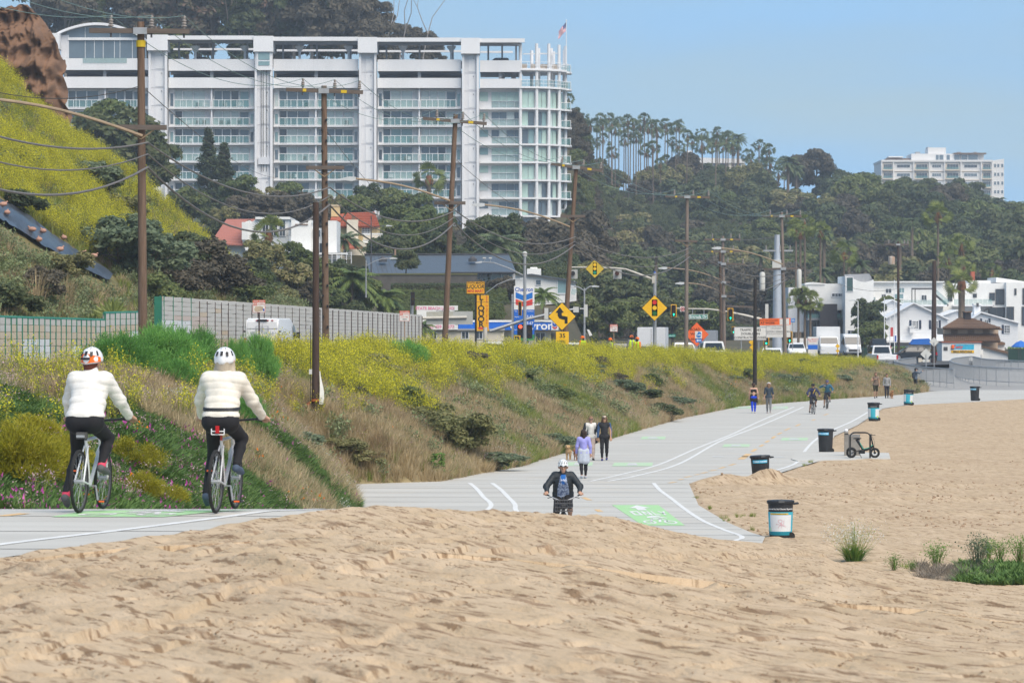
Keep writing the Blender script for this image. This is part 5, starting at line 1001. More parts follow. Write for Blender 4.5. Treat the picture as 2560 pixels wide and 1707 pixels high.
# points over the embankment
def emb_points(dens,seed,y0=44,y1=326):
    g=np.random.default_rng(seed);n=int(dens*(y1-y0)*13);Y=y0+(y1-y0)*g.random(n)**1.15;s=g.uniform(0,1.04,n);l=LX(np.minimum(Y,296));X=l+(CXL(Y)-l)*s
    keep=np.abs(CX+F*X/Y-1280)<1500;Y,X,s=Y[keep],X[keep],s[keep];return X,Y,s,g
def put(name,dens,mask,mesh,a,b,seed,label,cat='grass',y0=44,y1=326,zs=1.,tilt=.15,dz=0):
    X,Y,s,g=emb_points(dens,seed,y0,y1);n1=fbm(X*.22+Y*.05,Y*.07,101);n2=fbm(X*.5+40,Y*.16,55);n3=fbm(X*1.3,Y*.5,77);px=CX+F*X/Y
    m=mask(X,Y,s,n1,n2,n3,px);k=g.random(len(X))<m;pts=np.stack([X[k],Y[k],EMBZ(X[k],Y[k])+dz],1)
    o=gn_scatter(name,pts,mesh,a,b,tilt,seed,zs);tag(o,label,cat,kind='stuff');return o
put('dry_grass',24,lambda X,Y,s,a,b,c,px: sm(.40,.58,a)*.9*(1-.6*sm(.72,.95,s)*(Y>140))*(Y>96)+(.10*(Y>118)+.6*sm(.45,.6,b)*(s>.55)*(Y<118)+.6*sm(.45,.6,b)*(s>.3)*(Y >= 118)*(Y<130)),t_dry,.7,1.35,201,'straw coloured dry grass over the embankment')
put('rust_grass',17,lambda X,Y,s,a,b,c,px: sm(.50,.60,b)*.95*(s<.85)*((s>.58) | (Y>122))*.8,t_rust,.8,1.5,202,'rust brown dry weeds over the embankment')
put('green_grass',46,lambda X,Y,s,a,b,c,px: sm(.60,.40,a)*.75*((s>.2) | (Y>120))*((s>.56) | (Y>118))+.05*(Y>118),t_grn,.7,1.4,203,'green grass and weeds over the embankment')
put('sage_scrub',1.6,lambda X,Y,s,a,b,c,px: sm(.54,.64,c)*.9*(s<.8)*(Y>115),t_sage,.9,1.9,204,'grey green low scrub over the embankment','scrub')
put('mustard_flowers',12,lambda X,Y,s,a,b,c,px: np.where(Y>138,sm(.42,.78,s+(b-.5)*1.2)*(.25+.75*sm(.40,.55,c)),.10*sm(.45,.6,c)*(s>.4))*np.where(Y>285,.6,1),t_mus,.75,1.25,205,'yellow flowering mustard along the top of the embankment','flowers')
put('ice_plant',150,lambda X,Y,s,a,b,c,px: (Y<118)*sm(.62,.48,s+(c-.5)*.22-.14*sm(114,92,Y)*sm(66,90,Y)),t_ice,1.0,1.8,206,'dense green ice plant beside the path under the riders','ice plant',58,118)
put('ice_plant_blossom',5,lambda X,Y,s,a,b,c,px: (Y<118)*(s<.42)*.45,t_pink,.8,1.5,207,'magenta blossoms dotted over the ice plant','flowers',58,118)
put('pale_pink_flowers',6,lambda X,Y,s,a,b,c,px: (Y<150)*(s>.5)*sm(.52,.62,c)*.8+.04,t_lil,.8,1.4,208,'pale pink wild flowers scattered over the embankment','flowers')
put('white_flowers',3,lambda X,Y,s,a,b,c,px: (Y>100)*(Y<175)*sm(.58,.66,b)*.8,t_wht,.7,1.2,209,'white wild flowers around the foot of the cut pole','flowers')
put('poppies',1.2,lambda X,Y,s,a,b,c,px: sm(.60,.66,c)*.6*(Y>250)+.03,t_pop,.9,1.6,210,'orange poppies dotted over the embankment','flowers')
# hillside cover
def hill_points(dens,seed):
    g=np.random.default_rng(seed);n=int(dens*5200);Y=g.uniform(140,312,n);d=g.random(n)**.9*48;X=WX(Y)-1.2-d;px=CX+F*X/Y;k=(px>-60) & (px<1100);return X[k],Y[k],d[k],px[k],g
def hput(name,dens,mask,mesh,a,b,seed,label,cat='grass',zs=1.,tilt=.2):
    X,Y,d,px,g=hill_points(dens,seed);Z=HILLZ(X,Y);py=HY-(Z-ZC)*F/Y;n1=fbm(X*.09,Y*.05+7,300);n2=fbm(X*.3,Y*.12,310);n3=fbm(X*.8,Y*.4,320)
    k=(g.random(len(X))<mask(X,Y,d,px,py,n1,n2,n3)) & ~((px<300) & (py>np.interp(px,[-60,0,60,130,200,290],[475,498,532,588,632,690])) & (py<np.interp(px,[-60,0,60,130,200,290],[580,612,648,688,722,745])));o=gn_scatter(name,np.stack([X[k],Y[k],Z[k]],1),mesh,a,b,tilt,seed,zs);tag(o,label,cat,kind='stuff');return o
line_y=lambda px: np.interp(px,[0,40,110,300,420,620],[500,540,650,640,640,700])      # below this line in the photo the slope turns from mustard to scrub
hput('hillside_mustard',22,lambda X,Y,d,px,py,a,b,c: sm(40,-30,py-line_y(px)+(b-.5)*110)*(.08+.92*sm(.38,.54,b)),t_mus,.9,1.5,401,'yellow mustard in flower covering the steep hillside','flowers')
hput('hillside_grass',12,lambda X,Y,d,px,py,a,b,c: .45+.4*sm(.5,.35,b),t_grn,1.0,1.9,402,'green grass and weeds over the steep hillside')
hput('hillside_dry_grass',6,lambda X,Y,d,px,py,a,b,c: .2+.7*sm(-40,60,py-line_y(px)),t_rust,1.,2.0,403,'brown dry weeds on the lower hillside')
hput('hillside_scrub',5,lambda X,Y,d,px,py,a,b,c: .08+.8*sm(-40,60,py-line_y(px))*sm(.4,.55,c),t_sage,1.4,2.6,404,'grey green scrub on the lower hillside','scrub')
# undergrowth on the hills beyond
g=np.random.default_rng(9);n=16000;px=g.uniform(380,2650,n);Y=np.where(px<1420,g.uniform(375,655,n),g.uniform(560,1010,n));X=GX(px,Y);Z=BACKZ(X,Y);k=(Z>2.2) & ~((px>880) & (px<1450) & (Y<416))
uD=PROTO['bush_d'][0][1];uO=PROTO['bush_b'][0][1];uM=PROTO['bush_m'][0][1]
h=fbm(X*.03,Y*.015,70);pts=np.stack([X,Y,Z-.3],1)
for nm,sel,me,l_ in (('dark_undergrowth',k & (h<.48),uD,'dark undergrowth filling the hills behind'),('brown_undergrowth',k & (h>.53),uO,'brown undergrowth filling the hills behind'),('green_undergrowth',k & (h >= .48) & (h <= .53),uM,'green undergrowth filling the hills behind')):
    tag(gn_scatter(nm,pts[sel & ((px>1420) | (rng.random(n)<.55))],me,.55,1.5,.1,77),l_,'undergrowth',kind='stuff')
# ivy bank below the grey roofed house
iv=leafmat('ivy_leaves',[(.025,.05,.018),(.05,.085,.03),(.09,.13,.045)]);cs=[];g=np.random.default_rng(3)
for i in range(900): px=g.uniform(985,1255);py=g.uniform(738,800);Y=np.interp(py,[714,800],[408,386]);cs.append(P(px,py,Y))
tag(gn_scatter('ivy',[tuple(c) for c in cs],PROTO['bush_m'][0][1],.22,.42,.2,31),'green ivy covering the bank below the grey metal roof','ivy',kind='stuff')
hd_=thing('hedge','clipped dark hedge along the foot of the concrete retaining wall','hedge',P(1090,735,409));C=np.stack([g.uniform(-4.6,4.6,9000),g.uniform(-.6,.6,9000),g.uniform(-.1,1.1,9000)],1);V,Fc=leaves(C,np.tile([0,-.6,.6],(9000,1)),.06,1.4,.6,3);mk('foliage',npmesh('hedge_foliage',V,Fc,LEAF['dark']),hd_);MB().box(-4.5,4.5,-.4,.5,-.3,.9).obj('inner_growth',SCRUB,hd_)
# --- single shrubs on the embankment
def on_emb(px,py): return ray(EMBZ,px,py,46,326,1600)
def shrub(key,px,py,s,name,label,cat='shrub',fn=on_emb,group=None,dz=-.05):
    p=fn(px,py)
    if p is None: return
    p.z+=dz;return plant(key,name,label,cat,p,s,group)
shrub('fennel_0',300,950,(1.15,1.1,.95),'fennel_bush','feathery green fennel left of the bigger clump behind the riders');shrub('fennel_1',400,955,(1.5,1.3,1.15),'fennel_bush','large feathery green fennel between the two riders');shrub('fennel_0',475,930,(1.1,1.1,1.0),'fennel_bush','feathery green fennel touching the right rider');shrub('fennel_1',440,985,(.75,.75,.7),'fennel_bush','small bright fennel below the large clump')
shrub('fennel_1',640,975,(.85,.85,1.25),'fennel_bush','tall fennel right of the helmeted right rider');shrub('fennel_0',590,960,(.55,.55,1.05),'fennel_bush','narrow fennel behind the right rider');shrub('fennel_0',610,1080,(.7,.7,.75),'fennel_bush','dark fennel beside the right rider handlebar');shrub('fennel_0',95,890,(.8,.8,.6),'fennel_bush','low fennel left of the orange helmet');shrub('fennel_1',185,885,(.7,.7,.5),'fennel_bush','low fennel behind the orange helmet')
shrub('fennel_1',960,895,(1.9,1.6,1.15),'fennel_bush','big dark green fennel on the embankment crest among the mustard');shrub('fennel_0',1010,925,(1.2,1.1,.9),'fennel_bush','fennel spilling downhill from the big crest clump')
for px,py,s,l_ in ((30,1220,(1.05,.9,.75),'great yellow green mound at the left beside the path'),(95,1215,(.8,.8,.6),'yellow green mound behind the left bicycle'),(150,1180,(.7,.7,.5),'yellow green mound above the left rear wheel'),(330,1180,(.75,.7,.5),'yellow green mound between the two bicycles'),(345,1255,(.55,.5,.42),'low yellow green mound by the path between the bicycles'),(410,1265,(.5,.5,.35),'lowest yellow green mound by the path edge'),(60,1130,(.9,.8,.5),'olive yellow mound above the great mound'),(560,1065,(.35,.35,.3),'small lime mound left of the cut pole')):
    shrub('fennel_2',px,py,s,'yellow_green_mound',l_)
shrub('bush_o',1130,1130,(1.1,1.0,.85),'broom_bush','dark olive broom bush low on the embankment');shrub('bush_o',1075,1075,(.9,.9,.6),'broom_bush','olive broom bush uphill of the dark one');shrub('bush_m',1010,1030,(.9,.8,.5),'broom_bush','green spreading bush above the two broom bushes');shrub('bush_g',1220,1165,(.95,.7,.3),'mat_plant','blue green mat plant at the path edge');shrub('bush_g',1380,1120,(.7,.7,.35),'mat_plant','blue green mat plant near the golden dog')
for i,(px,py,k,s) in enumerate(((1600,1010,'bush_d',.8),(1560,985,'bush_g',.8),(1650,1045,'bush_d',.8),(1680,1020,'bush_g',.7),(1620,970,'bush_m',.8),(1850,950,'bush_m',.8),(1830,960,'bush_g',.6),(2000,930,'bush_m',.9),(1960,960,'bush_g',.7),(2100,960,'bush_g',.7),(2190,950,'bush_o',.6),(1450,940,'bush_g',.8),(1300,960,'bush_m',.7),(1380,1000,'bush_m',.7),(860,1130,'bush_o',.5),(920,1160,'bush_o',.5),(750,1120,'bush_g',.5),(1080,900,'bush_o',1.0),(1160,930,'bush_b',.9),(900,940,'bush_o',1.0),(860,1000,'bush_b',.7),(500,1080,'bush_o',.4),(240,1050,'bush_b',.45),(1480,930,'bush_b',.9),(1520,960,'bush_b',.7),(2260,960,'bush_o',.6),(2290,965,'bush_d',.5))):
    shrub(k,px,py,(s*1.2,s,s*.55),'embankment_shrub',{'bush_d': 'dark leafy low shrub on the embankment','bush_g': 'grey green low shrub on the embankment','bush_m': 'mid green low shrub on the embankment','bush_o': 'olive low shrub on the embankment','bush_b': 'rust brown low shrub on the embankment'}[k],group='low shrubs on the embankment')
MINT=mat('milkweed_leaf',(.12,.22,.06),.6,var=.2)
for j,(px,py,h) in enumerate(((1085,1193,.75),(1104,1198,.85),(1120,1198,.3))):
    p=on_emb(px,py) or Vector((GX(px,133),133,.1));C=[];g3=np.random.default_rng(j)
    n=int(160*h);a=g3.uniform(0,2*PI,n);z=g3.random(n)*h;C=np.stack([.09*np.cos(a),.09*np.sin(a),z],1);V,Fc=leaves(C,np.stack([np.cos(a)*.4,np.sin(a)*.4,np.ones(n)],1),.045,1.8,.3,j)
    t=thing('upright_weed',['upright leafy weed at the path edge, left of its pair','upright leafy weed at the path edge, taller of its pair','tiny leafy weed beside the upright pair'][j],'weed',p);mk('leaves',npmesh('leaves',V,Fc,LEAF['bright']),t);MB().cyl((0,0,-.1),(0,0,h),.012,n=5).obj('stem',STEMG,t)
# --- single shrubs on the hillside
def on_hill(px,py): return ray(HILLZ,px,py,150,312,1600)
for px,py,k,s,l_ in ((55,540,'bush_d',1.0,'dark rounded shrub above the black sheeting'),(230,470,'bush_g',1.2,'grey green shrub high in the mustard'),(260,490,'bush_d',1.0,'dark shrub beside the high grey green one'),(300,680,'bush_g',2.2,'great grey green shrub below the mustard'),(370,700,'bush_g',1.9,'grey green shrub left of the roadside pole'),(440,680,'bush_d',1.7,'dark shrub right of the roadside pole'),(500,720,'bush_b',2.0,'brown shrub above the tall retaining wall'),(560,745,'bush_b',1.7,'brown shrub with red berries above the tall wall'),(460,745,'bush_b',1.7,'brown shrub above the end of the tall wall'),(590,660,'bush_g',1.5,'grey green shrub at the lower edge of the mustard'),(310,545,'bush_o',1.2,'olive shrub in the middle of the mustard'),(20,800,'bush_d',1.1,'dark shrub behind the low green posted wall'),(150,700,'bush_o',1.1,'olive shrub below the black sheeting'),(610,760,'bush_m',1.4,'bright shrub above the towaway sign'),(535,625,'bush_g',1.1,'grey shrub in the lower mustard near the red roof'),(330,610,'bush_g',1.3,'grey shrub left of the pole in the lower mustard'),(100,760,'bush_b',1.1,'brown reed clump behind the low wall'),(400,770,'bush_m',1.3,'leafy green shrub between the two walls')):
    shrub(k,px,py,(s*1.1,s,s*.8),'hillside_shrub',l_,fn=on_hill)
for px,py,k,s,Y,l_ in ((660,640,'scrub_b',.5,330,'olive mounded tree at the hillside toe'),(720,690,'scrub_b',.5,335,'olive spreading tree left of the cut pole top'),(640,700,'oak_a',.45,318,'dark low tree at the hillside toe'),(700,750,'scrub_b',.45,320,'olive tree above the white van'),(760,740,'scrub_a',.45,335,'brown tree behind the paired poles'),(830,760,'oak_b',.42,345,'green tree right of the paired poles'),(800,690,'oak_b',.45,350,'green tree between the poles and the grey roof'),(910,740,'oak_b',.42,352,'green shrubby tree above the far end of the wall'),(890,790,'oak_a',.35,345,'dark shrubby tree at the far end of the wall'),(970,790,'oak_b',.3,352,'low green tree beyond the end of the wall'),(600,720,'scrub_b',.4,312,'olive shrubby tree above the towaway sign'),(850,690,'oak_a',.4,365,'dark tree in front of the white terrace railing'),(740,640,'oak_b',.35,372,'green tree against the white cube house'),(580,690,'oak_a',.35,314,'dark grey tree on the hillside shoulder')):
    c=P(px,py,Y);h={'oak_a': 4.6,'oak_b': 4.3,'scrub_a': 4,'scrub_b': 3.8}[k]*s;plant(k,'roadside_tree',l_,'tree',(c.x,Y,c.z-h),s)
for j,px in enumerate((90,130,165)):
    p=on_hill(px,770)
    if p: t=thing('reed_clump',['dry reed clump behind the low green posted wall','dry reed clump leaning over the low wall','dry reed clump left of the squat fan palm'][j],'reeds',p);mk('blades',tuft('reed',DRY,90,2.0,1.1,.012,60+j),t)
# black plastic sheeting with sandbags on the slope
SHEET=mat('black_plastic_sheeting',(.045,.05,.06),.38,var=.35,vs=.6,stretch=(4,.6,1),bump=1,bs=5,spec=.5)
def pt_h(px,py,dz=.35): p=on_hill(px,py);return None if p is None else (p.x,p.y,p.z+dz)
up_=[(-40,495),(0,512),(60,545),(130,600),(200,645),(282,700)];lo_=[(-40,540),(0,562),(60,600),(130,642),(200,682),(275,716)];V=[];m_=6
def li(L,t): i=min(int(t*(len(L)-1)),len(L)-2);f=t*(len(L)-1)-i;return (L[i][0]+(L[i+1][0]-L[i][0])*f,L[i][1]+(L[i+1][1]-L[i][1])*f)
rows=[]
for i in range(41):
    a,b=li(up_,i/40),li(lo_,i/40);r_=[]
    for j in range(m_+1): f=j/m_;q=pt_h(a[0]+(b[0]-a[0])*f,a[1]+(b[1]-a[1])*f);r_.append(q)
    if all(r_): rows.append(r_)
A=np.array(rows);A[:,:,2]+=.12*(vnoise(np.arange(len(A))[:,None]*.9+np.zeros(m_+1),np.arange(m_+1)[None]*1.3+np.zeros((len(A),1)),4)-.5)
sh=tag(mk('plastic_sheeting',gridmesh('plastic_sheeting',A[:,:,0],A[:,:,1],A[:,:,2],SHEET)),'long strip of black plastic sheeting pegged down the hillside','sheeting')
BAG=mat('sandbag_cloth',(.42,.24,.18),.9,var=.15)
for i,(px,py) in enumerate(((8,535),(18,556),(81,598),(108,601),(98,623),(160,616),(150,646),(209,655),(234,662))):
    q=pt_h(px,py,.5)
    if q: t=thing('sandbag','tied pinkish sandbag lying on the black sheeting','sandbag',q,rnd.uniform(0,3),'sandbags on the sheeting');MB().sph((0,0,0),(.24,.17,.13),10,6).obj('bag',BAG,t,2);MB().tube([(.12,0,.05),(.2,0,.12),(.25,0,.15)],[.08,.035,.05],6).obj('tied_neck',BAG,t,2)
# plants at the beach edge on the right
def on_sand(px,py): return ray(lambda X,Y: SANDZ(X,Y,False),px,py,70,130,1200)
p=on_sand(2135,1402) or P(2135,1402,88);t=thing('white_flower_bush','airy white flowered bush on the sand behind the dune crest','bush',p);mk('flowers',sprig('wf',GRN,WHT,130,.98,.85,.018,11,91,.5),t);mk('leaves',tuft('wl',LEAF['bright'],220,.42,.5,.014,92),t)
for j,(px,py,s,k,l_) in enumerate(((2340,1420,.26,'bush_br','round leafy yellow green shrub between the white flowers and the ice plant'),(2445,1420,.34,'bush_m','grey green shrub behind the dead stems'),(2235,1425,.15,'bush_br','tiny leafy shrub right of the white flowered bush'),(2500,1405,.22,'bush_br','leafy shrub rising behind the ice plant'),(2550,1405,.28,'bush_br','leafy yellow green shrub at the end of the ice plant'),(2280,1428,.1,'bush_br','sparse sprout between the two leafy shrubs'),(2470,1395,.2,'bush_br','upright sprout behind the grey green shrub'))):
    p=on_sand(px,py) or P(px,py,86);t=thing('beach_shrub',l_,'shrub',p);s *= 1.5;mk('leaves',sprig('bs',LEAF['bright' if k=='bush_br' else 'grey'],LEAF['bright' if k=='bush_br' else 'grey'],int(60*s)+16,1.5*s,.95*s,.035*s+.01,14,900+j,.45),t);mk('stems',stems_mesh('stems',STEMB,j,s,1.4*s),t)
pts=[];pts2=[]
for i in range(500): px,py=rnd.uniform(2400,2620),rnd.uniform(1412,1462);p=on_sand(px,py);(pts.append(tuple(p)) if p and (px-2400)*.16+1412<py+18 else 0)
tag(gn_scatter('beach_ice_plant',pts,t_ice,.9,1.6,.2,61),'green ice plant patch on the sand among dead stems','ice plant',kind='stuff')
DEADS=leafmat('dead_grey_stems',[(.16,.13,.10),(.26,.22,.17),(.38,.33,.27)])
for i in range(260): px,py=rnd.uniform(2290,2480),rnd.uniform(1418,1452);p=on_sand(px,py);(pts2.append((p.x,p.y,p.z+.02)) if p else 0)
tag(gn_scatter('dead_stems',pts2,tuft('ds',DEADS,26,.07,.3,.010,93),.5,1.0,.6,62),'grey dead ice plant stems matted on the sand','dead stems',kind='stuff')
pts=[]
for px,py in ((1712,1214),(1738,1246),(1808,1297),(1818,1303),(1850,1291),(1872,1292),(1882,1290),(2014,1163),(2026,1156),(2280,1422),(2260,1420),(1880,1325),(1775,1272)):
    p=on_sand(px,py) or Vector((*G(px,py),0));pts+=[(p.x+rnd.uniform(-.1,.1),p.y+rnd.uniform(-.3,.3),p.z) for _ in range(4)]
tag(gn_scatter('sand_weeds',pts,t_grn,.2,.4,.3,63),'tiny green weeds dotted on the sand by the path','weeds',kind='stuff')
# clods of darker sand over the dune
CLOD=mat('dark_sand_clod',(.25,.165,.10),.95,c2=(.38,.27,.18),vs=30,bump=.5,bs=60);g=np.random.default_rng(15);n=14000;Y=15+55*g.random(n)**1.3;X=GX(g.uniform(-80,2640,n),Y);u=X*.95+Y*.33;v=-X*.33+Y*.95
k=(fbm(u*1.6,v*.55,141,3)>.60) & (X>RX(Y)+.15);pts=np.stack([X[k],Y[k],SANDZ(X[k],Y[k])],1)
cl=MB().sph((0,0,0),(1,1.3,.6),7,4);cl.v=[(x*(1+.3*math.sin(9*y+z)),y*(1+.25*math.sin(7*x)),z*(1+.3*math.sin(5*x+3*y))) for x,y,z in cl.v]
tag(gn_scatter('sand_clods',pts,cl.mesh('clod',CLOD,2),.004,.013,.3,64),'small dark clods strewn over the foreground sand','sand clods',kind='stuff')

n=2600;px=g.uniform(1560,2560,n);py=g.uniform(1150,1340,n);Y=ZC*F/(py-HY);X=GX(px,Y);k=(fbm(X*.9+3,Y*.22,171,3)>.535) & (X>RX(Y)+.1) & (Y>92) & (Y<150)
tag(gn_scatter('beach_clods',np.stack([X[k],Y[k],SANDZ(X[k],Y[k])],1),cl.mesh('clod',CLOD,2),.01,.05,.3,65),'dark clods thrown up on the sand around the bins','sand clods',kind='stuff')
# ------------------------------------------------------------------ retaining walls across the highway: posts with stacked planks
def y_at(px):
    Ys=np.linspace(140,335,2000);pxs_=CX+F*WX(Ys)/Ys;return float(np.interp(px,pxs_,Ys)) if True else 0
PLK=[mat('concrete_plank',(.66,.63,.57),.9,c2=(.55,.52,.47),vs=1.2),mat('pale_painted_plank',(.75,.75,.74),.85,var=.05),mat('tan_painted_plank',(.66,.54,.40),.9,c2=(.58,.47,.35),vs=1),mat('pinkish_plank',(.62,.51,.44),.9,var=.06)]
PLM=[MB().box(-.5,.5,-.06,.06,-.5,.5).mesh('plank',m) for m in PLK]
GPOST=mat('green_painted_steel',(.02,.16,.10),.6,var=.15);RPOST=mat('rusty_brown_steel',(.055,.032,.028),.8,var=.25)
PSM={m.name: MB().box(.02,.085,-.05,.05,0,1).mesh('post',m) for m in (GPOST,RPOST)}
def plank_wall(name,label,posts,top,rows,hrow,colour,green):
    o=Vector((WX(y_at(posts[0])),y_at(posts[0]),2.6));t=thing(name,label,'retaining wall',o);rest=MB();cnt=0
    for i,px in enumerate(posts):
        Y=y_at(px);X=float(WX(Y));zt=GZ(top(px),Y)
        mk('post',PSM[(GPOST if green(i) else RPOST).name],t,(X-o.x,Y-o.y-.02,-.4),(0,0,0),(1 if Y<260 else 1.3,1,zt-2.6+.4+(.02 if green(i) else -.12)))
        if i+1<len(posts):
            Y2=y_at(posts[i+1]);X2=float(WX(Y2));mid=Vector(((X+X2)/2,(Y+Y2)/2,0));L=math.hypot(X2-X,Y2-Y);a=math.atan2(Y2-Y,X2-X);zt2=(zt+GZ(top(posts[i+1]),Y2))/2
            for r in range(rows):
                z=zt2-hrow*(r+.5)-2.6;c=colour(i,r)
                if z<-.6: break
                if cnt<290: mk('plank',PLM[c],t,(mid.x-o.x+rnd.uniform(-.01,.01),mid.y-o.y+.06+rnd.uniform(-.02,.02),z),(rnd.uniform(-.02,.02),rnd.uniform(-.012,.012),a),(L*.995,1,hrow*.93));cnt+=1
                else:
                    k=len(rest.v);rest.box(-L/2,L/2,-.06,.06,-hrow*.465,hrow*.465);rest.xf(Matrix.Translation((mid.x-o.x,mid.y-o.y+.06,z)) @ Matrix.Rotation(a,4,'Z'),k)
    if rest.v: tag(rest.obj('far_planks',PLK[0],t),kind='stuff')
    return t,o
lowp=[-20,-6,9,24,38,52,66,80,94,108,122,136,149,162,175,188,200,213,224,236,247,260]
def lowcol(i,r): return 1 if 5 <= i <= 9 and r>2 else (1 if i in (14,15,18) and r>3 else 2 if r>0 and i>2 and (i+r) % 5 else 0 if r<2 else 2)
t,o=plank_wall('plank_wall','low plank retaining wall with green steel posts beside the highway',lowp,lambda px: 793+px*.03,8,.27,lowcol,lambda i: True)
cp=MB()
for i in range(len(lowp)-1):
    Y,Y2=y_at(lowp[i]),y_at(lowp[i+1]);a,b=Vector((float(WX(Y)),Y,GZ(793+lowp[i]*.03,Y)))-o,Vector((float(WX(Y2)),Y2,GZ(793+lowp[i+1]*.03,Y2)))-o;cp.tube([a,b],.07,4)
cp.obj('coping',GPOST,t)
stp=[260,271,285,297,312,323,335,349,361]
t,o=plank_wall('plank_wall','stepped up end of the low wall with green steel posts by the tall pole',stp,lambda px: 783-(px-260)*.02,9,.27,lambda i,r: 1 if i in (5,6,7) and r>2 else 2 if r>1 else 0,lambda i: True)
cp=MB();Y,Y2=y_at(260),y_at(361);cp.tube([Vector((float(WX(Y)),Y,GZ(783,Y)))-o,Vector((float(WX(Y2)),Y2,GZ(781,Y2)))-o],.07,4);cp.obj('coping',GPOST,t)
talp=[398,407,430,452,475,496,515,535,551,568,587,605,627,642,658,675,693,710,728,746,762,780,797,813,829,844,860,876,892,904,918,929,942,954,965,974,982,990,1000,1009,1018,1027,1036,1045,1053]
def talcol(i,r): return 1 if (i<4 and r>4) else 3 if 2 <= i <= 5 and 3<r<8 else 2 if i>3 and r>8 else (2 if (i*7+r*3) % 11==0 and i<9 else 0)
t,o=plank_wall('plank_wall','tall plank retaining wall with rusty brown posts behind the white van',talp,lambda px: 740+(px-398)*.072,14,.235,talcol,lambda i: i<5)
YE_=y_at(398);MB().box(-.22,.12,-.3,.3,-.4,GZ(741,YE_)-2.6).obj('end_post',GPOST,t)

# ------------------------------------------------------------------ utility poles
INSUL=mat('insulator_porcelain',(.30,.27,.25),.4,var=.1);ARMW=mat('cross_arm_wood',(.10,.08,.068),.9,c2=(.16,.13,.11),vs=6,stretch=(.3,3,3));YBAND=mat('yellow_marker',(.60,.42,.02),.6,var=0);GREYT=mat('transformer_grey',(.55,.55,.52),.5,var=.06)
INM=MB().lathe([(.035,0),(.035,.05),(.085,.07),(.085,.1),(.04,.12),(.075,.15),(.075,.18),(.04,.2),(.07,.23),(.07,.26),(.03,.28),(.05,.33),(.05,.38),(.02,.4)],8).mesh('insulator',INSUL)
POLES={}
def pole(key,label,px0,px1,pyt,Y,zb,m=WOOD,r=.128,arms=(),steps=False,band=None,bx=None):
    top=P(px1,pyt,Y);base=Vector((GX(px0,Y) if bx is None else bx,Y,zb));t=thing('utility_pole',label,'utility pole',base);v=top-base
    MB().tube([Vector((0,0,-.5))-v*.02*0,v*.5,v],[r*1.15,r,r*.85],12).obj('shaft',m,t,True)
    at={}
    for j,(pyl,pxa,pxb,pyr,ins,kind) in enumerate(arms):
        a=P(pxa,pyl,Y)-base;b=P(pxb,pyr,Y)-base;d=(b-a);a.y -= r+.05;b.y -= r+.05;k=MB();L=d.length
        k.box(-L/2,L/2,-.06,.06,-.075,.075);mid=(a+b)/2;ang=math.atan2(d.z,d.x);arm=mk('cross_arm',k.mesh('cross_arm',ARMW),t,mid,(0,-ang,0));pts=[]
        f=(mid.z)/v.z;ctr=v*f;ctr.y -= r+.05
        for q in ins:
            p=a.lerp(b,q);mk('insulator',INM,arm,(L*(q-.5),0,.075));MB().cyl((L*(q-.5),0,-.2),(L*(q-.5),0,-.07),.03,n=6).obj('bolt',DKSTEEL,arm);pts.append(base+p+Vector((0,0,.47)))
        at[j]=pts
        if kind=='brace':
            for s in (-1,1): MB().tube([ctr+Vector((s*L*.28,0,-.05)),ctr+Vector((0,0,-L*.24))],.022,5).obj('brace',mat('brace_wood',(.28,.2,.12)) if 'brace_wood' not in bpy.data.materials else bpy.data.materials['brace_wood'],t)
        else: MB().cbox(ctr+Vector((0,-.04,0)),(.42,.12,.2)).obj('gain_plate',STEEL,t)
        if kind=='marks':
            for q in (.24,.75): MB().box(L*(q-.5)-.11 if q>.5 else L*(q-.5)-.07,L*(q-.5)+.12 if q>.5 else L*(q-.5)+.07,-.068,.068,-.06,.06).obj('yellow_marker',YBAND,arm)
    if band: p=(HY-band)*Y/F+ZC-zb;c=v*(p/v.z);MB().cyl(c-Vector((0,0,.1)),c+Vector((0,0,.1)),r*1.12,n=12).obj('yellow_band',YBAND,t)
    if steps:
        s=MB()
        for i in range(22): c=v*(.16+.036*i);s.cbox(c+Vector(((-1)**i*.09,-r-.03,0)),(.07,.12,.09))
        s.obj('climbing_blocks',BLACK,t)
    POLES[key]=(base,v,at);return t
pole(1,'tall roadside power pole with two cross arms before the low wall',358,352,55,122,3.4,arms=((78,225,475,80,(.215,.62,.945),''),(319,294,418,320,(),'brace')),band=110)
pole(2,'brown power pole with climbing blocks behind the cut pole',815,810,215,160,3.2,arms=((225,716,908,232,(.215,.63,.95),'marks'),(420,766,861,420,(),'brace')),steps=True)
pole(3,'leaning brown power pole in front of the liquor hoarding',1108,1139,286,190,3.0,arms=((297,1057,1217,310,(.215,.62,.95),'marks'),(508,1086,1164,508,(),'brace')))
pole(4,'leaning brown power pole behind the winding road sign',1407,1441,412,224,2.8,arms=((410,1378,1505,428,(.2,.62,.96),'marks'),(541,1401,1463,541,(),'brace')))
pole(5,'straight grey power pole beside the orange road work diamond',1715,1718,487,272,2.3,arms=((491,1663,1775,494,(.2,.62,.96),'marks'),(602,1687,1743,604,(),'brace')),m=mat('grey_pole_wood',(.17,.13,.11),.9,c2=(.24,.2,.17),vs=5,stretch=(3,3,.25)))
GP=bpy.data.materials['grey_pole_wood']
pole(6,'grey power pole with white transformers on a long lower arm',1964,1954,530,308,1.8,arms=((540,1905,2004,541,(.2,.62,.96),'marks'),(673,1908,2007,671,(),'')),m=GP)
pole(7,'double armed grey pole crowded with wires behind the street name sign',1812,1807,590,330,1.4,arms=((599,1761,1851,599,(.22,.73,.97),'marks'),(629,1758,1851,629,(.3,.8),'marks'),(659,1808,1862,661,(.2,.9),''),(707,1782,1826,705,(),''),(740,1813,1838,741,(),''),(765,1816,1890,768,(),'brace')),m=GP)
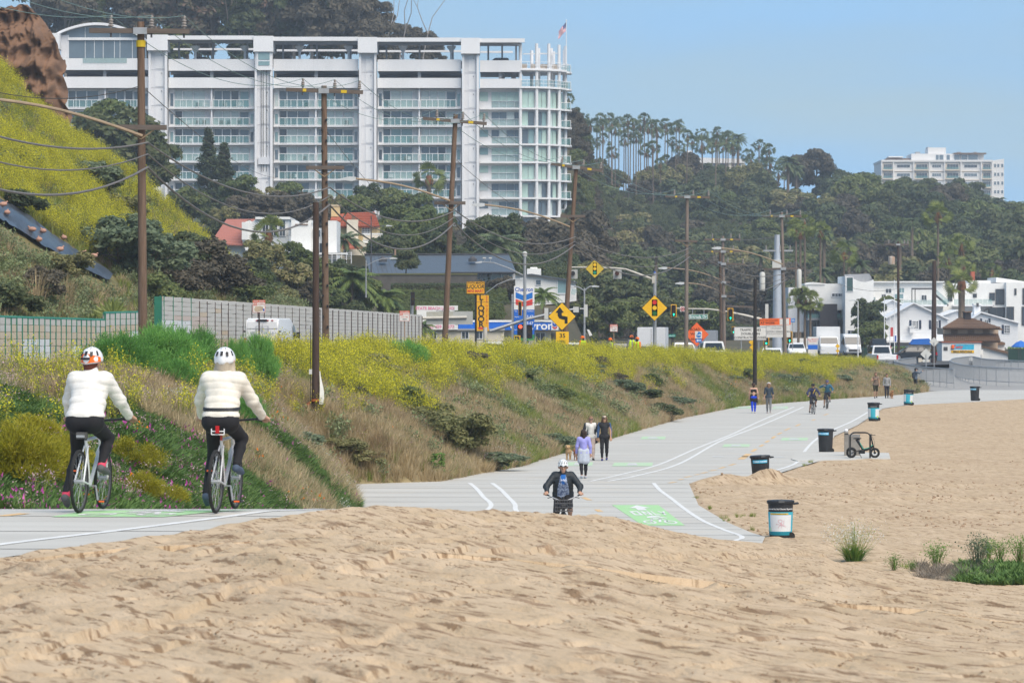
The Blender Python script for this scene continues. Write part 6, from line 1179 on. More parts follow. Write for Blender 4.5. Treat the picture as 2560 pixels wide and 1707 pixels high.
pole(8,'stub pole beside the double armed pole',1804,1800,625,331,1.4,m=WOOD,arms=((655,1776,1802,658,(.3,),''),))
pole(9,'dark pole with a rusty transformer before the clapboard house',2247,2245,604,400,1.0,m=DKWOOD,arms=((611,2212,2272,612,(.15,.8,.95),''),))
pole(10,'plain dark pole with climbing holes in front of the clapboard house',2334,2336,652,410,1.0,m=DKWOOD,r=.24)
p11=ray(EMBZ,789,1045,100,200,1600);Y11=p11.y;pole(11,'short cut dark pole with a paper notice on the embankment',789,790,506,Y11,p11.z-.1,m=DKWOOD,r=.00085*Y11)
pole(12,'black cut pole standing in the mustard beside the construction sign',1887,1888,698,240,1.9,m=mat('black_pole_wood',(.02,.018,.017),.9,c2=(.035,.03,.028),vs=5),r=.11)
# pale steel pole
t=thing('steel_utility_pole','pale grey steel pole with white arm beside the transformer pole','utility pole',P(1943,860,345));k=345/F
MB().tube([(0,0,-1),(0,0,(860-720)*k),(0,0,(860-587)*k)],[.42,.36,.22],12).obj('shaft',mat('pale_steel',(.46,.50,.55),.45,metal=.3,var=.05),t,True);ar=MB().box((1908-1943)*k,(1982-1943)*k,-.2,.0,(860-629)*k,(860-625)*k).obj('cross_arm',STEEL,t);MB().box(-.45,.4,-.5,-.2,(860-670)*k,(860-650)*k).obj('equipment_box',GREYT,t)
for x in (1915,1950,1975): mk('insulator',INM,ar,((x-1943)*k,-.1,(860-625)*k))
# fittings on the poles
b6=POLES[6][0]
for px,w in ((1906,13),(1998,11)):
    t=thing('transformer','white cylindrical transformer hung from the lower arm, %s' % ('the wider of the pair' if w==13 else 'the slimmer of the pair'),'transformer',P(px,727 if w==13 else 720,306));MB().lathe([(w*.015,0),(w*.0165,.1),(w*.0165,1.3),(w*.012,1.42),(.05,1.45)],12).obj('tank',GREYT,t,True);MB().tube([(0,0,1.4),(.1,0,1.6)],.05,6).tube([(.15,-.1,0),(.25,-.1,-.3),(.1,0,-.4)],.07,6).obj('bushing',BLACK,t)
t=thing('transformer','rust streaked cylindrical transformer on the dark pole','transformer',P(2229,661,399));MB().lathe([(.32,0),(.34,.05),(.34,.75),(.1,.82)],12).obj('tank',mat('rust_streaked_grey',(.60,.58,.52),.6,c2=(.38,.2,.1),vs=1.5,stretch=(2,2,.4)),t,True);MB().box(.2,.6,-.05,.05,.3,.45).obj('bracket',DKSTEEL,t)
pb=POLES[11][0]
t=thing('paper_notice','curling white paper notice stapled to the cut pole','notice',(pb.x+.19,Y11-.1,GZ(1010,Y11)));V=[]
for i in range(9): z=i/8;V+=[(-.07+.03*math.sin(z*3),-.04*math.sin(z*4),z*1.08),(.07-.06*z+.04*math.sin(z*5),.06*math.sin(z*3),z*1.08)]
mk('sheet',npmesh('sheet',V,[(2*i,2*i+1,2*i+3,2*i+2) for i in range(8)],mat('aged_paper',(.66,.66,.62),.8,var=.1)),t)
t=thing('meter_box','small grey box clipped to the cut pole','box',(pb.x-.16,Y11-.1,GZ(935,Y11)));MB().box(-.05,.05,-.06,.06,0,.16).obj('case',GREYT,t);MB().cyl((0,0,-1.2),(0,0,0),.012,n=5).cyl((0,0,.16),(0,.05,1.6),.012,n=5).obj('conduit',BLACK,t)
t=thing('orange_ribbon','frayed orange ribbon tied low round the cut pole','ribbon',(pb.x,Y11,GZ(1001,Y11)));MB().cyl((0,0,-.03),(0,0,.05),.17,.172,12).obj('band',mat('rusty_orange_cloth',(.35,.09,.03),.8,var=.2),t);MB().add([(-.17,-.05,0),(-.3,-.08,-.12),(-.22,-.08,-.24),(-.15,-.05,-.06)],[(0,1,2,3)]).obj('tail',bpy.data.materials['rusty_orange_cloth'],t)
# ------------------------------------------------------------------ cables
COPPER=mat('green_copper_wire',(.14,.22,.20),.5,var=0);CABLE=mat('grey_sheathed_cable',(.16,.145,.135),.6,var=.1);CABLED=mat('dark_cable',(.05,.05,.05),.6,var=0)
def cable(a,b,sag,r,m,label,group,n=18):
    a,b=Vector(a),Vector(b);pts=[a.lerp(b,i/n)-Vector((0,0,sag*4*(i/n)*(1-i/n))) for i in range(n+1)]
    o=a;return tag(MB().tube([p-o for p in pts],r,5).obj('overhead_cable',m,None,True,loc=o),label,'cable',group)
top={k: POLES[k][2][0] for k in (1,2,3,4,5,6,7)}
off0=Vector((-3.7,-38,.1));top[0]=[p+off0 for p in top[1]]
PN=['hillside bend','banded pole','climbing pole','hoarding pole','winding sign pole','diamond pole','transformer pole']
for a,b in ((0,1),(1,2),(2,3),(3,4),(4,5),(5,6)):
    for q in range(3): cable(top[a][q],top[b][q],1.0,.011 if a<3 else .014,COPPER,'thin green wire from the top of the '+PN[a]+' to the '+PN[b],'pole top wires')
def att(k,z,dx=.2): bs,v,_=POLES[k];f=(z-bs.z)/v.z;p=bs+v*f;return Vector((p.x+dx,p.y-.2,z))
H6={0: (10.9,10.55,10.15),1: (10.7,10.35,9.95),2: (10.6,10.25,9.9),3: (10.5,10.2,9.9),4: (9.95,9.7,9.5),5: (10.2,9.9,9.6),6: (8.9,8.6,8.4)}
def at2(k,q): return att(1,H6[1][q])+off0+Vector((0,0,H6[0][q]-H6[1][q])) if k==0 else att(k,H6[k][q])
for a,b in ((0,1),(1,2),(2,3),(3,4),(4,5),(5,6)):
    for q in range(3): cable(at2(a,q),at2(b,q),(.9,1.2,1.5)[q],(.03,.022,.036)[q],CABLE,'thick grey telephone cable slung from the '+PN[a]+' to the '+PN[b],'slung telephone cables')
for i,(a,b,s,l_) in enumerate(((P(-20,228,118),P(352,215,122),.3,'thin wire to the first pole below its upper arm'),(P(365,225,122),P(690,445,330),.6,'stranded guy wire running from the first pole down to the houses'),(P(818,330,160),P(1000,520,380),.5,'stranded guy wire running from the brown pole down to the houses'),(P(1140,400,190),P(1420,560,330),.8,'wire from the leaning pole down towards the canyon'),(P(700,545,300),P(560,520,330),.2,'service wire crossing before the red roof'),(P(1030,745,330),P(1900,720,345),.8,'long wire across the junction above the signals'),(P(1290,800,330),P(1900,780,345),.6,'second wire across the junction above the signals'),(P(1966,640,308),P(2250,720,400),1.2,'wire dipping from the transformer pole to the dark pole'),(P(2247,615,400),P(2700,640,430),1.2,'wire leaving the dark transformer pole to the right'),(P(1850,600,330),P(1943,590,345),.1,'short blue grey wire between the steel and double armed poles'),(P(1815,700,330),P(1943,745,345),.8,'drooping cable bundle right of the double armed pole'),(P(1815,745,330),P(1960,700,308),1.0,'looping cable left of the transformer pole'),(P(1723,635,272),P(1806,735,330),.5,'cable dropping from the grey pole to the double armed pole'),(P(1812,730,330),P(1890,800,335),.9,'slack cable hanging beside the double armed pole'))):
    cable(a,b,s,.018 if i>4 else .014,CABLED if i in (0,5,6,8) else CABLE,l_,None)
# street lamps on long pipe arms
PIPE=mat('tan_galvanised_pipe',(.36,.27,.18),.5,var=.15,metal=.2);LHEAD=mat('lamp_head_grey',(.55,.57,.58),.4,var=.05)
def lamp_arm(label,a,b,pole_y,mt=PIPE,r=.05,head=True,curve=.12):
    a,b=Vector(a),Vector(b);t=thing('street_lamp',label,'street lamp',a);d=b-a;pts=[d*(i/8)+Vector((0,0,curve*math.sin(PI*i/8)*d.length*.3)) for i in range(9)];MB().tube(pts,r,7).obj('arm',mt,t,True)
    if head: s=1 if d.x>0 else -1;MB().prism([(d.x,d.z-.08),(d.x+s*.2,d.z-.12),(d.x+s*.7,d.z-.06),(d.x+s*.75,d.z),(d.x+s*.3,d.z+.1),(d.x,d.z+.08)],d.y-.13,d.y+.13).obj('lamp_head',LHEAD,t)
lamp_arm('brown pipe lamp arm reaching out from the first power pole',P(355,340,121.8),P(-60,243,119),0);lamp_arm('pipe lamp arm on the leaning pole over the shop',P(1124,502,189.7),P(890,447,187),0);lamp_arm('pipe lamp arm on the pole behind the winding road sign',P(1424,567,223.7),P(1212,512,220),0);lamp_arm('upper pipe lamp arm on the stub pole',P(1804,700,330.5),P(1668,670,326),0);lamp_arm('lower pipe lamp arm on the stub pole',P(1798,728,330.5),P(1710,708,326),0);lamp_arm('long pipe lamp arm on the transformer pole',P(1956,661,307.6),P(1803,620,304),0)
def lamp_post(label,px,pyb,pyt,Y,arms,r=.1,m=STEEL):
    o=P(px,pyb,Y);t=thing('street_lamp',label,'street lamp',o);k=Y/F;MB().tube([(0,0,-1.5),(0,0,(pyb-pyt)*k)],[r*1.1,r*.7],10).obj('post',m,t,True)
    for (x,y,y0) in arms:
        dx=(x-px)*k;z0=(pyb-y0)*k;z1=(pyb-y)*k;s=1 if dx>0 else -1;MB().tube([(0,0,z0),(dx*.35,0,z0+(z1-z0)*.62),(dx*.7,0,z0+(z1-z0)*.95),(dx,0,z1)],r*.5,7).obj('arm',m,t,True);MB().prism([(dx,z1-.06),(dx+s*.6,z1-.05),(dx+s*.65,z1+.02),(dx+s*.2,z1+.1),(dx,z1+.06)],-.14,.14).obj('lamp_head',LHEAD,t)
lamp_post('grey street lamp with two arms beside the canyon trees',1461,860,720,345,((1435,716,728),(1480,716,728)))
lamp_post('grey lamp post with a curved arm left of the price sign',1212,860,735,352,((1300,697,735),),.07)
lamp_post('small lamp post in front of the yellow house',928,690,540,400,((965,565,575),),.07,DKSTEEL)
lamp_post('pale lamp post beside the white van with a flat lamp',2145,900,752,430,((2138,751,754),),.06,WHITE)
lamp_post('lamp post with a curved arm in front of the feathery palms',915,700,650,340,((975,646,665),),.06)
for px,pyt,l_ in ((2236,700,'tall white flag mast before the clapboard house'),(2211,745,'white lamp mast left of the clapboard house'),(2225,792,'short white mast with hanging banner before the clapboard house')):
    t=thing('mast',l_,'mast',P(px,900,440));MB().cyl((0,0,-.5),(0,0,(900-pyt)*.044),.06,.045,8).obj('pole',WHITE,t)
    if px==2225: MB().box(.05,.35,-.01,.01,2.6,3.6).obj('banner',mat('red_banner',(.5,.06,.06),.7),t);MB().box(.4,.7,-.01,.01,2.0,2.7).obj('banner',PRINTBLUE,t)
# ------------------------------------------------------------------ signs
def plate(b,name,m,pts,d0=-.03,d1=0,par=None): return b.poly(name,m,pts,d0,d1,par)
def dia(cx,cy,h): return [(cx,cy-h),(cx-h,cy),(cx,cy+h),(cx+h,cy)]
def sign(name,label,px,pyb,Y): return Bld(name,label,Y,px,pyb,'sign')
def post(b,px,pyt,pyb,m=STEEL,r=.04,y=.08): MB().cyl((b.X(px),y,b.Z(pyb)-.8),(b.X(px),y,b.Z(pyt)),r,n=8).obj('post',m,b.t)
YD=-.034
b=sign('warning_sign','yellow diamond winding road sign with a 35 MPH plate',1405,880,221);post(b,1404,760,880,m=mat('wood_post',(.2,.13,.08)),r=.06)
plate(b,'border',PRINTBLACK,dia(1405,791,35.5),-.025);plate(b,'panel',YELLOW,dia(1405,791,34),-.032,-.005)
plate(b,'arrow',PRINTBLACK,[(1394,789),(1394,782),(1388.5,782),(1399.5,767.5),(1409.5,781),(1404.5,782),(1404.5,789),(1419,792),(1419,809),(1411.5,809),(1411.5,799.5),(1405,798.5),(1398,796)],-.036,-.03)
sp=plate(b,'speed_plate',YELLOW,[(1390,829),(1422,829),(1422,861),(1390,861)]);text('35',.33,PRINTBLACK,sp,(b.X(1406),YD,b.Z(839.5)),bold=.006,sx=1.05);text('MPH',.15,PRINTBLACK,sp,(b.X(1406),YD,b.Z(853.5)),bold=.004)
def signal_picture(b,cx,cy,k,h,cols=((.6,.02,.015),(.85,.5,.01),(.02,.13,.03)),pre=''):
    plate(b,'picture',PRINTBLACK,[(cx-7*k,cy-21*k),(cx+7*k,cy-21*k),(cx+7*k,cy+20*k),(cx-7*k,cy+20*k)],-.036,-.03)
    for i,c in enumerate(cols): MB().tube([(b.X(cx),-.036,b.Z(cy-14*k+13.6*i*k)),(b.X(cx),-.041,b.Z(cy-14*k+13.6*i*k))],5.6*k*b.k,14).obj('disc',mat('%s_disc_%d' % (pre,i),c,.5,var=0),b.t)
# mast with the flashing beacons
b=Bld('signal_mast','pale mast arm with signal ahead diamond and two round beacons',262,1637,885,'traffic signal');TANS=mat('weathered_white_steel',(.52,.49,.43),.6,var=.15,vs=2)
MB().tube([(0,.15,-1.5),(0,.15,b.Z(682))],[.13,.11],12).obj('post',STEEL,b.t,True);MB().lathe([(.08,0),(.06,.06),(.01,.1)],8,(0,.15,b.Z(682))).obj('cap',PRINTBLUE,b.t);MB().tube([(b.X(1632),.1,b.Z(698)),(b.X(1600),.1,b.Z(686)),(b.X(1565),.1,b.Z(673)),(b.X(1535),.1,b.Z(670)),(b.X(1425),.1,b.Z(668))],[.075,.07,.06,.055,.045],9).obj('mast_arm',TANS,b.t,True)
MB().box(b.X(1630),b.X(1637),.0,.2,b.Z(708),b.Z(690)).obj('arm_bracket',TANS,b.t)
for x in (1433,1543):
    bp=b.poly('beacon_backplate',mat('beacon_grey',(.38,.39,.38),.6,var=.2) if 'beacon_grey' not in bpy.data.materials else bpy.data.materials['beacon_grey'],[(x-10,674),(x+11,674),(x+11,697),(x-10,697)],-.02,.03)
    MB().tube([(b.X(x),-.02,b.Z(684)),(b.X(x)-.02,-.28,b.Z(683))],[.13,.14],14).obj('visor',BLACK if x==1433 else mat('dark_red_visor',(.07,.025,.018),.6),bp);MB().tube([(b.X(x)-.02,-.281,b.Z(683)),(b.X(x)-.02,-.285,b.Z(683))],.1,14).obj('lens',mat('dark_lens_%d' % x,(.05,.02,.015) if x>1500 else (.03,.03,.03),.3),bp)
b2=sign('warning_sign','small yellow signal ahead diamond hung on the mast arm',1487,700,261.6);plate(b2,'border',PRINTBLACK,dia(1487,672,24),-.03,-.005);plate(b2,'panel',mat('dirty_yellow_sheeting',(.62,.44,.03),.6,c2=(.5,.36,.05),vs=5),dia(1487,672,22.8),-.036,-.01);b2.t['label']='small yellow signal ahead diamond hung on the pale mast arm'
signal_picture(b2,1487,672,.72,0,((.8,.48,.02),(.75,.45,.02),(.01,.25,.15)),'arm')
b3=sign('warning_sign','large yellow signal ahead diamond on the steel mast post',1636,860,261.4);plate(b3,'border',PRINTBLACK,dia(1636.5,770,33),-.03,-.005);plate(b3,'panel',YELLOW,dia(1636.5,770,31.5),-.036,-.01);signal_picture(b3,1636.5,770,1,0,pre='post')
# tow-away signs
RW=mat('faded_white_sheeting',(.70,.68,.64),.6,var=.08,vs=5);RED=mat('faded_red_sheeting',(.62,.10,.05),.6,var=.15,vs=5)
def towaway(label,x0,x1,y0,y1,Y,pyb,m,worn=False):
    b=sign('no_stopping_sign',label,(x0+x1)/2,pyb,Y);c=(x0+x1)/2;w=x1-x0;h=y1-y0;post(b,c,y0+2,pyb,m,.035);plate(b,'border',RED,[(x0,y0),(x1,y0),(x1,y1),(x0,y1)],-.02);p=plate(b,'panel',RW,[(x0+w*.03,y0+h*.2),(x1-w*.03,y0+h*.2),(x1-w*.03,y1-h*.03),(x0+w*.03,y1-h*.03)],-.026,-.005);k=b.k
    text('TOW AWAY',w*.155*k,RW,p,(b.X(c),-.03,b.Z(y0+h*.1)),sx=1.0,ext=.001,bold=.002);plate(b,'no_panel',RED,[(x0+w*.05,y0+h*.23),(x0+w*.36,y0+h*.23),(x0+w*.36,y0+h*.45),(x0+w*.05,y0+h*.45)],-.029,-.02);text('NO',w*.2*k,RW,p,(b.X(x0+w*.2),-.033,b.Z(y0+h*.34)),bold=.002,ext=.001);text('STOPPING',w*.115*k,RED,p,(b.X(x0+w*.67),-.03,b.Z(y0+h*.34)),bold=.001,ext=.001)
    if worn: plate(b,'scrape',mat('sign_scrape',(.50,.39,.28),.8,var=.15),[(x0+w*.12,y0+h*.7),(x0+w*.2,y0+h*.52),(x0+w*.6,y0+h*.48),(x0+w*.85,y0+h*.55),(x0+w*.82,y0+h*.82),(x0+w*.4,y0+h*.95),(x0+w*.15,y0+h*.88)],-.029,-.02);plate(b,'sticker',PRINTBLUE,[(x1-w*.2,y0+h*.66),(x1-w*.06,y0+h*.7),(x1-w*.06,y0+h*.9),(x1-w*.16,y0+h*.86)],-.031,-.02)
    else: text('ANY TIME',w*.15*k,RED,p,(b.X(c),-.03,b.Z(y0+h*.6)),ext=.001,bold=.001);plate(b,'mark',PRINTBLACK,[(x0+w*.3,y0+h*.78),(x0+w*.7,y0+h*.78),(x0+w*.7,y0+h*.85),(x0+w*.3,y0+h*.85)],-.029,-.02)
towaway('scraped red and white no stopping sign before the white van',632,663,750,781.5,190,900,RPOST,True);towaway('red and white no stopping sign at the far end of the tall wall',999,1024,777,803,250,875,mat('wood_post2',(.33,.22,.14)),False);towaway('red and white no stopping sign beside the workers in orange helmets',1525,1544,811,829,290,875,bpy.data.materials['wood_post2'],False);towaway('small red and white no stopping sign near the station',1524.5+2,1526.6+2,811,813,420,820,STEEL) if False else None
# liquor signs
b=sign('liquor_sign','yellow liquor mini mart sign with a tall vertical LIQUOR board',1190,860,345);DKY=mat('amber_sign_face',(.80,.40,.008),.4,var=.04)
MB().box(b.X(1187),b.X(1192),0,.25,b.Z(860)-1,b.Z(734)).obj('post',BLACK,b.t);up=plate(b,'upper_board',DKY,[(1167,704),(1211,704),(1211,734),(1167,734)],-.2,.1);plate(b,'upper_edge',BLACK,[(1166,703),(1214,703),(1214,736),(1166,736)],-.1,.3);vb=plate(b,'vertical_board',DKY,[(1192,738),(1222,738),(1222,827),(1192,827)],-.2,.1)
text('STATE BEACH',.24,PRINTBLACK,up,(b.X(1189),-.205,b.Z(707.5)),sx=.95,bold=.008);text('LIQUOR',.46,PRINTBLACK,up,(b.X(1188.5),-.205,b.Z(717)),bold=.012,shear=.2,sx=.88);text('MINI MART',.33,PRINTRED,up,(b.X(1189),-.205,b.Z(728)),bold=.01,sx=.86)
for i,ch in enumerate('LIQUOR'): text(ch,.66,PRINTBLACK,vb,(b.X(1203),-.205,b.Z(744+13.6*i)),bold=.02,sx=1.1)
for i,ch in enumerate('BEER·WINE·SPIRITS'[:16]): text(ch,.2,PRINTRED,vb,(b.X(1217),-.205,b.Z(742+4.5*i)),bold=.004)
plate(b,'arrow',PRINTRED,[(1194,820),(1201,815),(1201,818),(1219,818),(1219,823),(1201,823),(1201,825)],-.206,-.2)
# station price sign
b=sign('price_sign','tall white and blue filling station price sign with chevrons',1310,860,350);MB().box(b.X(1279),b.X(1285),0,.3,b.Z(860)-1,b.Z(735)).obj('post',STEEL,b.t)
wp=plate(b,'white_panel',STUC,[(1285,715),(1336,715),(1336,774),(1285,774)],-.15,.15);text('Chevron',.50,PRINTBLUE,wp,(b.X(1310),-.155,b.Z(724)),bold=.012,sx=.9);CB2=mat('chevron_blue',(.01,.16,.55),.4,var=.1)
plate(b,'blue_chevron',CB2,[(1289,730),(1310,739),(1331.5,730),(1331.5,745),(1310,752),(1289,744.5)],-.16,-.15);plate(b,'red_chevron',mat('chevron_red',(.66,.05,.04),.4,var=.1),[(1289,747),(1310,755),(1331.5,747),(1331.5,762),(1310,767),(1289,761.5)],-.16,-.15)
bp=plate(b,'blue_panel',CHB,[(1285,774.5),(1336,774.5),(1336,836),(1285,836)],-.14,.15);plate(b,'green_panel',mat('price_green',(.02,.25,.10),.5),[(1285,836.5),(1336,836.5),(1336,851),(1285,851)],-.14,.15);text('Gas',.16,PRINTWHITE,bp,(b.X(1290),-.145,b.Z(778)));text('Food Mart',.16,PRINTWHITE,bp,(b.X(1324),-.145,b.Z(778)))
for i,s in enumerate(('5.47','5.67','5.87')): text(s,.34,PRINTWHITE,bp,(b.X(1325),-.145,b.Z(792+16*i)),bold=.004)
for i,s in enumerate(('Regular','Plus','Supreme')): text(s,.14,PRINTWHITE,bp,(b.X(1292),-.145,b.Z(792+16*i)))
# road work diamond, blue marker, fines sign, project sign, street name
b=sign('road_work_sign','orange ROAD WORK AHEAD diamond behind the grey pole',1744,890,296);post(b,1744,850,890);plate(b,'border',mat('red_orange_border',(.75,.06,.02),.5),dia(1742,836,30),-.03,-.005);p=plate(b,'panel',ORANGE,dia(1742,836,28.6),-.036,-.01)
for s,y,x in (('ROAD',824,1738),('WORK',835,1740),('AHEAD',848,1742)): text(s,.30,PRINTBLACK,p,(b.X(x),-.04,b.Z(y)),bold=.003,sx=.9)
b=sign('blue_marker_sign','white and blue wave marker with a left arrow before the road work diamond',1747,890,290);post(b,1749,828,890);p=plate(b,'panel',RW,[(1737.5,828),(1755,828),(1755,845.5),(1737.5,845.5)]);BLU=mat('marker_blue',(.01,.18,.52),.5,var=.05)
plate(b,'emblem',BLU,[(1739.5,838),(1744,834),(1745,830),(1748,829),(1752,831),(1753.5,836),(1748,835),(1746,837)],-.034,-.03);plate(b,'emblem',BLU,[(1739.5,839),(1753.5,838),(1751,842.5),(1746.5,844),(1742,842.5)],-.034,-.03);p=plate(b,'arrow_panel',BLU,[(1739,846),(1754,846),(1754,856),(1739,856)]);plate(b,'arrow',PRINTWHITE,[(1741,851),(1745,848),(1745,850),(1752.5,850),(1752.5,852),(1745,852),(1745,854)],-.034,-.03)
b=sign('fines_sign','white TRAFFIC FINES DOUBLED sign behind the black cut pole',1875,890,302);post(b,1853,850,890);post(b,1897,850,890);plate(b,'border',CGREY,[(1834.5,817),(1916,817),(1916,851),(1834.5,851)],-.02);p=plate(b,'panel',RW,[(1836.5,819),(1914.5,819),(1914.5,849),(1836.5,849)],-.03,-.01)
for s,y,x in (('TRAFFIC FINES',825,1876),('DOUBLED IN',834.5,1876),('CONSTRUCTION ZONES',844,1875.5)): text(s,.245,PRINTBLACK,p,(b.X(x),-.035,b.Z(y)),bold=.003,sx=.86 if len(s)>15 else 1)
b=sign('project_sign','orange and white highway project sign AT WORK behind the transformer pole',1938,890,312);post(b,1912,840,890,WOOD,.06);post(b,1965,840,890,WOOD,.06);p2=plate(b,'lower_panel',RW,[(1899.5,812),(1976,811),(1976,843),(1899.5,844)]);p=plate(b,'upper_panel',ORANGE,[(1899,796.5),(1976.5,795),(1976.5,811.8),(1899,813.5)],-.036,0);plate(b,'inset',RW,[(1949,797),(1973,796.5),(1973,811),(1949,811.5)],-.04,-.03)
text('YOUR TAX DOLLARS',.15,PRINTBLACK,p,(b.X(1920),-.04,b.Z(801)),sx=1.05);text('AT WORK',.22,PRINTBLACK,p,(b.X(1919.5),-.04,b.Z(807.5)),bold=.004,sx=1.1);text('HIGHWAY IMPROVEMENT',.17,PRINTBLACK,p2,(b.X(1944),-.035,b.Z(829)),sx=1.1);text('TIME OF COMPLETION',.12,CABLE,p2,(b.X(1938),-.035,b.Z(834)),sx=1.15);text('ROAD WORK FUNDED BY',.12,CABLE,p2,(b.X(1940),-.035,b.Z(815.5)),sx=1.1);text('LOS ANGELES',.12,CABLE,p2,(b.X(1940),-.035,b.Z(821)),sx=1.1)
b=sign('blue_sign','small blue sign with white letters right of the project sign',1981,830,330);plate(b,'panel',BLU,[(1977,796),(1987,796),(1987,805.5),(1977,805.5)]);text('3A',.24,PRINTWHITE,b.t,(b.X(1982),-.04,b.Z(801)));post(b,1982,806,850,STEEL,.03)
GRS=mat('green_street_sign',(.0,.22,.16),.5,var=.04)
b=sign('street_name_sign','green Entrada Dr street name sign hung from the mast arm',1745,797,338.7);plate(b,'border',RW,[(1722,786),(1769.5,785.5),(1769.5,797.5),(1722,798)],-.02);p=plate(b,'panel',GRS,[(1723.2,787.2),(1768.3,786.7),(1768.3,796.3),(1723.2,796.8)],-.03,-.01);text('Entrada Dr',.33,PRINTWHITE,p,(b.X(1745.5),-.035,b.Z(792)),bold=.008,sx=.98)
for x in (1731.5,1760): MB().cyl((b.X(x),.02,b.Z(786)),(b.X(x),.02,b.Z(773)),.03,n=6).obj('hanger',STEEL,b.t)
b=sign('street_name_sign','distant green street name sign left of the box truck',1674,845,420);plate(b,'panel',GRS,[(1660,836),(1689,835),(1689,842),(1660,843)]);text('Entrada Dr',.22,PRINTWHITE,b.t,(b.X(1674.5),-.035,b.Z(839)),sx=1.1)
b=sign('no_turn_sign','white no turn sign with a red ring on the mast arm',1705,780,338.6);p=plate(b,'panel',RW,[(1700,766),(1711.5,766),(1711.5,779),(1700,779)]);MB().torus((b.X(1706),-.04,b.Z(772.5)),.15,.025,'y',20,5).tube([(b.X(1702.5),-.04,b.Z(769)),(b.X(1709.5),-.04,b.Z(776))],.022,5).obj('ring',PRINTRED,p);plate(b,'arrow',PRINTBLACK,[(1704,776),(1705.5,776),(1705.5,772),(1709,772),(1709,770.5),(1704,770.5)],-.036,-.03)
# back of a big road sign on its pipe, at the wall end
b=sign('sign_back','grey back of a large road sign on a pipe arm by the wall end',1120,880,330);p=plate(b,'panel',mat('sign_back_grey',(.42,.43,.41),.5,c2=(.36,.37,.34),vs=1.5),[(1066,779),(1182,778),(1182,811),(1066,811)],.1,.16);plate(b,'panel',mat('scuffed_patch',(.36,.35,.28),.7,c2=(.44,.44,.40),vs=6),[(1066,780),(1133,779),(1133,793),(1066,793)],.06,.1);MB().tube([(b.X(1030),0,b.Z(796)),(b.X(1167),0,b.Z(793))],[.13,.11],9).obj('pipe_arm',TANS,b.t,True);MB().cyl((b.X(1030),0,-1),(b.X(1030),0,b.Z(742)),.13,n=10).obj('post',STEEL,b.t)
b.box('small_plate',GREYT,1033,1050,815,823,-.05,0)
# ------------------------------------------------------------------ traffic signals
SIGY=mat('yellow_signal_border',(.78,.42,.01),.5,var=.05);GLOW={'g': mat('green_light',(.0,.8,.45),.3,var=0,emit=1.6),'r': mat('red_light',(.9,.06,.02),.3,var=0,emit=2.2),'x': mat('dark_lens',(.03,.012,.01),.3,var=.1),'y': mat('dark_amber_lens',(.05,.03,.01),.3,var=.1)}
def signal(label,x0,x1,y0,y1,Y,lit='g',border=True,arrow=False,side=False):
    b=Bld('traffic_light',label,Y,(x0+x1)/2,y1,'traffic light');c=(x0+x1)/2;w=x1-x0;h=y1-y0
    if border: b.poly('border',SIGY,[(x0,y0),(x1,y0),(x1,y1),(x0,y1)],.02,.05)
    e=.14*w if border else 0;hs=b.poly('housing',BLACK,[(x0+e,y0+e),(x1-e,y0+e),(x1-e,y1-e),(x0+e,y1-e)],-.12,.04);hh=(h-2*e)/3
    for i,k in enumerate(('r','y','g')):
        cy=y0+e+hh*(i+.5);rr=min(w-2*e,hh)*.40*b.k;on=(lit==k);MB().tube([(b.X(c),-.125,b.Z(cy)),(b.X(c),-.15,b.Z(cy))],rr,14).obj('lens',GLOW[k] if on and not arrow else GLOW['x' if k != 'y' else 'y'],hs)
        MB().torus((b.X(c),-.2,b.Z(cy)),rr*1.15,rr*.14,'y',12,4,(0,PI)).obj('visor',BLACK,hs)
        if on and arrow: q=rr*.9;z=b.Z(cy);x=b.X(c);MB().prism([(x-q*.25,z-q),(x+q*.25,z-q),(x+q*.25,z+.1*q),(x+q*.85,z+.0*q),(x,z+q),(x-q*.85,z),(x-q*.25,z+.1*q)],-.165,-.151).obj('arrow',GLOW[k],hs)
    return b
signal('traffic light with green arrow at the tip of the mast arm',1677,1691.5,761,793,338.5,'g',True,True);signal('traffic light with green arrow left of the black cut pole',1819,1833.5,770,802,338.5,'g',True,True);signal('traffic light with green arrow right of the project sign',1967,1981,828,858,335,'g',True,True);signal('traffic light with round green below the project sign',1908,1923,842,863,335,'g');signal('traffic light with green peeking out left of the fines sign',1829.5,1839,816,834,340,'g')
signal('traffic light showing red in front of the price sign',1293,1309,811,845,333,'r',False);signal('traffic light with green arrow low before the price sign',1285,1301,838.5,866,331,'g',True,True);signal('unlit back of a traffic light right of the steel post at the price sign',1316,1331,812,846,336,'',False);signal('side on traffic light with yellow border before the chevrons',1295.5,1304.5,753.5,789,333,'',True);signal('dark traffic light on the post at the wall end',1027,1037,730,764,329.5,'',False)
def back_signal(label,x0,x1,y0,y1,Y): b=Bld('traffic_light',label,Y,(x0+x1)/2,y1,'traffic light');b.box('backplate',GREYT,x0,x1,y0,y1,-.05,0);b.box('housing',BLACK,x1-2,x1+2.5,y0+1,y1-1,0,.4)
back_signal('grey back of a traffic light beside the two armed lamp',1460,1469,761,792,330);back_signal('grey back of a traffic light on the mast arm behind the winding road sign',1361,1371,770,798,331);back_signal('small grey signal box left of the two armed lamp',1433,1447,767,781,331);back_signal('white backed traffic light left of the steel pole',1913,1921,760,800,341)
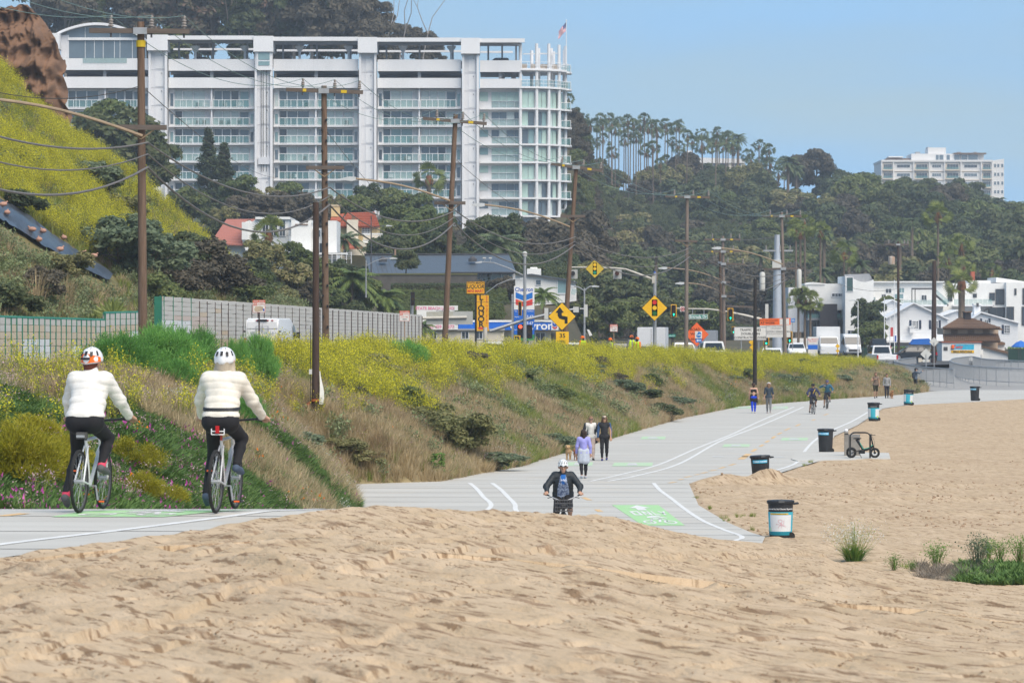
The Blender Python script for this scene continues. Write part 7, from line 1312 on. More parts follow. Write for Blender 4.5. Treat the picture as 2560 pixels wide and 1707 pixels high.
b=Bld('signal_mast','grey steel signal post with rising mast arm in front of the price sign',332,1312,865,'traffic signal');MB().tube([(0,0,-1.5),(0,0,b.Z(640))],[.16,.11],12).obj('post',STEEL,b.t,True);MB().lathe([(.16,0),(.2,.1),(.2,.35),(.05,.45)],10,(0,0,b.Z(642))).obj('sensor',GREYT,b.t,True);MB().tube([(b.X(1225),.25,b.Z(828)),(b.X(1310),.25,b.Z(800)),(b.X(1400),.25,b.Z(778)),(b.X(1440),.25,b.Z(772)),(b.X(1470),.25,b.Z(772))],[.15,.13,.1,.08,.06],9).obj('mast_arm',STEEL,b.t,True)
MB().cyl((b.X(1213),.25,-1.5),(b.X(1213),.25,b.Z(818)),.18,n=10).obj('arm_post',TANS,b.t,True);MB().tube([(b.X(1307),0,b.Z(688)),(b.X(1270),0,b.Z(670)),(b.X(1235),0,b.Z(657)),(b.X(1205),0,b.Z(655))],[.06,.05,.045,.04],7).obj('lamp_arm',STEEL,b.t,True);MB().prism([(b.X(1205),b.Z(657)),(b.X(1188),b.Z(658)),(b.X(1190),b.Z(655.5)),(b.X(1205),b.Z(653))],-.15,.15).obj('lamp_head',LHEAD,b.t)
for x,y in ((1211,645),(1226,645)): MB().box(b.X(x-4),b.X(x+4),-.1,.1,b.Z(y+1.5),b.Z(y-1.5)).obj('camera_housing',GREYT,b.t);MB().cyl((b.X(x),0,b.Z(y)),(b.X(x),0,b.Z(654)),.03,n=5).obj('camera_stalk',STEEL,b.t)
b=Bld('signal_mast','long pale mast arm carrying the street name and arrow signals',339,1915,870,'traffic signal');MB().tube([(b.X(1690),0,b.Z(771)),(b.X(1720),0,b.Z(772)),(b.X(1770),0,b.Z(772.5)),(b.X(1805),0,b.Z(777)),(b.X(1860),0,b.Z(788)),(b.X(1902),0,b.Z(798)),(b.X(1912),0,b.Z(806))],[.05,.06,.07,.08,.11,.13,.14],9).obj('mast_arm',TANS,b.t,True);MB().cyl((b.X(1914),0,-1.5),(b.X(1914),0,b.Z(800)),.15,n=10).obj('post',TANS,b.t,True)
for px,py,h,l_,pyb in ((2335,855,12,'grey back of a diamond sign beside the tiled kiosk',900),(2315,885,14,'grey back of a diamond sign in front of the curved railing',950)):
    b=sign('diamond_sign_back',l_,px,pyb,330 if pyb>940 else 350);plate(b,'panel',GREYT,dia(px,py,h));post(b,px,py,pyb,STEEL,.035,-.06)
    if pyb>940: plate(b,'lower_panel',GREYT,[(px-8,898),(px+8,898),(px+8,905),(px-8,905)])
b=sign('white_sign','small white sign on a post beside the kiosk banner',2453,940,330);post(b,2453,874,945,STEEL,.03);plate(b,'panel',RW,[(2449,874),(2458,874),(2458,887),(2449,887)])
for px,py,h,l_ in ((2094,865,6,'yellow diamond sign beside the white truck cab'),(1880,855,9,'upper yellow diamond sign behind the black cut pole'),(1882,868,9,'lower yellow diamond sign behind the black cut pole'),(2094,877,5,'lower yellow sign beside the white truck cab')):
    b=sign('warning_sign',l_,px,890,360);plate(b,'border',PRINTBLACK,dia(px,py,h),-.02);plate(b,'panel',YELLOW,dia(px,py,h*.94),-.03,-.01);post(b,px,py,890,SIGY,.04)
b=sign('tilted_sign','small tilted white sign beside the workers',1474,850,300);plate(b,'panel',RW,[(1467,823),(1473,824),(1481,838),(1474,840)])
# ------------------------------------------------------------------ vehicles
import bmesh
def bev(me,off,seg=2,smooth=True):
    bm=bmesh.new();bm.from_mesh(me);bmesh.ops.recalc_face_normals(bm,faces=bm.faces);bmesh.ops.bevel(bm,geom=list(bm.edges),offset=off,segments=seg,affect='EDGES',clamp_overlap=True);bm.to_mesh(me);bm.free()
    if smooth:
        me.polygons.foreach_set('use_smooth',[True]*len(me.polygons))
        try: me.set_sharp_from_angle(angle=R(50))
        except Exception: pass
    return me
CARG=mat('car_window_glass',(.02,.025,.03),.06,var=0,spec=.7);TYRE=mat('tyre_rubber',(.02,.02,.02),.85,var=.1);RIM=mat('alloy_rim',(.45,.45,.46),.35,metal=.7,var=.05);TAIL=mat('tail_lamp_red',(.45,.012,.015),.25,var=0);HEADL=mat('head_lamp',(.75,.76,.78),.15,var=0);CHROME=mat('bumper_trim',(.05,.05,.055),.5,var=.1)
PAINTS={'white': mat('white_car_paint',(.72,.73,.74),.3,var=.03,spec=.5),'silver': mat('silver_car_paint',(.42,.43,.45),.3,metal=.5,var=.03),'black': mat('black_car_paint',(.012,.012,.014),.25,var=.1,spec=.6),'grey': mat('grey_car_paint',(.13,.135,.14),.3,metal=.4,var=.03)}
WHM=MB().lathe([(.2,-.11),(.31,-.11),(.34,-.07),(.34,.07),(.31,.11),(.2,.11)],20).xf(Matrix.Rotation(PI/2,4,'Y')).mesh('tyre',TYRE,True);RMM=MB().lathe([(.02,-.09),(.2,-.1),(.2,.1),(.02,.09)],14).xf(Matrix.Rotation(PI/2,4,'Y')).mesh('rim',RIM,True)
def loft(b,secs,W,tum=0):
    """closed body from side sections (y, z0, z1); each gets half width W, narrowed by tum at the top"""
    V=[];Fc=[]
    for y,z0,z1,w0,w1 in secs: V+=[(-w0,y,z0),(w0,y,z0),(w1,y,z1),(-w1,y,z1)]
    n=len(secs)
    for i in range(n-1):
        a=4*i;c=a+4;Fc+=[(a,a+1,c+1,c),(a+1,a+2,c+2,c+1),(a+2,a+3,c+3,c+2),(a+3,a,c,c+3)]
    Fc+=[(3,2,1,0),(4*n-4,4*n-3,4*n-2,4*n-1)];return b.add(V,Fc)
def car(kind,paint,label,loc,rz,cat=None,group=None):
    pm=PAINTS[paint];t=thing({'suv': 'suv','sedan': 'sedan','van': 'cargo_van','pickup': 'pickup_truck','truck': 'box_truck'}[kind],label,cat or {'suv': 'car','sedan': 'car','van': 'van','pickup': 'pickup','truck': 'truck'}[kind],loc,rz,group)
    if kind in ('suv','sedan'):
        h=1.75 if kind=='suv' else 1.45;W=.95;L=4.7;bt=.98 if kind=='suv' else .88
        m=loft(MB(),[(-L/2,.4,bt-.05,W*.9,W*.88),(-L/2+.15,.3,bt,W*.98,W*.95),(0,.28,bt,W,W*.97),(L/2-.9,.28,bt-.1,W,W*.95),(L/2-.15,.32,bt-.2,W*.95,W*.86),(L/2,.42,bt-.35,W*.85,W*.8)],W).mesh('body',pm);bev(m,.06);body=mk('body',m,t)
        r0,r1=(-L/2+.12,-L/2+.45) if kind=='suv' else (-L/2+.75,-L/2+1.35);f0,f1=.35,1.25
        m=loft(MB(),[(r0,bt-.05,bt,W*.93,W*.92),(r1,bt-.05,h,W*.93,W*.74),(f0,bt-.05,h,W*.93,W*.74),(f1,bt-.1,bt-.02,W*.93,W*.9)],W).mesh('cabin',pm);bev(m,.05);cab=mk('cabin',m,t)
        def quad(name,a,b_,c,d,mt=CARG,par=cab):
            q=MB().add([a,b_,c,d],[(0,1,2,3)]);return q.obj(name,mt,par)
        def wl_(z): return W*.93+(W*.74-W*.93)*(z-bt)/(h-bt)
        z0,z1=bt+.06,h-.13;e=.015
        fr=lambda z,y0,y1: y0+(y1-y0)*(z-bt)/(h-bt)
        quad('rear_window',(-wl_(z0)+.12,fr(z0,r0,r1)-e-.02,z0),(wl_(z0)-.12,fr(z0,r0,r1)-e-.02,z0),(wl_(z1)-.1,fr(z1,r0,r1)-e-.02,z1),(-wl_(z1)+.1,fr(z1,r0,r1)-e-.02,z1));quad('windscreen',(wl_(z0)-.1,fr(z0,f1,f0)+e+.02,z0),(-wl_(z0)+.1,fr(z0,f1,f0)+e+.02,z0),(-wl_(z1)+.08,fr(z1,f1,f0)+e+.02,z1),(wl_(z1)-.08,fr(z1,f1,f0)+e+.02,z1))
        for s in (-1,1):
            for ya,yb in ((r1-.1,-.55),(-.47,f0+.25)):
                quad('side_window',(s*(wl_(z0)+e),ya,z0),(s*(wl_(z0)+e),yb+.12,z0),(s*(wl_(z1)+e),yb-.12,z1),(s*(wl_(z1)+e),ya+.1,z1))
            MB().box(s*W*.86-.09,s*W*.86+.09,-L/2-.03,-L/2+.12,bt-.3,bt-.03).obj('tail_lamp',TAIL,body);MB().box(s*W*.72-.16,s*W*.72+.12,L/2-.1,L/2+.02,bt-.42,bt-.28).obj('head_lamp',HEADL,body);MB().box(s*W+(.02 if s>0 else -.18),s*W+(.18 if s>0 else -.02),.75,.9,bt,bt+.16).obj('wing_mirror',pm,body)
            if kind=='suv': MB().tube([(s*.6,r1+.2,h+.02),(s*.6,r1+.3,h+.07),(s*.6,f0-.3,h+.07),(s*.6,f0-.2,h+.02)],.02,5).obj('roof_rail',CHROME,cab)
        MB().box(-W*.85,W*.85,-L/2-.06,-L/2+.1,.36,.6).obj('bumper',CHROME,body);MB().box(-.26,.26,-L/2-.075,-L/2-.06,.62,.75).obj('number_plate',PRINTWHITE,body);wy=(-1.35,1.4)
    elif kind=='van':
        W=1.02;L=5.9;h=2.52;m=loft(MB(),[(-L/2,.5,h-.12,W*.97,W*.84),(-L/2+.2,.45,h,W,W*.88),(.9,.45,h,W,W*.88),(1.7,.45,h-.25,W,W*.84),(2.3,.42,1.35,W*.97,W*.84),(L/2,.5,1.0,W*.85,W*.7)],W).mesh('body',pm);bev(m,.07);body=mk('body',m,t);y=-L/2-.012
        w=MB().box(-.006,.006,y-.01,y,.7,h-.3);w.box(-W*.9,-W*.9+.012,y-.005,y+.02,.7,h-.3).box(W*.9-.012,W*.9,y-.005,y+.02,.7,h-.3).box(-W*.86,W*.86,y-.005,y+.02,1.95,1.965).obj('door_seam',CHROME,body)
        MB().box(-.26,.26,y-.06,y+.08,h-.16,h-.06).obj('third_brake_lamp',BLACK,body)
        for s in (-1,1):
            MB().box(s*W*.92-.07,s*W*.92+.07,y-.03,y+.2,1.05,1.45).obj('tail_lamp',TAIL,body);MB().box(s*W*.95-.05,s*W*.95+.05,y-.04,y+.05,1.75,1.85).obj('hinge',CHROME,body);MB().box(s*.6-.1,s*.6+.1,L/2-.12,L/2+.03,.95,1.15).obj('head_lamp',HEADL,body);MB().box(s*W+(.02 if s>0 else -.2),s*W+(.2 if s>0 else -.02),1.85,2.0,1.4,1.75).obj('wing_mirror',BLACK,body)
            MB().add([(s*(W+.012),1.2,1.4),(s*(W+.012),2.05,1.4),(s*(W*.9+.03),1.75,2.1),(s*(W*.92+.02),1.2,2.15)],[(0,1,2,3)]).obj('side_window',CARG,body)
        for x in (-.3,.3,.55): MB().box(x-.05,x+.05,y-.02,y+.06,h-.14,h-.09).obj('marker_lamp',TAIL,body)
        MB().add([(-W*.84,2.33,1.42),(W*.84,2.33,1.42),(W*.8,1.79,2.2),(-W*.8,1.79,2.2)],[(0,1,2,3)]).obj('windscreen',CARG,body);MB().box(-W*.9,W*.9,y-.08,y+.1,.48,.68).obj('bumper',CHROME,body);MB().box(-.6,.6,L/2-.02,L/2+.02,.62,.85).obj('grille',CHROME,body);wy=(-1.8,1.95)
    elif kind=='pickup':
        W=.98;L=5.6;h=1.85;bt=1.08;m=loft(MB(),[(-L/2,.5,bt,W*.95,W*.94),(-.3,.45,bt,W,W*.97),(L/2-1.2,.45,bt+.02,W,W*.95),(L/2-.15,.45,bt-.08,W*.96,W*.88),(L/2,.5,bt-.3,W*.88,W*.82)],W).mesh('body',pm);bev(m,.05);body=mk('body',m,t)
        m=loft(MB(),[(-.35,bt-.05,bt,W*.93,W*.92),(-.2,bt-.05,h,W*.92,W*.76),(.9,bt-.05,h,W*.92,W*.76),(1.6,bt-.05,bt,W*.92,W*.9)],W).mesh('cabin',pm);bev(m,.05);cab=mk('cabin',m,t);MB().add([(-.72,-.36,bt+.1),(.72,-.36,bt+.1),(.62,-.25,h-.12),(-.62,-.25,h-.12)],[(0,1,2,3)]).obj('rear_window',CARG,cab)
        MB().add([(.74,1.52,bt+.1),(-.74,1.52,bt+.1),(-.62,1.0,h-.1),(.62,1.0,h-.1)],[(0,1,2,3)]).obj('windscreen',CARG,cab);MB().box(-W*.9,W*.9,-L/2-.03,-L/2-.005,.62,bt-.08).obj('tailgate',pm,body);MB().box(-W*.8,W*.8,-L/2+.1,-.45,bt-.02,bt+.004).obj('bed',CHROME,body)
        for s in (-1,1):
            MB().box(s*W*.88-.07,s*W*.88+.07,-L/2-.04,-L/2+.1,bt-.42,bt-.06).obj('tail_lamp',TAIL,body)
            MB().add([(s*(W*.92+.01),-.2,bt+.08),(s*(W*.92+.01),1.4,bt+.08),(s*(W*.78+.015),.95,h-.12),(s*(W*.78+.015),-.12,h-.12)],[(0,1,2,3)]).obj('side_window',CARG,cab)
        MB().box(-W*.95,W*.95,-L/2-.18,-L/2-.02,.5,.66).obj('bumper',STEEL,body);MB().box(-.25,.25,-L/2-.045,-L/2-.03,.72,.86).obj('number_plate',PRINTWHITE,body);wy=(-1.75,1.85)
    else:
        W=1.2;L=6.5;m=MB().box(-W,W,-L/2,1.3,.9,3.3).mesh('cargo_box',pm);bev(m,.04);box=mk('cargo_box',m,t);m=loft(MB(),[(1.4,.5,2.3,1.0,.92),(2.2,.5,2.3,1.0,.9),(2.7,.5,1.5,1.0,.95),(L/2,.55,1.35,.95,.9)],1).mesh('cab',pm);bev(m,.06);cab=mk('cab',m,t)
        MB().add([(.88,2.66,1.6),(-.88,2.66,1.6),(-.82,2.27,2.2),(.82,2.27,2.2)],[(0,1,2,3)]).obj('windscreen',CARG,cab);MB().box(-.012,.012,-L/2-.02,-L/2,1.0,3.2).box(-W+.06,W-.06,-L/2-.015,-L/2,.98,1.02).obj('door_seam',CHROME,box);MB().box(-W*.9,W*.9,-L/2+.1,L/2-.2,.45,.85).obj('chassis',CHROME,t)
        for s in (-1,1): MB().box(s*.95-.1,s*.95+.1,-L/2-.03,-L/2+.05,.7,.88).obj('tail_lamp',TAIL,box);MB().box(s*.7-.15,s*.7+.12,L/2-.05,L/2+.03,.95,1.1).obj('head_lamp',HEADL,cab)
        wy=(-1.9,2.3)
    for s in (-1,1):
        for y in wy: w=mk('wheel',WHM,t,(s*(W-.12),y,.34));mk('rim',RMM,w,(s*.02,0,0))
    return t
def oncar(px,Y): return (GX(px,Y),Y,float(RZ(Y))-.12)
RDIR=-math.atan2(.10,1)          # the road bears slightly right going away
v=car('van','white','white cargo van with a grey line logo on its rear doors by the tall wall',oncar(680,220),RDIR-.02)
LOGO=mat('grey_line_logo',(.30,.33,.37),.6,var=0);vb_=[c for c in v.children if c.name.startswith('body')][0];yv=-5.9/2-.03
text('BELLA TAVOLA',.20,LOGO,vb_,(.02,yv,1.72),sx=.92,ext=.002)
for z,s in ((1.96,1),(1.36,-1)):
    lm=MB()
    for x in (-.36,-.3,.3,.36): lm.box(x-.008,x+.008,yv-.002,yv,z-.13,z+.13)
    for dz in (-.13,-.06,0.13): lm.box(-.36,.36,yv-.002,yv,z+dz*s-.008,z+dz*s+.008)
    lm.torus((0,yv,z),.08,.008,'y',12,4).obj('line_logo',LOGO,vb_)
for kind,paint,px,Y,rz,l_ in (('suv','white',1240,292,0,'white suv below the vertical liquor board'),('sedan','silver',1370,300,0,'silver saloon left of the winding road sign post'),('suv','white',1442,300,0,'white suv beside the worker in the lime vest'),('suv','grey',1535,310,.3,'dark grey suv behind the no stopping sign'),('sedan','black',1590,296,.05,'dark saloon behind the workers'),('truck','white',1634,345,0,'white box truck behind the steel mast post'),('sedan','grey',1634,300,0,'grey saloon below the white box truck'),('suv','silver',1708,298,.1,'silver suv left of the orange diamond'),('pickup','white',1782,300,.3,'white pickup right of the orange diamond'),('truck','silver',1764,410,0,'grey box truck far behind the orange diamond'),('sedan','white',1930,318,PI,'white saloon below the project sign'),('sedan','white',1050,300,0,'white saloon at the wall end below the sign back')):
    car(kind,paint,l_,oncar(px,Y),RDIR+rz)
for kind,paint,px,py,Y,rz,l_ in (('van','white',2123,892,440,PI+.1,'white van facing us beside the pale lamp post'),('pickup','black',2197,888,440,.05,'black pickup parked before the clapboard house'),('pickup','white',2203,916,352,.1,'white pickup parked behind the curved railing'),('sedan','black',2280,902,390,PI/2,'dark saloon parked below the blue canopy'),('truck','white',2068,898,405,PI,'white truck cab facing us beside the yellow diamond'),('sedan','white',1990,893,400,PI,'white saloon behind the transformer pole')):
    c=P(px,py,Y);car(kind,paint,l_,(c.x,Y,max(.7,c.z)),rz)
b=Bld('portable_toilet','blue and white cabin with red lettering beside the white truck',400,2032,892,'cabin');b.box('cabin',RW,2020,2044,842,892,0,1);b.box('lower_panel',CHB,2020,2044,862,873,-.02,0);q=b.box('sign_panel',RW,2021,2043,845,860,-.03,-.005);text('ALL BEACH\nTRAFFIC',.22,PRINTRED,q,(b.X(2032),-.035,b.Z(851)))
for i,(px,py,kind,l_) in enumerate(((452,150,'black','dark car on the top deck left of the first roof lamp'),(490,150,'black','dark car on the top deck beside the roof posts'),(570,150,'black','dark car on the top deck left of the glass lift'),(612,151,'black','dark car on the top deck nearest the glass lift'),(805,152,'white','white car with a rack on the top deck'),(850,152,'silver','car under a blue sheet on the top deck'),(1135,153,'black','dark car on the top deck left of the last lift tower'),(1242,153,'black','dark suv on the top deck under the roof end'))):
    car('suv' if i in (1,7) else 'sedan',kind,l_,((px-1280)*KB,YB+4,ZC+(HY-py)*KB-1.05),PI/2)
MB().box(-1.2,1.2,-.9,.9,.9,1.3).obj('blue_sheet',mat('blue_tarpaulin',(.02,.22,.6),.6),None,loc=((852-1280)*KB,YB+3,ZC+(HY-152)*KB-1.0));tag(col.objects[-1],'bright blue tarpaulin bundle on the condominium top deck','tarpaulin')
# ------------------------------------------------------------------ bins
BINM=mat('black_bin_plastic',(.018,.02,.024),.55,c2=(.03,.032,.036),vs=5);WRAP1=mat('cyan_wrap',(.05,.42,.55),.5,var=.08);WRAP2=mat('teal_wrap',(.01,.20,.27),.5,var=.08);WRAPW=mat('white_wrap',(.66,.68,.70),.5,var=.04)
def cyl_patch(r0,r1,z0,z1,a0,a1,n=14):     # sheet wrapped round the bin; angle 0 faces -Y
    V=[]
    for i in range(n+1): a=a0+(a1-a0)*i/n;V+=[(r0*math.sin(a),-r0*math.cos(a),z0),(r1*math.sin(a),-r1*math.cos(a),z1)]
    return V,[(2*i,2*i+2,2*i+3,2*i+1) for i in range(n)]
def RB(z): return .265+.045*z/.95
def wrap(par,name,m,z0,z1,a0,a1,dr): V,Fc=cyl_patch(RB(z0)+dr,RB(z1)+dr,z0,z1,a0,a1);return mk(name,npmesh(name,V,Fc,m),par)
def wraptext(body,size,m,par,z,a,dr=.008,sx=1.,bold=0):
    o=text(body,size,m,par,(0,0,0),(0,0,0),sx=1.,ext=0,bold=bold);me=o.data;co=np.zeros(len(me.vertices)*3);me.vertices.foreach_get('co',co);co=co.reshape(-1,3);rr=RB(z)+dr;an=a+co[:,0]*sx/rr;zz=z+co[:,1];r2=.265+.045*zz/.95+dr
    me.vertices.foreach_set('co',np.stack([r2*np.sin(an),-r2*np.cos(an),zz],1).ravel().astype(np.float32));me.update();return o
def bin_(label,loc,rz=0,tilt=0,style='plain',yaw=0):
    t=thing('litter_bin',label,'bin',loc);t.rotation_euler=(0,tilt,rz)
    body=MB().lathe([(.25,.0),(.265,.03),(RB(.86),.86),(RB(.86)+.02,.87),(RB(.86)+.02,.9),(RB(.9)-.02,.9)],28).obj('body',BINM,t,True);lid=MB().lathe([(.335,.885),(.34,.93),(.32,.95),(.1,.965),(.01,.966)],28).obj('lid',BINM,t,True)
    MB().box(-.07,.07,-.37,-.2,.9,.968).obj('latch',mat('grey_latch',(.09,.095,.1),.5) if 'grey_latch' not in bpy.data.materials else bpy.data.materials['grey_latch'],lid)
    hd=MB().tube([(.3,-.12,.86),(.42,-.13,.88),(.42,.13,.88),(.3,.12,.86)],.022,7);hd.obj('handle',BINM,t,True)
    for y in (-.16,.16): MB().tube([(.25,y-.03,.09),(.25,y+.03,.09)],.09,14).obj('wheel',TYRE,t)
    if style=='contest': p=wrap(body,'label_strip',mat('contest_blue',(.03,.42,.68),.5,var=.05) if 'contest_blue' not in bpy.data.materials else bpy.data.materials['contest_blue'],.71,.81,-1.35+yaw,.38+yaw,.008);wraptext('DESIGN CONTEST',.062,PRINTWHITE,p,.757,-.42+yaw,.012,.95,.002)
    elif style in ('poster','wrap'):
        p=wrap(body,'wrap',WRAP1,.15,.67,-1.7,1.7,.007);wrap(body,'wrap_foot',WRAP2,.11,.19,-1.7,1.7,.009)
        if style=='poster':
            pic=wrap(p,'picture',WRAPW,.2,.60,-1.05,.95,.011);wrap(p,'caption',mat('amber_caption',(.65,.42,.03),.5),.61,.645,-1.0,.6,.011);wraptext('LET\'S KEEP OUR BEACH CLEAN',.026,PRINTBLACK,p,.626,-.2,.014);wraptext('powered by 2nd District Supervisor',.052,PRINTWHITE,body,.745,-.05,.012,.98,.001)
            OCT=mat('pink_crayon',(.62,.40,.45),.7,var=.1);oc=[]
            def cr(pts,w):
                q=[]
                for i in range(len(pts)-1):
                    for k in range(5): f=k/5;q.append((pts[i][0]+(pts[i+1][0]-pts[i][0])*f,pts[i][1]+(pts[i+1][1]-pts[i][1])*f))
                V=[]
                for i,(a,z) in enumerate(q):
                    a2,z2=q[min(i+1,len(q)-1)];a1,z1=q[max(i-1,0)];dx,dz=(a2-a1)*.3,z2-z1;l=math.hypot(dx,dz)+1e-6;ox,oz=-dz/l*w/.3,dx/l*w
                    for s in (-1,1): aa,zz=a+s*ox,z+s*oz;r=RB(zz)+.014;V.append((r*math.sin(aa),-r*math.cos(aa),zz))
                mk('crayon_stroke',npmesh('stroke',V,[(2*i,2*i+2,2*i+3,2*i+1) for i in range(len(q)-1)],OCT),pic)
            cr([(-.1+.17*math.cos(x),.45+.04*math.sin(x)) for x in np.linspace(0,2*PI,12)],.007);cr([(-.05,.42),(0,.37),(.05,.34)],.02)
            for pts in ([(0,.36),(-.25,.37),(-.4,.39),(-.45,.36)],[(-.05,.35),(-.2,.33),(-.27,.28)],[(0,.34),(.02,.31),(-.03,.28)],[(.08,.34),(.25,.33),(.45,.31)],[(.08,.36),(.2,.40),(.18,.46),(.28,.46)],[(.1,.35),(.3,.36)]): cr(pts,.006)
            wrap(p,'leaf_mark',mat('pale_leaf_print',(.35,.6,.42),.6),.2,.29,-1.2,-.95,.012)
        else:
            wrap(p,'picture',WRAPW,.2,.62,.15,1.1,.011);wrap(p,'picture',WRAPW,.2,.64,-1.6,-.75,.011);wraptext('powered by District',.05,PRINTWHITE,body,.745,-.2,.012);wrap(p,'leaf_mark',mat('lime_print',(.45,.6,.1),.6) if 'lime_print' not in bpy.data.materials else bpy.data.materials['lime_print'],.16,.26,.45,.8,.013)
    return t
def sg(px,py,Y=None): x,y=G(px,py);return (x,y,float(SANDZ(x,y)) if x>RX(y) else 0.0)
bin_('black bin wrapped in a blue poster with an octopus drawing',(GX(1950,97.6),97.4,-.03),.0,0,'poster');bin_('tilted black bin with blue contest strip half sunk in a sand mound',(GX(1902,131),130.8,-.07),.25,-.05,'contest',.15);bin_('upright black bin with blue contest strip beside the scooter',(GX(2065,160),160.2,.0),-.05,0,'contest',0);bin_('cyan wrapped bin beyond the scooter',(GX(2184,210),210,.02),.1,.0,'wrap');bin_('leaning cyan wrapped bin at the bend of the path',(GX(2270,249),249,.02),.1,.06,'wrap');bin_('plain black bin on the far side of the path with a small blue strip',(GX(2437,263),263,.0),0,0,'contest',-.2)
# ------------------------------------------------------------------ seated scooter at its rack
sx0=GX(2120,153.5);t=thing('electric_scooter','black seated electric scooter with mint frame stripe parked at the rack','scooter',(sx0+.0,153.2,.03));BK=mat('black_scooter_paint',(.015,.016,.018),.4,var=.15);MINT2=mat('mint_stripe',(.10,.50,.36),.4,var=.05)
for x,nm in ((.1,'rear'),(1.0,'front')): w=MB().torus((x,0,.19),.155,.042,'y',26,8).obj('wheel',TYRE,t,True);MB().tube([(x,-.025,.19),(x,.025,.19)],.05 if nm=='front' else .085,12).obj('hub',STEEL if nm=='rear' else BK,w);MB().torus((x,0,.19),.115,.012,'y',20,5).obj('rim',RIM,w)
MB().tube([(.42,0,.72),(.30,0,.70),(.5,0,.40),(.56,0,.30)],[.04,.05,.05,.045],8).obj('seat_post',BK,t,True);MB().sph((.33,0,.74),(.17,.07,.03),12,6).obj('saddle',BK,t,2);MB().tube([(.56,0,.29),(.7,0,.31),(.88,0,.40),(.93,0,.47)],.045,8).obj('frame',BK,t,True);MB().tube([(.43,-.05,.58),(.54,-.05,.36),(.6,-.05,.345),(.8,-.05,.40),(.91,-.05,.5)],.016,6).obj('stripe',MINT2,t,True)
MB().tube([(1.0,.06,.19),(.96,.05,.42),(.93,0,.48),(.84,0,.88)],[.018,.022,.03,.025],7).tube([(1.0,-.06,.19),(.96,-.05,.42)],.018,6).obj('fork',BK,t,True);MB().tube([(.84,-.28,.9),(.84,0,.88),(.84,.28,.9)],.017,6).tube([(.84,0,.88),(1.02,-.1,.87)],.012,5).obj('handlebar',BK,t,True);MB().tube([(.1,.07,.19),(.3,.06,.25),(.5,.04,.3)],.022,6).tube([(.1,-.07,.19),(.5,-.04,.3)],.022,6).box(.38,.62,-.05,.05,.16,.28).obj('swing_arm',BK,t);MB().torus((.1,0,.2),.2,.012,'y',14,5,(R(20),R(160))).obj('mudguard',BK,t);MB().cyl((.4,-.05,.2),(.48,-.16,0),.012,n=5).obj('kickstand',BK,t);MB().tube([(.86,-.1,.88),(.99,-.06,.62),(.97,-.04,.4)],.006,4).obj('brake_cable',BK,t)
t=thing('bike_rack','black flat bar bike rack arched over the scooter','bike rack',(sx0+.0,152.9,.03));arcp=[]
V=MB();out=[(0,0),(0,.78)]+[(.22-.22*math.cos(a),.78+.22*math.sin(a)) for a in np.linspace(.2,PI/2,6)]+[(.6,1.0)]+[(.6+.22*math.sin(a),.78+.22*math.cos(a)) for a in np.linspace(0,PI/2-.2,6)]+[(.82,.78),(.82,0)]
for i in range(len(out)-1):
    (a,b),(c,d)=out[i],out[i+1];cx_,cz_=.41,.55;s=.055
    ia,ic=[(p[0]+(cx_-p[0])/max(.3,math.hypot(cx_-p[0],.5 if p[1]>.7 else 9))*s*(1 if p[1]<.78 else .7),p[1]-(s if p[1]>.9 else s*.5 if p[1]>.8 else 0)) for p in (out[i],out[i+1])]
    ia,ic=[(p[0]+(s if p[0]<.41 else -s)*(1-max(0,(p[1]-.78)/.22)),p[1]-s*max(0,(p[1]-.78)/.22)) for p in (out[i],out[i+1])]
    V.add([(a,-.08,b),(c,-.08,d),(ic[0],-.08,ic[1]),(ia[0],-.08,ia[1]),(a,.08,b),(c,.08,d),(ic[0],.08,ic[1]),(ia[0],.08,ia[1])],[(0,1,2,3),(7,6,5,4),(0,4,5,1),(2,6,7,3)])
V.obj('arch',BK,t)
CSTEEL=mat('stained_stainless_steel',(.30,.28,.25),.45,metal=.3,c2=(.22,.20,.175),vs=3)
t=thing('steel_bollard','square stainless bollard with pale cap left of the scooter','bollard',(GX(2119,155),155.6,.03));MB().box(-.075,.075,-.075,.075,0,.93).obj('post',CSTEEL,t);MB().lathe([(.06,.93),(.075,.98),(.05,1.03),(.01,1.05)],12).obj('cap',HEADL,t,True);MB().box(-.078,.078,-.078,-.074,.82,.86).obj('band',BLACK,t)
t=thing('steel_cabinet','stained stainless cabinet behind the scooter seat','cabinet',(GX(2139,155),155.9,.03));MB().box(-.2,.24,-.15,.15,0,.82).obj('case',CSTEEL,t);MB().box(-.19,.23,-.16,-.15,.76,.78).obj('seam',STEEL,t)
# ------------------------------------------------------------------ railings on the ramp
def railing(label,pts,h=1.2,step=.14,posts=2.0):
    p=[Vector(a) for a in pts];o=p[0].copy();t=thing('steel_railing',label,'railing',o);q=[]
    for i in range(len(p)-1):
        a,b,c,d=p[max(i-1,0)],p[i],p[i+1],p[min(i+2,len(p)-1)]
        for k in range(10): s=k/10;q.append(.5*((2*b)+(c-a)*s+(2*a-5*b+4*c-d)*s*s+(3*b-a-3*c+d)*s**3)-o)
    q.append(p[-1]-o);MB().tube([v_+Vector((0,0,h)) for v_ in q],.045,6).obj('top_rail',STEEL,t,True);MB().tube([v_+Vector((0,0,.12)) for v_ in q],.025,5).obj('bottom_rail',STEEL,t,True)
    acc=0;nxt=0;npx=0;bal=MB()
    for a,b in zip(q,q[1:]):
        L=(b-a).length;s=0
        while nxt <= acc+L:
            c=a.lerp(b,(nxt-acc)/L);bal.box(c.x-.011,c.x+.011,c.y-.011,c.y+.011,c.z+.12,c.z+h);nxt+=step
            if nxt>npx: mk('post',RPM,t,c);npx+=posts
        acc+=L
    tag(bal.obj('balusters',STEEL,t),kind='stuff');return t
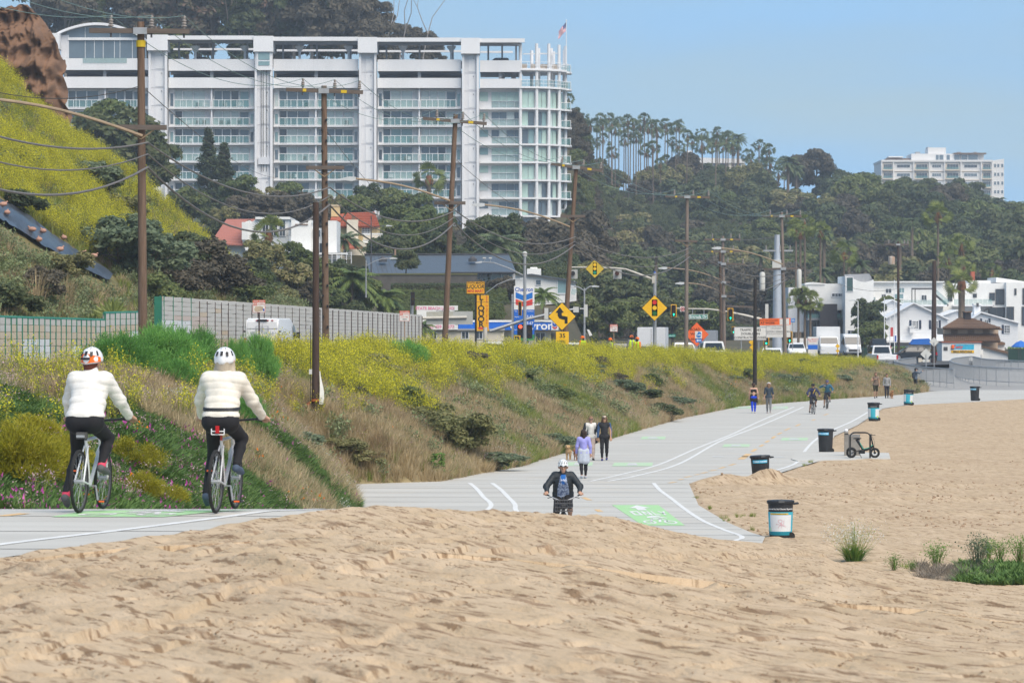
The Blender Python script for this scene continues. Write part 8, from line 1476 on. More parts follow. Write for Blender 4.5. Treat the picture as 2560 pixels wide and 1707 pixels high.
RPM=MB().box(-.03,.03,-.03,.03,-.3,1.2).mesh('rail_post',STEEL)
railing('curved steel railing turning back beside the embankment end',[(GX(2385,309),309,.3),(GX(2340,314),314,.35),(GX(2297,320),320,.4),(GX(2255,331),331,.5),(GX(2236,345),345,.55),(GX(2245,366),366,.5),(GX(2296,392),392,.45)])
railing('long near railing along the beach side of the ramp',[(GX(2374,350),350,.55),(GX(2386,336),336,.5),(GX(2410,325),325,.45),(GX(2450,318),318,.4),(GX(2510,313),313,.35),(GX(2600,310),310,.3),(GX(2750,308),308,.3)])
railing('long far railing behind the beach side ramp',[(GX(2375,351),351,.55),(GX(2384,366),366,.6),(GX(2410,380),380,.6),(GX(2432,384),384,.6),(GX(2460,372),372,.5),(GX(2500,362),362,.5),(GX(2600,352),352,.45),(GX(2750,345),345,.4)])
railing('straight pale railing behind the white pickup',[(GX(2140,345),345,.7),(GX(2190,345),345,.65),(GX(2240,346),346,.6)],1.0)
# beach-side odds and ends
CANV=mat('blue_canvas',(.02,.14,.5),.7,var=.08);b=Bld('blue_canopy','bright blue canopy over a pale kiosk counter',430,2302,905,'canopy');b.poly('cloth',CANV,[(2275,859),(2284,848),(2320,846),(2328,858),(2328,861),(2275,861)],-1.2,1.2);b.box('counter',CREAM,2280,2324,862,905,-.4,.8);[b.box('leg',WHITE,x,x+1,860,905,-1,-.95) for x in (2277,2326)]
b=Bld('kiosk_hut','small cream hut with a pale blue pitched roof',400,2290,905,'hut');b.box('wall',CREAM,2273,2303,880,905,0,1.6);b.poly('roof',mat('pale_blue_roof',(.25,.42,.55),.6),[(2268,882),(2289,869),(2306,879),(2306,882)],-.3,1.9);b.win(2284,2292,885,894,-.04,PANES[4])
b=Bld('beach_umbrella','blue beach umbrella at the end of the green fence',420,2552,900,'umbrella');MB().lathe([(1.0,1.35),(.98,1.45),(.5,1.85),(.02,2.05)],10).obj('canopy',CANV,b.t);MB().cyl((0,0,0),(0,0,2.0),.03,n=6).obj('pole',DKSTEEL,b.t)
GRF=mat('dark_green_fence',(.012,.045,.035),.7,var=.15)
for x0,x1,y0,y1,Y,l_ in ((2148,2180,869,890,455,'dark green fence panel behind the black pickup'),(2520,2600,873,912,425,'dark green fence panel right of the tiled kiosk'),(2215,2282,872,892,460,'dark green fence panel beside the low hedge')):
    b=Bld('green_fence',l_,Y,x0,y1,'fence');b.box('panel',GRF,x0,x1,y0,y1+6,0,.06);[b.box('post',DKSTEEL,x,x+1,y0-1,y1+6,-.06,0) for x in np.linspace(x0,x1,4)]
for x0,x1,py,Y,l_ in ((2232,2282,870,458,'bright clipped hedge above the green fence'),(2520,2610,872,430,'bright clipped hedge above the kiosk fence'),(2330,2356,880,448,'bright hedge beside the tiled kiosk')):
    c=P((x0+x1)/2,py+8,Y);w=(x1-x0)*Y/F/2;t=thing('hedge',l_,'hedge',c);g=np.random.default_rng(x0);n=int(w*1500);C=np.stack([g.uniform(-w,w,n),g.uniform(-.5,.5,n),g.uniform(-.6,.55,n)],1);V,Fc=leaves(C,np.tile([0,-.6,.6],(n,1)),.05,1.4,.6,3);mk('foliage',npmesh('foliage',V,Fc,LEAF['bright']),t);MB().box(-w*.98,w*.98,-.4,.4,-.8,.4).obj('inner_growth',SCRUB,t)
# ------------------------------------------------------------------ people: one continuous skin grown from a skeleton, clothes grown over it
def sdf_mesh(name,prims,res,m,k=.03,clip=None,disp=None):
    lo=np.min([np.minimum(a,b)-max(r,s) for a,b,r,s in prims],0)-3*res;hi=np.max([np.maximum(a,b)+max(r,s) for a,b,r,s in prims],0)+3*res
    n=np.ceil((hi-lo)/res).astype(int)+1;D=np.full(n,9.,np.float32);ax=[lo[i]+res*np.arange(n[i]) for i in range(3)]
    for a,b,r,s in prims:
        mg=max(r,s)+k*1.5+2*res;i0=np.maximum(((np.minimum(a,b)-mg-lo)/res).astype(int),0);i1=np.minimum(((np.maximum(a,b)+mg-lo)/res).astype(int)+2,n);sl=tuple(slice(i0[i],i1[i]) for i in range(3))
        X,Y_,Z=np.meshgrid(*[ax[i][sl[i]] for i in range(3)],indexing='ij');d=b-a;L2=float(d @ d)+1e-9;t=np.clip(((X-a[0])*d[0]+(Y_-a[1])*d[1]+(Z-a[2])*d[2])/L2,0,1)
        v=np.sqrt((X-a[0]-t*d[0])**2+(Y_-a[1]-t*d[1])**2+(Z-a[2]-t*d[2])**2)-(r+(s-r)*t);o=D[sl];h=np.clip(k-np.abs(o-v),0,None)/k;D[sl]=np.minimum(o,v)-h*h*k*.25
    if disp or clip:
        X,Y_,Z=np.meshgrid(*ax,indexing='ij')
        if disp: D=D+disp(X,Y_,Z)
        if clip: D=np.maximum(D,clip(X,Y_,Z))
    s=D<0;c=[s[i:n[0]-1+i,j:n[1]-1+j,q:n[2]-1+q] for i in (0,1) for j in (0,1) for q in (0,1)];cnt=sum(x.astype(np.int8) for x in c);act=(cnt>0) & (cnt<8);I=np.argwhere(act);idx=np.full(act.shape,-1,np.int64);idx[act]=np.arange(len(I));pos=np.zeros((len(I),3));w=np.zeros(len(I))
    for axis in range(3):
        o1,o2=[x for x in range(3) if x != axis]
        for u in (0,1):
            for v_ in (0,1):
                off=np.zeros(3,int);off[o1]=u;off[o2]=v_;p0=I+off;p1=p0.copy();p1[:,axis]+=1;d0=D[tuple(p0.T)];d1=D[tuple(p1.T)];q=(d0<0) != (d1<0);t=np.where(q,d0/np.where(q,d0-d1,1),0);e=p0.astype(float);e[:,axis]+=t;pos[q]+=e[q];w[q]+=1
    V=lo+res*(pos/w[:,None]);Fc=[]
    for axis in range(3):
        o1,o2=[(1,2),(2,0),(0,1)][axis];A=s;B=np.roll(s,-1,axis);ch=A != B;ed=np.argwhere(ch);ed=ed[(ed[:,axis]<n[axis]-1) & (ed[:,o1]>0) & (ed[:,o2]>0) & (ed[:,o1]<n[o1]-1) & (ed[:,o2]<n[o2]-1)]
        q=[]
        for u,v_ in ((0,0),(1,0),(1,1),(0,1)): p=ed.copy();p[:,o1] -= u;p[:,o2] -= v_;q.append(idx[tuple(p.T)])
        q=np.stack(q,1);f=s[tuple(ed.T)];q[~f]=q[~f][:,::-1];Fc.append(q)
    return npmesh(name,V,np.concatenate(Fc),m,True)
def pr(a,b,r,s=None): return (np.array(a,float),np.array(b,float),r,r if s is None else s)
def mixp(a,b,t): return tuple(a[i]+(b[i]-a[i])*t for i in range(3))
SKINM=[mat('skin_tone_%d' % i,c,.55,var=.05,vs=8) for i,c in enumerate(((.50,.30,.22),(.42,.24,.16),(.33,.18,.12)))]
CM={}
def cloth(c,rough=.85):
    key=tuple(c)
    if key not in CM: CM[key]=mat('cloth_%d' % len(CM),c,rough,var=.1,vs=14)
    return CM[key]
def pose_walk(H,st=.18,sw=.15,ph=1):
    k=H/1.7;J=dict(pel=(0,0,.93),chest=(0,.01,1.28),neck=(0,.01,1.45),head=(0,.03,1.58))
    for s,nm in ((-1,'L'),(1,'R')):
        d=s*ph;J['sh'+nm]=(s*.17,0,1.40);J['el'+nm]=(s*.23,-d*sw*.5-.02,1.13);J['wr'+nm]=(s*.24,d*-sw+.04,.89);J['hip'+nm]=(s*.085,0,.90);J['kn'+nm]=(s*.09,d*st*.5+.03,.50);J['an'+nm]=(s*.085,d*st-.02,.09 if d>0 else .12)
    return {a: tuple(x*k for x in b) for a,b in J.items()}
def person(label,loc,rz,J,res=.02,k=1.,skin=0,top=None,sleeve=1,bottom=None,leg=1,shoes=(.05,.05,.05),hair=(.05,.035,.025),hairlen=.1,puff=0,hat=None,helmet=None,socks=None,extra=(),turn=0,group=None,slim=1.,jl=1.,name='person',glasses=False,belt=None):
    t=thing(name,label,'person',loc,rz,group);A=np.array;b=[]
    hd=A(J['head']);nk=A(J['neck']);ch=A(J['chest']);pe=A(J['pel']);tz=[pr(pe+A([-.07*k,-.01,-.02*k]),pe+A([.07*k,-.01,-.02*k]),.115*k*slim),pr(pe,(pe+ch)/2,.11*k*slim,.105*k*slim),pr(mixp(pe,ch,.45),ch,.105*k*slim,.12*k*slim),pr(A(J['shL'])*.72+ch*.28,A(J['shR'])*.72+ch*.28,.085*k)]
    neck=[pr(mixp(ch,nk,.6),mixp(nk,hd,.5),.052*k)];f=A([math.sin(-turn),math.cos(turn),0]);u=A([0,0,1.]);sd_=A([math.cos(turn),math.sin(turn),0])
    head=[pr(hd+u*.03*k-f*.015*k,hd+u*.045*k+f*.02*k,.092*k),pr(hd-u*.05*k+f*.035*k,hd-u*.085*k+f*.05*k,.058*k,.042*k),pr(hd+f*.095*k+u*.01*k,hd+f*.115*k-u*.025*k,.012*k,.017*k),pr(hd+f*.092*k-u*.062*k-sd_*.02*k,hd+f*.092*k-u*.062*k+sd_*.02*k,.009*k)]
    for s in (-1,1): head+=[pr(hd+sd_*s*.09*k-u*.015*k-f*.01*k,hd+sd_*s*.095*k+u*.02*k-f*.015*k,.016*k,.02*k),pr(hd+f*.085*k+sd_*s*.035*k+u*.032*k,hd+f*.088*k+sd_*s*.045*k+u*.03*k,.012*k)]
    arms={};hands=[];legs={};feet=[]
    for s,nm in ((-1,'L'),(1,'R')):
        sh,el,wr=A(J['sh'+nm]),A(J['el'+nm]),A(J['wr'+nm]);arms[nm]=[pr(sh,el,.052*k*slim,.042*k),pr(el,wr,.042*k,.027*k)]
        fd=A(J.get('fd'+nm,(wr-el)));fd=fd/np.linalg.norm(fd);sv=np.cross(fd,u);sv=sv/(np.linalg.norm(sv)+1e-6);nv=np.cross(sv,fd);pm_=wr+fd*.085*k;grip='fd'+nm in J;cu=-.6 if grip else -.2
        hands+=[pr(wr,wr+fd*.04*k,.026*k,.03*k),pr(wr+fd*.05*k-sv*.022*k,wr+fd*.05*k+sv*.022*k,.018*k),pr(pm_-sv*.03*k,pm_+sv*.03*k,.014*k)]
        for i,L in enumerate((.062,.072,.068,.054)):
            p0=pm_+sv*(-.03+.02*i)*k;p1=p0+(fd*(1+cu*.4)+nv*cu*.6)*L*.55*k;p2=p1+(fd*(1+cu*1.5)+nv*cu*1.3)*L*.45*k;hands+=[pr(p0,p1,.0095*k,.009*k),pr(p1,p2,.009*k,.0075*k)]
        th=wr+fd*.035*k+sv*(-s)*.03*k*-1;hands+=[pr(th,th+(fd*.7-sv*s*-.55+nv*-.3)*.045*k,.012*k,.0105*k),pr(th+(fd*.7+sv*s*.55-nv*.3)*.045*k,th+(fd*1.2+sv*s*.5-nv*.6)*.06*k,.0105*k,.008*k)]
        hp,kn,an=A(J['hip'+nm]),A(J['kn'+nm]),A(J['an'+nm]);legs[nm]=[pr(hp,kn,.085*k*slim,.055*k),pr(kn,kn*.6+an*.4,.054*k,.052*k*slim),pr(kn*.6+an*.4,an,.052*k*slim,.033*k)];ft=A(J.get('ft'+nm,(0,1,-.12)));feet+=[pr(an+A([0,-.03,-.045])*k,an+A([0,0,-.05])*k+ft*.10*k,.038*k,.034*k),pr(an+A([0,0,-.05])*k+ft*.10*k,an+A([0,0,-.055])*k+ft*.16*k,.034*k,.026*k)]
    sk=SKINM[skin];mk('body',sdf_mesh('body',tz+neck+head+arms['L']+arms['R']+hands+legs['L']+legs['R']+[pr(a,b_,r*.8,s*.8) for a,b_,r,s in feet],res*.8,sk,.022*k),t)
    inf=lambda ps,d,q=1.: [(a,a+(b_-a)*q,r+d,r+(s-r)*q+d) for a,b_,r,s in ps]
    if bottom:
        ps=inf(tz[:1],.012*k)+([pr(pe+A([-.085,-.03,-.02]),pe+A([.085,-.03,-.02]),.128*slim)] if puff else [])
        for nm in 'LR': ps+=inf(legs[nm][:1],.014*k,1 if leg>.45 else leg*2);ps+=inf(legs[nm][1:2],.012*k) if leg>.6 else [];ps+=inf(legs[nm][2:],.012*k if leg >= 1 else .008*k,1 if leg >= 1 else (leg-.6)*2.5) if leg>.65 else []
        mk('trousers' if leg>.6 else 'shorts',sdf_mesh('trousers',ps,res,cloth(bottom),.03*k),t)
    if top:
        d=.02*k+puff*.01;ps=inf(tz[1:],d)+inf(tz[:1],d) if jl >= 1 or puff else inf(tz[2:],d)+inf(tz[1:2],d*.9)
        for nm in 'LR': ps+=inf(arms[nm][:1],d*.9,min(1,sleeve*2)) if sleeve>0 else [];ps+=inf(arms[nm][1:],d*.8,(sleeve-.5)*1.9) if sleeve>.5 else []
        if puff: ps.append(pr(mixp(ch,nk,.5),mixp(nk,hd,.22),.085*k,.072*k));ps+=[pr(pe+A([-.075,0,.04]),pe+A([.075,0,.04]),.135*slim),pr(ch+A([-.07,-.01,-.05]),ch+A([.07,-.01,-.05]),.135*slim),pr((pe+ch)/2+A([-.075,0,0]),(pe+ch)/2+A([.075,0,0]),.13*slim)]
        zb_=float(pe[2])-.075*k*jl;dp=None
        if puff: dp=lambda X,Y_,Z: .0055*np.exp(-((((Z+.15*Y_+.012*np.sin(X*9+Y_*5))/.078) % 1-.5)/.16)**2)-.001
        mk('jacket' if puff or sleeve>.8 else 'shirt',sdf_mesh('top',ps,res,cloth(top,.6 if puff else .85),.035*k,lambda X,Y_,Z: np.where((np.abs(X)<.19*k) | ((puff>.9) & (Y_<.1)),zb_-Z,-1.),dp),t)
    if belt: mk('belt',sdf_mesh('belt',[(a,b_,r+.012,s+.012) for a,b_,r,s in ps if abs(a[0])<.16 and abs(b_[0])<.16],res,BLACK,.035,lambda X,Y_,Z: np.maximum(np.abs(Z-belt-.05*Y_)-.018,np.abs(X)-.24)),t)
    mk('shoes',sdf_mesh('shoes',inf(feet,.006*k),res,cloth(shoes),.015*k,None),t)
    if socks: mk('socks',sdf_mesh('socks',[pr(A(J['an'+nm])*.55+A(J['kn'+nm])*.45,A(J['an'+nm])-A([0,0,.02]),.05*k,.045*k) for nm in 'LR'],res,cloth(socks),.01),t)
    if hair is not None:
        hs=[pr(hd+u*.045*k-f*.03*k,hd+u*.055*k+f*.012*k,.098*k),pr(hd-f*.05*k,hd-f*.055*k-u*.05*k,.08*k,.07*k)]
        if hairlen>.12: hs+=[pr(hd-f*.05*k,hd-f*.06*k-u*hairlen,.085*k,.07*k),pr(hd+sd_*.07*k,hd+sd_*.085*k-u*hairlen*.8-f*.02,.04*k),pr(hd-sd_*.07*k,hd-sd_*.085*k-u*hairlen*.8-f*.02,.04*k)]
        if hairlen<0: hs+=[pr(hd+u*.14*k-f*.03*k,hd+u*.17*k-f*.03*k,.035*k)]
        mk('hair',sdf_mesh('hair',hs,res*.8,cloth(hair),.03*k),t)
    if hat: b_=MB().lathe([(.106*k,.03*k),(.108*k,.07*k),(.085*k,.13*k),(.03*k,.155*k),(.002,.157*k)],16);b_.tube([(0,.06*k,.05*k),(0,.18*k,.035*k)],[.07*k,.05*k],10);mk('cap',b_.mesh('cap',cloth(hat),True),t,tuple(hd),(0,0,turn))
    if helmet:
        h=thing_part(t,'helmet',helmet,hd,turn,k)
    if glasses: MB().tube([(-.07,.1,.03),(-.02,.118,.03),(.02,.118,.03),(.07,.1,.03)],.017,6).obj('sunglasses',BLACK,t,True,loc=tuple(hd),rot=(0,0,turn))
    for nm,ps,c,*r_ in extra: mk(nm,sdf_mesh(nm,[pr(*q) for q in ps],r_[0] if r_ else res,cloth(c),.025),t)
    return t
def thing_part(t,name,col_,hd,turn,k):
    """cycle helmet: ribbed shell with vents and a coloured tail"""
    shell=[];V=[];Fc=[];nu,nv=28,12
    for j in range(nv+1):
        for i in range(nu):
            a=2*PI*i/nu;el=PI/2-(PI/2+.06+.42*(.5-.5*math.cos(a))**1.5)*j/nv;rr=1+.035*math.cos(6*a)*math.cos(el);V.append((.112*k*math.cos(el)*math.sin(a)*rr,.142*k*math.cos(el)*math.cos(a)*rr-.012*k,.135*k*math.sin(el)*rr+.035*k))
    for j in range(nv):
        for i in range(nu):
            q=(j*nu+i,j*nu+(i+1) % nu,(j+1)*nu+(i+1) % nu,(j+1)*nu+i);Fc.append(q)
    me=bpy.data.meshes.new('shell');me.from_pydata(V,[],Fc);me.update();me.materials.append(cloth(col_[0],.35));me.polygons.foreach_set('use_smooth',[True]*len(me.polygons));h=mk(name,me,t,tuple(hd),(R(-4),0,turn));md=h.modifiers.new('s','SOLIDIFY');md.thickness=.012
    vm=MB()
    for a,e0,e1,w in ((PI-.55,.2,.62,.16),(PI+.55,.2,.62,.16),(PI,.22,.66,.17),(PI-1.15,.3,.75,.12),(PI+1.15,.3,.75,.12),(PI-.35,.95,1.25,.1),(PI+.35,.95,1.25,.1),(PI,.95,1.3,.1),(.3,.35,.95,.09),(-.3,.35,.95,.09),(.8,.35,.95,.1),(-.8,.35,.95,.1),(0,.5,1.05,.08)):
        q=[]
        for aa,el in ((a-w*.75,e0),(a+w*.75,e0),(a+w,e1),(a-w,e1)): q.append((.119*k*math.cos(el)*math.sin(aa)*1.03,.150*k*math.cos(el)*math.cos(aa)*1.03-.012*k,.132*k*math.sin(el)+.036*k))
        vm.add(q,[(0,1,2,3)])
    vm.obj('vents',BLACK,h)
    if len(col_)>1:
        V=[]
        for i in range(15):
            a=PI-1.5+3.0*i/14
            for el in (-.44+.25*abs(i-7)/7,.46-.3*abs(i-7)/7): V.append((.117*k*math.cos(el)*math.sin(a),.148*k*math.cos(el)*math.cos(a)-.012*k,.13*k*math.sin(el)+.035*k))
        mk('tail_panel',npmesh('tail_panel',V,[(2*i,2*i+1,2*i+3,2*i+2) for i in range(14)],cloth(col_[1],.4)),h);MB().box(-.055*k,.055*k,-.168*k,-.155*k,.02*k,.045*k).obj('tail_vent',BLACK,h)
    return h
# ------------------------------------------------------------------ bicycles
def bicycle(label,loc,rz,frame=(.72,.73,.74),bar='flat',steer=0.,basket=False,accent=None):
    t=thing('bicycle',label,'bicycle',loc,rz);fm=cloth(frame,.3);BKM=BLACK
    for y,nm in ((-.5,'rear'),(.5,'front')):
        w=MB().torus((0,0,0),.325,.019,'x',40,7).obj('wheel',TYRE,t,True,loc=(0,y,.344),rot=(0,0,steer if nm=='front' else 0));MB().torus((0,0,0),.302,.012,'x',36,5).obj('rim',DKSTEEL,w,True);sp=MB()
        for i in range(18): a=2*PI*i/18;sp.tube([((-1)**i*.025,.02*math.cos(a),.02*math.sin(a)),(0,.3*math.cos(a+.25),.3*math.sin(a+.25))],.0022,3,False)
        sp.obj('spokes',STEEL,w);MB().tube([(-.05,0,0),(.05,0,0)],.022,8).obj('hub',STEEL,w)
    bb,st,hb,sd2=(0,-.07,.28),(0,-.22,.78),(0,.36,.80),(0,.39,.70);f=MB();f.tube([bb,st],.017,8).tube([st,hb],.016,8).tube([bb,sd2],.021,8).tube([hb,sd2],.02,8);f.obj('frame',fm,t,True);s2=MB()
    for s in (-1,1): s2.tube([(s*.02,-.2,.72),(s*.05,-.5,.344)],.009,6).tube([(s*.02,-.1,.29),(s*.05,-.5,.344)],.010,6)
    s2.obj('stays',fm,t,True);fk=MB()
    for s in (-1,1): fk.tube([(s*.015,.395,.68),(s*.05,.42,.62),(s*.05,.5,.344)],[.014,.014,.01],6)
    fk.obj('fork',fm,t,True);MB().tube([(0,-.22,.78),(0,-.245,.93)],.014,8).obj('seat_post',accent or BKM,t,True);MB().sph((0,-.25,.955),(.075,.13,.028),12,6).sph((0,-.12,.955),(.03,.12,.02),10,5).obj('saddle',BKM,t,2);MB().tube([(0,.36,.8),(0,.345,.93),(0,.42,.97)],.015,7).obj('stem',BKM,t,True)
    h=MB()
    if bar=='flat': h.tube([(-.33,.40,1.0),(-.15,.43,.985),(0,.42,.975),(.15,.43,.985),(.33,.40,1.0)],.013,7)
    elif bar=='drop':
        h.tube([(-.2,.42,.97),(.2,.42,.97)],.014,7)
        for s in (-1,1): h.tube([(s*.2,.42,.97),(s*.21,.50,.985),(s*.22,.56,.93),(s*.22,.52,.86)],.014,7)
    else: h.tube([(-.36,.28,1.03),(-.2,.38,.96),(-.1,.43,.92),(.1,.43,.92),(.2,.38,.96),(.36,.28,1.03)],.014,7)
    hb_=h.obj('handlebar',BKM if bar != 'cruiser' else RIM,t,True,loc=(0,0,0),rot=(0,0,steer*.6));g=MB()
    for s in (-1,1):
        g.tube([(s*.26,.41,1.0) if bar != 'cruiser' else (s*.3,.32,1.01),(s*.36,.395,1.0) if bar != 'cruiser' else (s*.40,.25,1.045)],.018,7).tube([(s*.24,.44,.985),(s*.34,.46,.96)],.007,5)
    g.obj('grips',BKM,hb_);MB().tube([(-.02,-.07,.28),(-.03,-.07,.28)],.09,18).obj('chainring',DKSTEEL,t);c=MB().tube([(-.1,-.07+.02,.28+.165),(-.07,-.07,.28),(.07,-.07,.28),(.1,-.07-.02,.28-.165)],.012,6);c.obj('cranks',STEEL,t)
    for s,z in ((1,.115),(-1,.445)): p=MB().box(s*.1 if s>0 else -.2,.2 if s>0 else -.1,-.13,-.03,z-.012,z+.012).obj('pedal',BKM,t);MB().box(s*.12 if s>0 else -.18,.18 if s>0 else -.12,-.135,-.13,z-.008,z+.008).obj('pedal_reflector',ORANGE,p)
    MB().torus((-.035,-.285,.31),.05,.006,'x',12,4).obj('sprocket',DKSTEEL,t)
    if basket:
        m=MB()
        for z in (.7,.78,.86,.93): m.tube([(-.17,.5,z),(.17,.5,z),(.19,.78,z),(-.19,.78,z)],.006,4,closed=True)
        for x in np.linspace(-.17,.17,8): m.tube([(x,.5,.7),(x,.5,.93)],.004,4).tube([(x*1.1,.78,.7),(x*1.1,.78,.93)],.004,4)
        m.obj('basket',DKSTEEL,t);MB().sph((.02,.64,.8),(.13,.1,.07),10,6).obj('basket_bag',BLACK,t,2)
    return t
def pose_ride(ped=1,lean=.26,hx=.31,hy=.40,hz=1.02,k=1.,el=.285,up=0):
    J=dict(pel=(0,-.24,1.0),chest=(0,-.24+lean*.75,1.34+up),neck=(0,-.24+lean,1.5+up),head=(0,-.24+lean+.05,1.615+up))
    for s,nm in ((-1,'L'),(1,'R')):
        J['sh'+nm]=(s*.18,-.24+lean*.85,1.44+up);J['el'+nm]=(s*el,-.24+lean+.13,1.20+up*.5);J['wr'+nm]=(s*(hx+.005),hy-.07,hz+.03);J['fd'+nm]=(s*.02,.1,-.03);J['hip'+nm]=(s*.085,-.22,.96)
        low=(s==ped);J['kn'+nm]=(s*.15,.10,.62) if low else (s*.14,.19,.79);J['an'+nm]=(s*.185,-.12,.21) if low else (s*.15,-.13,.52);J['ft'+nm]=(s*.15,.95,-.45 if low else -.25)
    return J
def at_near(px,py=1278): return ((px-CX)*43.5/F,43.5,3.222)
OFFW=(.70,.68,.64)
x,y,z=at_near(228);rz1=R(-9);bicycle('white bicycle with a black saddle bag under the rider in the orange helmet',(x,y,z),rz1,accent=DKSTEEL)
J1=pose_ride(-1,.24,.33,.40,1.0);J1['anL']=(-.23,-.2,.2);J1['knL']=(-.17,.06,.6)
person('cyclist in white puffer jacket, orange and white helmet and pink socks',(x,y,z),rz1,J1,.0105,puff=1,top=OFFW,bottom=(.014,.014,.017),leg=.97,socks=(.62,.06,.12),shoes=(.10,.10,.105),hair=(.10,.03,.02),helmet=((.72,.74,.77),(.85,.16,.02)),skin=1,turn=-.25,jl=-.4)
x,y,z=at_near(564);rz2=R(-8);bicycle('grey bicycle with a wire bag rack under the rider with the belt',(x,y,z),rz2,(.55,.54,.55),accent=cloth((.45,.06,.04),.4))
person('cyclist in cream puffer jacket with a black waist belt and white helmet',(x,y,z),rz2,pose_ride(-1,.16,.33,.40,1.0),.0105,slim=.94,puff=1,top=(.70,.66,.58),bottom=(.014,.014,.017),shoes=(.06,.085,.13),hair=(.42,.36,.28),hairlen=.125,helmet=((.74,.76,.79),),skin=0,turn=-.05,jl=-.4,belt=1.13)
for i,(xx,r_) in enumerate(((228,rz1),(564,rz2))):
    o=thing('saddle_bag' if i==0 else 'wire_rack',['small grey and black bag hung behind the saddle of the white bicycle','small wire rack clamped behind the saddle of the grey bicycle'][i],'bag' if i==0 else 'rack',at_near(xx),r_)
    if i==0: MB().box(-.05,.05,-.44,-.32,.80,.87).obj('bag',cloth((.09,.09,.09)),o);MB().box(-.045,.045,-.45,-.44,.815,.84).obj('reflector',STEEL,o)
    else: m=MB();[m.tube([(-.07,-.40,zz),(.07,-.40,zz)],.006,5) for zz in (.845,.88)];[m.tube([(s*.07,-.40,.845),(s*.07,-.40,.91)],.006,5) for s in (-1,1)];m.obj('rack',WHITE,o);MB().box(-.02,.02,-.43,-.41,.86,.94).obj('rear_lamp',TAIL,o)
# oncoming rider behind the dune crest
Y=85.;c=(GX(1408,Y),Y,float(PZ(Y)));bicycle('cruiser bicycle with a swept back bar and wire basket coming over the dune crest',c,PI,(.05,.05,.055),'cruiser',basket=True)
mp_=person('oncoming cyclist in open black jacket over a blue plaid shirt',c,PI,pose_ride(1,.16,.34,.25,1.05,el=.36,up=-.02),.014,puff=.8,top=(.018,.024,.03),bottom=(.012,.012,.014),leg=.5,hair=(.25,.24,.23),helmet=((.72,.75,.76),),skin=1,glasses=True,slim=1.12)
PLAID=mat('blue_plaid_cloth',(.03,.055,.14),.85,c2=(.34,.40,.52),vs=22,detail=1);BLT=cloth((.02,.13,.42))
jk=[o for o in mp_.children if o.name.startswith('jacket')][0];me=jk.data;V=np.zeros(len(me.vertices)*3);me.vertices.foreach_get('co',V);V=V.reshape(-1,3);Fq=np.zeros(len(me.polygons)*4,np.int32);me.loops.foreach_get('vertex_index',Fq);Fq=Fq.reshape(-1,4);C=V[Fq].mean(1)
frt=(C[:,1]>-.1+.3*(C[:,2]-1.1)) & (np.abs(C[:,0])<.125-.22*np.clip(C[:,2]-1.12,0,1));te=frt & (C[:,2]>1.24) & (np.abs(C[:,0])<.03+.13*(C[:,2]-1.24));jm=me.materials[0]
jk.data=npmesh('jacket',V,Fq[~frt],jm,True);mk('shirt',npmesh('shirt',V,Fq[frt & ~te],PLAID,True),mp_);mk('tee',npmesh('tee',V,Fq[te],BLT,True),mp_);text('edg',.07,PRINTWHITE,mp_,(0,.075,1.33),(R(90),0,PI),ext=.004)
# walkers
def gw(px,py): x,y=G(px,py);return (x,y,0.)
person('woman walking away in a lilac top with a grey sweater tied at the waist',gw(1459,1196),.1,pose_walk(1.62,.16,.08),.018,.95,top=(.30,.30,.66),bottom=(.016,.016,.02),leg=.93,shoes=(.36,.40,.46),hair=(.03,.018,.014),hairlen=.16,skin=0,extra=(('waist_sweater',[((-.08,-.01,.92),(-.09,-.02,.6),.12,.12),((.08,-.01,.92),(.09,-.02,.6),.12,.12),((0,-.03,.9),(0,-.05,.6),.12,.12)],(.42,.46,.54)),('tied_sleeves',[((-.14,-.06,.93),(.14,-.06,.95),.05,.05)],(.46,.50,.58))))
person('woman in white printed shirt with a black open coat and beige trousers',gw(1477,1150),PI+.1,pose_walk(1.64,.14,.02,-1),.02,.96,top=(.66,.65,.62),bottom=(.60,.47,.40),leg=1,shoes=(.02,.02,.02),hair=(.22,.13,.08),hairlen=.08,glasses=True,extra=(('coat',[((-.17,-.04,1.36),(-.2,-.07,.72),.07,.09),((.17,-.04,1.36),(.2,-.07,.75),.07,.09),((-.14,-.1,1.3),(.14,-.1,.8),.06,.09),((-.19,0,1.34),(-.26,0,1.08),.07,.06),((.19,0,1.34),(.27,.02,1.08),.07,.06),((.27,.02,1.08),(.14,.16,.98),.05,.04)],(.02,.024,.03)),))
person('woman in black vest over blue sleeves with a beige visor',gw(1511,1151),PI-.05,pose_walk(1.68,.12,.05),.02,1.,top=(.022,.022,.026),sleeve=0,bottom=(.015,.015,.018),leg=.93,shoes=(.03,.035,.14),hair=(.12,.06,.03),hairlen=.14,glasses=True,skin=1,extra=(('sleeves',[((-.185,0,1.38),(-.235,-.02,1.13),.062,.052),((-.235,-.02,1.13),(-.245,.03,.9),.052,.04),((.185,0,1.38),(.235,-.02,1.13),.062,.052),((.235,-.02,1.13),(.245,.03,.9),.052,.04)],(.04,.09,.20)),('visor',[((-.05,.1,1.66),(.05,.1,1.66),.03,.03),((0,.15,1.655),(0,.17,1.65),.04,.03)],(.55,.47,.38))))
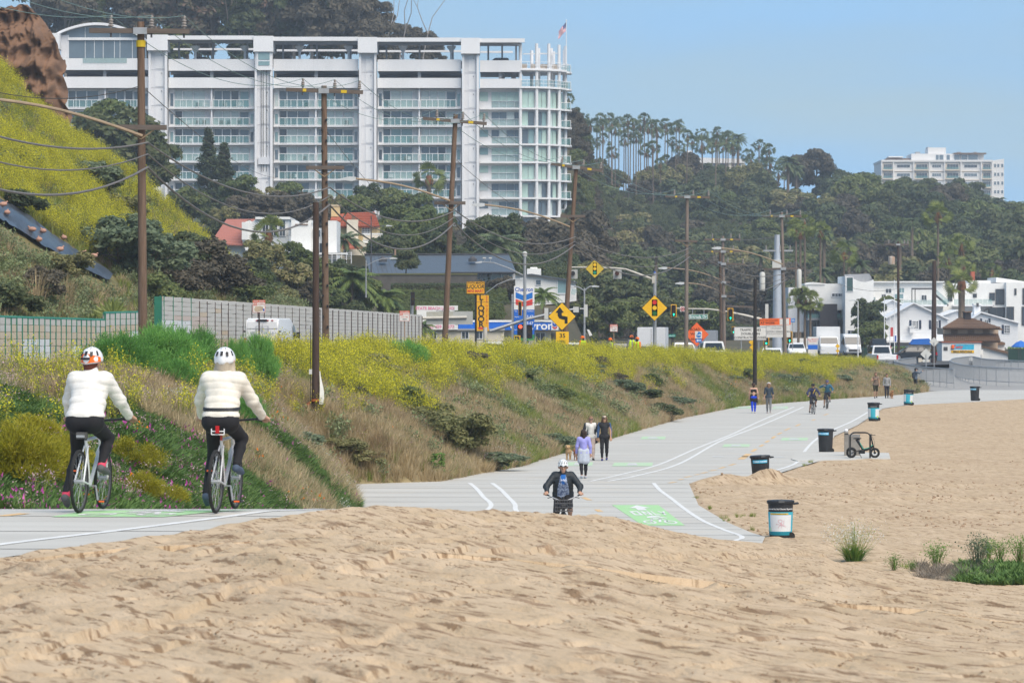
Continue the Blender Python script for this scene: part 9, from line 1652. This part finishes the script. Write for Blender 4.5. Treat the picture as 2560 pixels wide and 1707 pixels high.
person('woman walking away in black crop top and bright blue leggings',gw(1884,1032.5),.05,pose_walk(1.70,.1,.06),.026,1.,bottom=(.01,.05,.55),shoes=(.5,.5,.5),hair=(.06,.035,.025),hat=(.015,.015,.018),extra=(('crop_top',[((-.07,0,1.28),(.07,0,1.28),.122,.122),((-.1,-.02,1.36),(-.02,-.03,1.28),.04,.06),((.1,-.02,1.36),(.02,-.03,1.28),.04,.06)],(.015,.015,.016)),('tied_jacket',[((-.08,0,.98),(-.085,0,.74),.12,.12),((.08,0,.98),(.085,0,.74),.12,.12),((.2,0,.8),(.2,0,.62),.05,.04)],(.018,.016,.018))))
person('walker seen from behind in navy top, grey trousers and white cap',gw(1922,1032.5),-.05,pose_walk(1.72,.14,.05,-1),.026,1.,top=(.035,.05,.07),sleeve=.55,bottom=(.17,.175,.18),shoes=(.5,.4,.4),hair=(.2,.12,.07),hairlen=.2,hat=(.68,.70,.74))
for px,py,top_,hat_,l1,l2 in ((2033,1035,(.03,.035,.085),(.02,.02,.025),'oncoming rider in a navy jacket with a yellow strap','bicycle ridden by the rider in the navy jacket'),(2068,1022,(.03,.11,.17),(.10,.09,.16),'oncoming rider in a teal jacket with a purple cap','bicycle ridden by the rider in the teal jacket')):
    c=gw(px,py);bicycle(l2,c,PI+(.05 if px<2050 else -.15),(.03,.03,.035));J_=pose_ride(1,.14,.3,.36,1.02,el=.34,up=-.04)
    if px>2050: J_['elR']=(.42,-.02,1.3);J_['wrR']=(.2,.12,1.38);J_['fdR']=(-.1,.03,.02)
    person(l1,c,PI+(.05 if px<2050 else -.15),J_,.024,top=top_,bottom=(.02,.022,.03),leg=.5,socks=None,shoes=(.06,.055,.05),hair=(.04,.03,.02),hat=hat_,skin=1,glasses=px<2050,extra=(('strap',[((-.1,.05,1.4),(.03,.1,1.15),.025,.02)],(.6,.4,.02)),) if px<2050 else ())
J_=pose_walk(1.72,.1,.04);J_['elR']=(.28,.04,1.16);J_['wrR']=(.1,.2,1.28);J_['fdR']=(-.1,.03,.02)
person('bearded man in a brown sleeveless shirt and dark green shorts',gw(2189,995),PI+.1,J_,.026,1.0,top=(.17,.125,.095),sleeve=0,bottom=(.035,.035,.022),leg=.5,shoes=(.02,.02,.02),hair=(.12,.06,.035),skin=1,slim=1.1,extra=(('beard',[((0,.1,1.5),(0,.1,1.5),.05,.05)],(.15,.07,.04)),))
person('woman in a grey hoodie and black trousers with her hair in a bun',gw(2217,995.5),PI-.05,pose_walk(1.64,.1,.03),.026,.96,top=(.26,.26,.26),bottom=(.02,.02,.03),shoes=(.03,.03,.03),hair=(.04,.02,.018),hairlen=-1,skin=1)
J_=pose_walk(1.7,.05,.03);J_['elR']=(.3,.15,1.32);J_['wrR']=(.28,.38,1.45);J_['fdR']=(0,.1,.1)
person('person in a denim jacket holding up a phone by the railing',(GX(2289,296),296,.05),-1.2,J_,.028,1.,top=(.08,.11,.15),bottom=(.05,.055,.06),hair=(.03,.025,.02),hat=(.03,.03,.035),extra=(('backpack',[((0,-.17,1.3),(0,-.17,1.05),.1,.11)],(.03,.04,.06)),('phone',[((.28,.47,1.5),(.28,.47,1.6),.03,.03)],(.02,.02,.02))))
HV=(.50,.72,.02);HO=(.80,.16,.02)
for px,py,Y,l_,an in ((1457,838,233,'road worker in a lime vest and orange hard hat beside the white suv',.6),(1527,843,246,'road worker in an orange hard hat half hidden by the no stopping sign',1.5),(1579,836,250,'road worker in a lime vest with back turned beside a bending colleague',.3),(1593,841,249,'road worker bending in an orange shirt and lime vest',-.5)):
    zt=GZ(py,Y);rd=float(RZ(Y))-.15;H=min(1.85,zt-rd-.06);o=person(l_,(GX(px,Y),Y,zt-H-.08),an,pose_walk(H,.05,.05),.03,H/1.7,top=HO if px in (1457,1593) else (.2,.2,.22),bottom=(.05,.06,.10),hair=(.05,.04,.03),skin=1,extra=(('safety_vest',[((-.09,0,1.35*H/1.7),(-.08,0,.98*H/1.7),.135,.14),((.09,0,1.35*H/1.7),(.08,0,.98*H/1.7),.135,.14)],HV),),group='road workers');hz=1.58*H/1.7
    MB().lathe([(.15,.035),(.15,.045),(.125,.05),(.12,.1),(.08,.155),(.02,.17)],14,(0,.03,hz)).obj('hard_hat',cloth(HO,.4),o,True)
# dogs
def dog(label,loc,rz,c,s=1.,lead=None):
    t=thing('dog',label,'dog',loc,rz,None,s);b=[pr((0,-.25,.42),(0,.0,.41),.095,.10),pr((0,.0,.41),(0,.18,.42),.10,.125),pr((0,.2,.47),(0,.32,.60),.08,.065),pr((0,.33,.62),(0,.38,.62),.075,.07),pr((0,.42,.59),(0,.5,.57),.045,.035),pr((0,-.33,.45),(0,-.5,.5),.03,.02),pr((0,-.5,.5),(0,-.58,.6),.022,.03)]
    for s_ in (-1,1): b+=[pr((s_*.07,.16,.36),(s_*.07,.14,.2),.055,.032),pr((s_*.07,.14,.2),(s_*.07,.16,.03),.03,.026),pr((s_*.07,.16,.025),(s_*.07,.2,.02),.028,.026),pr((s_*.07,-.25,.38),(s_*.08,-.2,.24),.075,.045),pr((s_*.08,-.2,.24),(s_*.08,-.31,.14),.04,.025),pr((s_*.08,-.31,.14),(s_*.08,-.29,.03),.024,.024),pr((s_*.08,-.29,.025),(s_*.08,-.24,.02),.027,.025),pr((s_*.065,.34,.68),(s_*.095,.33,.58),.025,.03)]
    mk('body',sdf_mesh('dog',b,.018,cloth(c),.03),t);MB().sph((0,.53,.575),.02,8,5).obj('nose',BLACK,t,2);MB().sph((-.04,.43,.64),.013,6,4).sph((.04,.43,.64),.013,6,4).obj('eyes',BLACK,t,2)
    return t
dog('golden dog trotting towards us on the verge beside the walkers',gw(1421,1149),PI-.1,(.50,.33,.17),.82);dog('small reddish brown dog half hidden beside the woman in lilac',gw(1441,1150),PI-.4,(.22,.09,.04),.6);dog('tan dog on the lead of the woman in the grey hoodie',gw(2229,996),PI+.1,(.36,.17,.07),.8)
a=Vector(gw(1477,1150))+Vector((.2,-.1,.95));b_=Vector(gw(1421,1149))+Vector((0,-.25,.45));tag(MB().tube([(0,0,0),(b_-a)*.5-Vector((0,0,.12)),b_-a],.008,5).obj('dog_lead',CABLED,None,loc=a),'thin dog lead between the golden dog and the woman in the open coat','lead')
# ------------------------------------------------------------------ air
hz_=bpy.data.materials.new('sea_haze');hz_.use_nodes=True;N=hz_.node_tree.nodes;N.remove(N['Principled BSDF']);pv=N.new('ShaderNodeVolumePrincipled');pv.inputs['Color'].default_value=(.86,.93,1,1);pv.inputs['Density'].default_value=HAZE;pv.inputs['Anisotropy'].default_value=.2;hz_.node_tree.links.new(pv.outputs[0],N['Material Output'].inputs['Volume'])
tag(MB().box(-900,900,-60,1650,-2,120).obj('haze',hz_),'thin pale sea haze over the whole beach and hills','haze',kind='stuff')
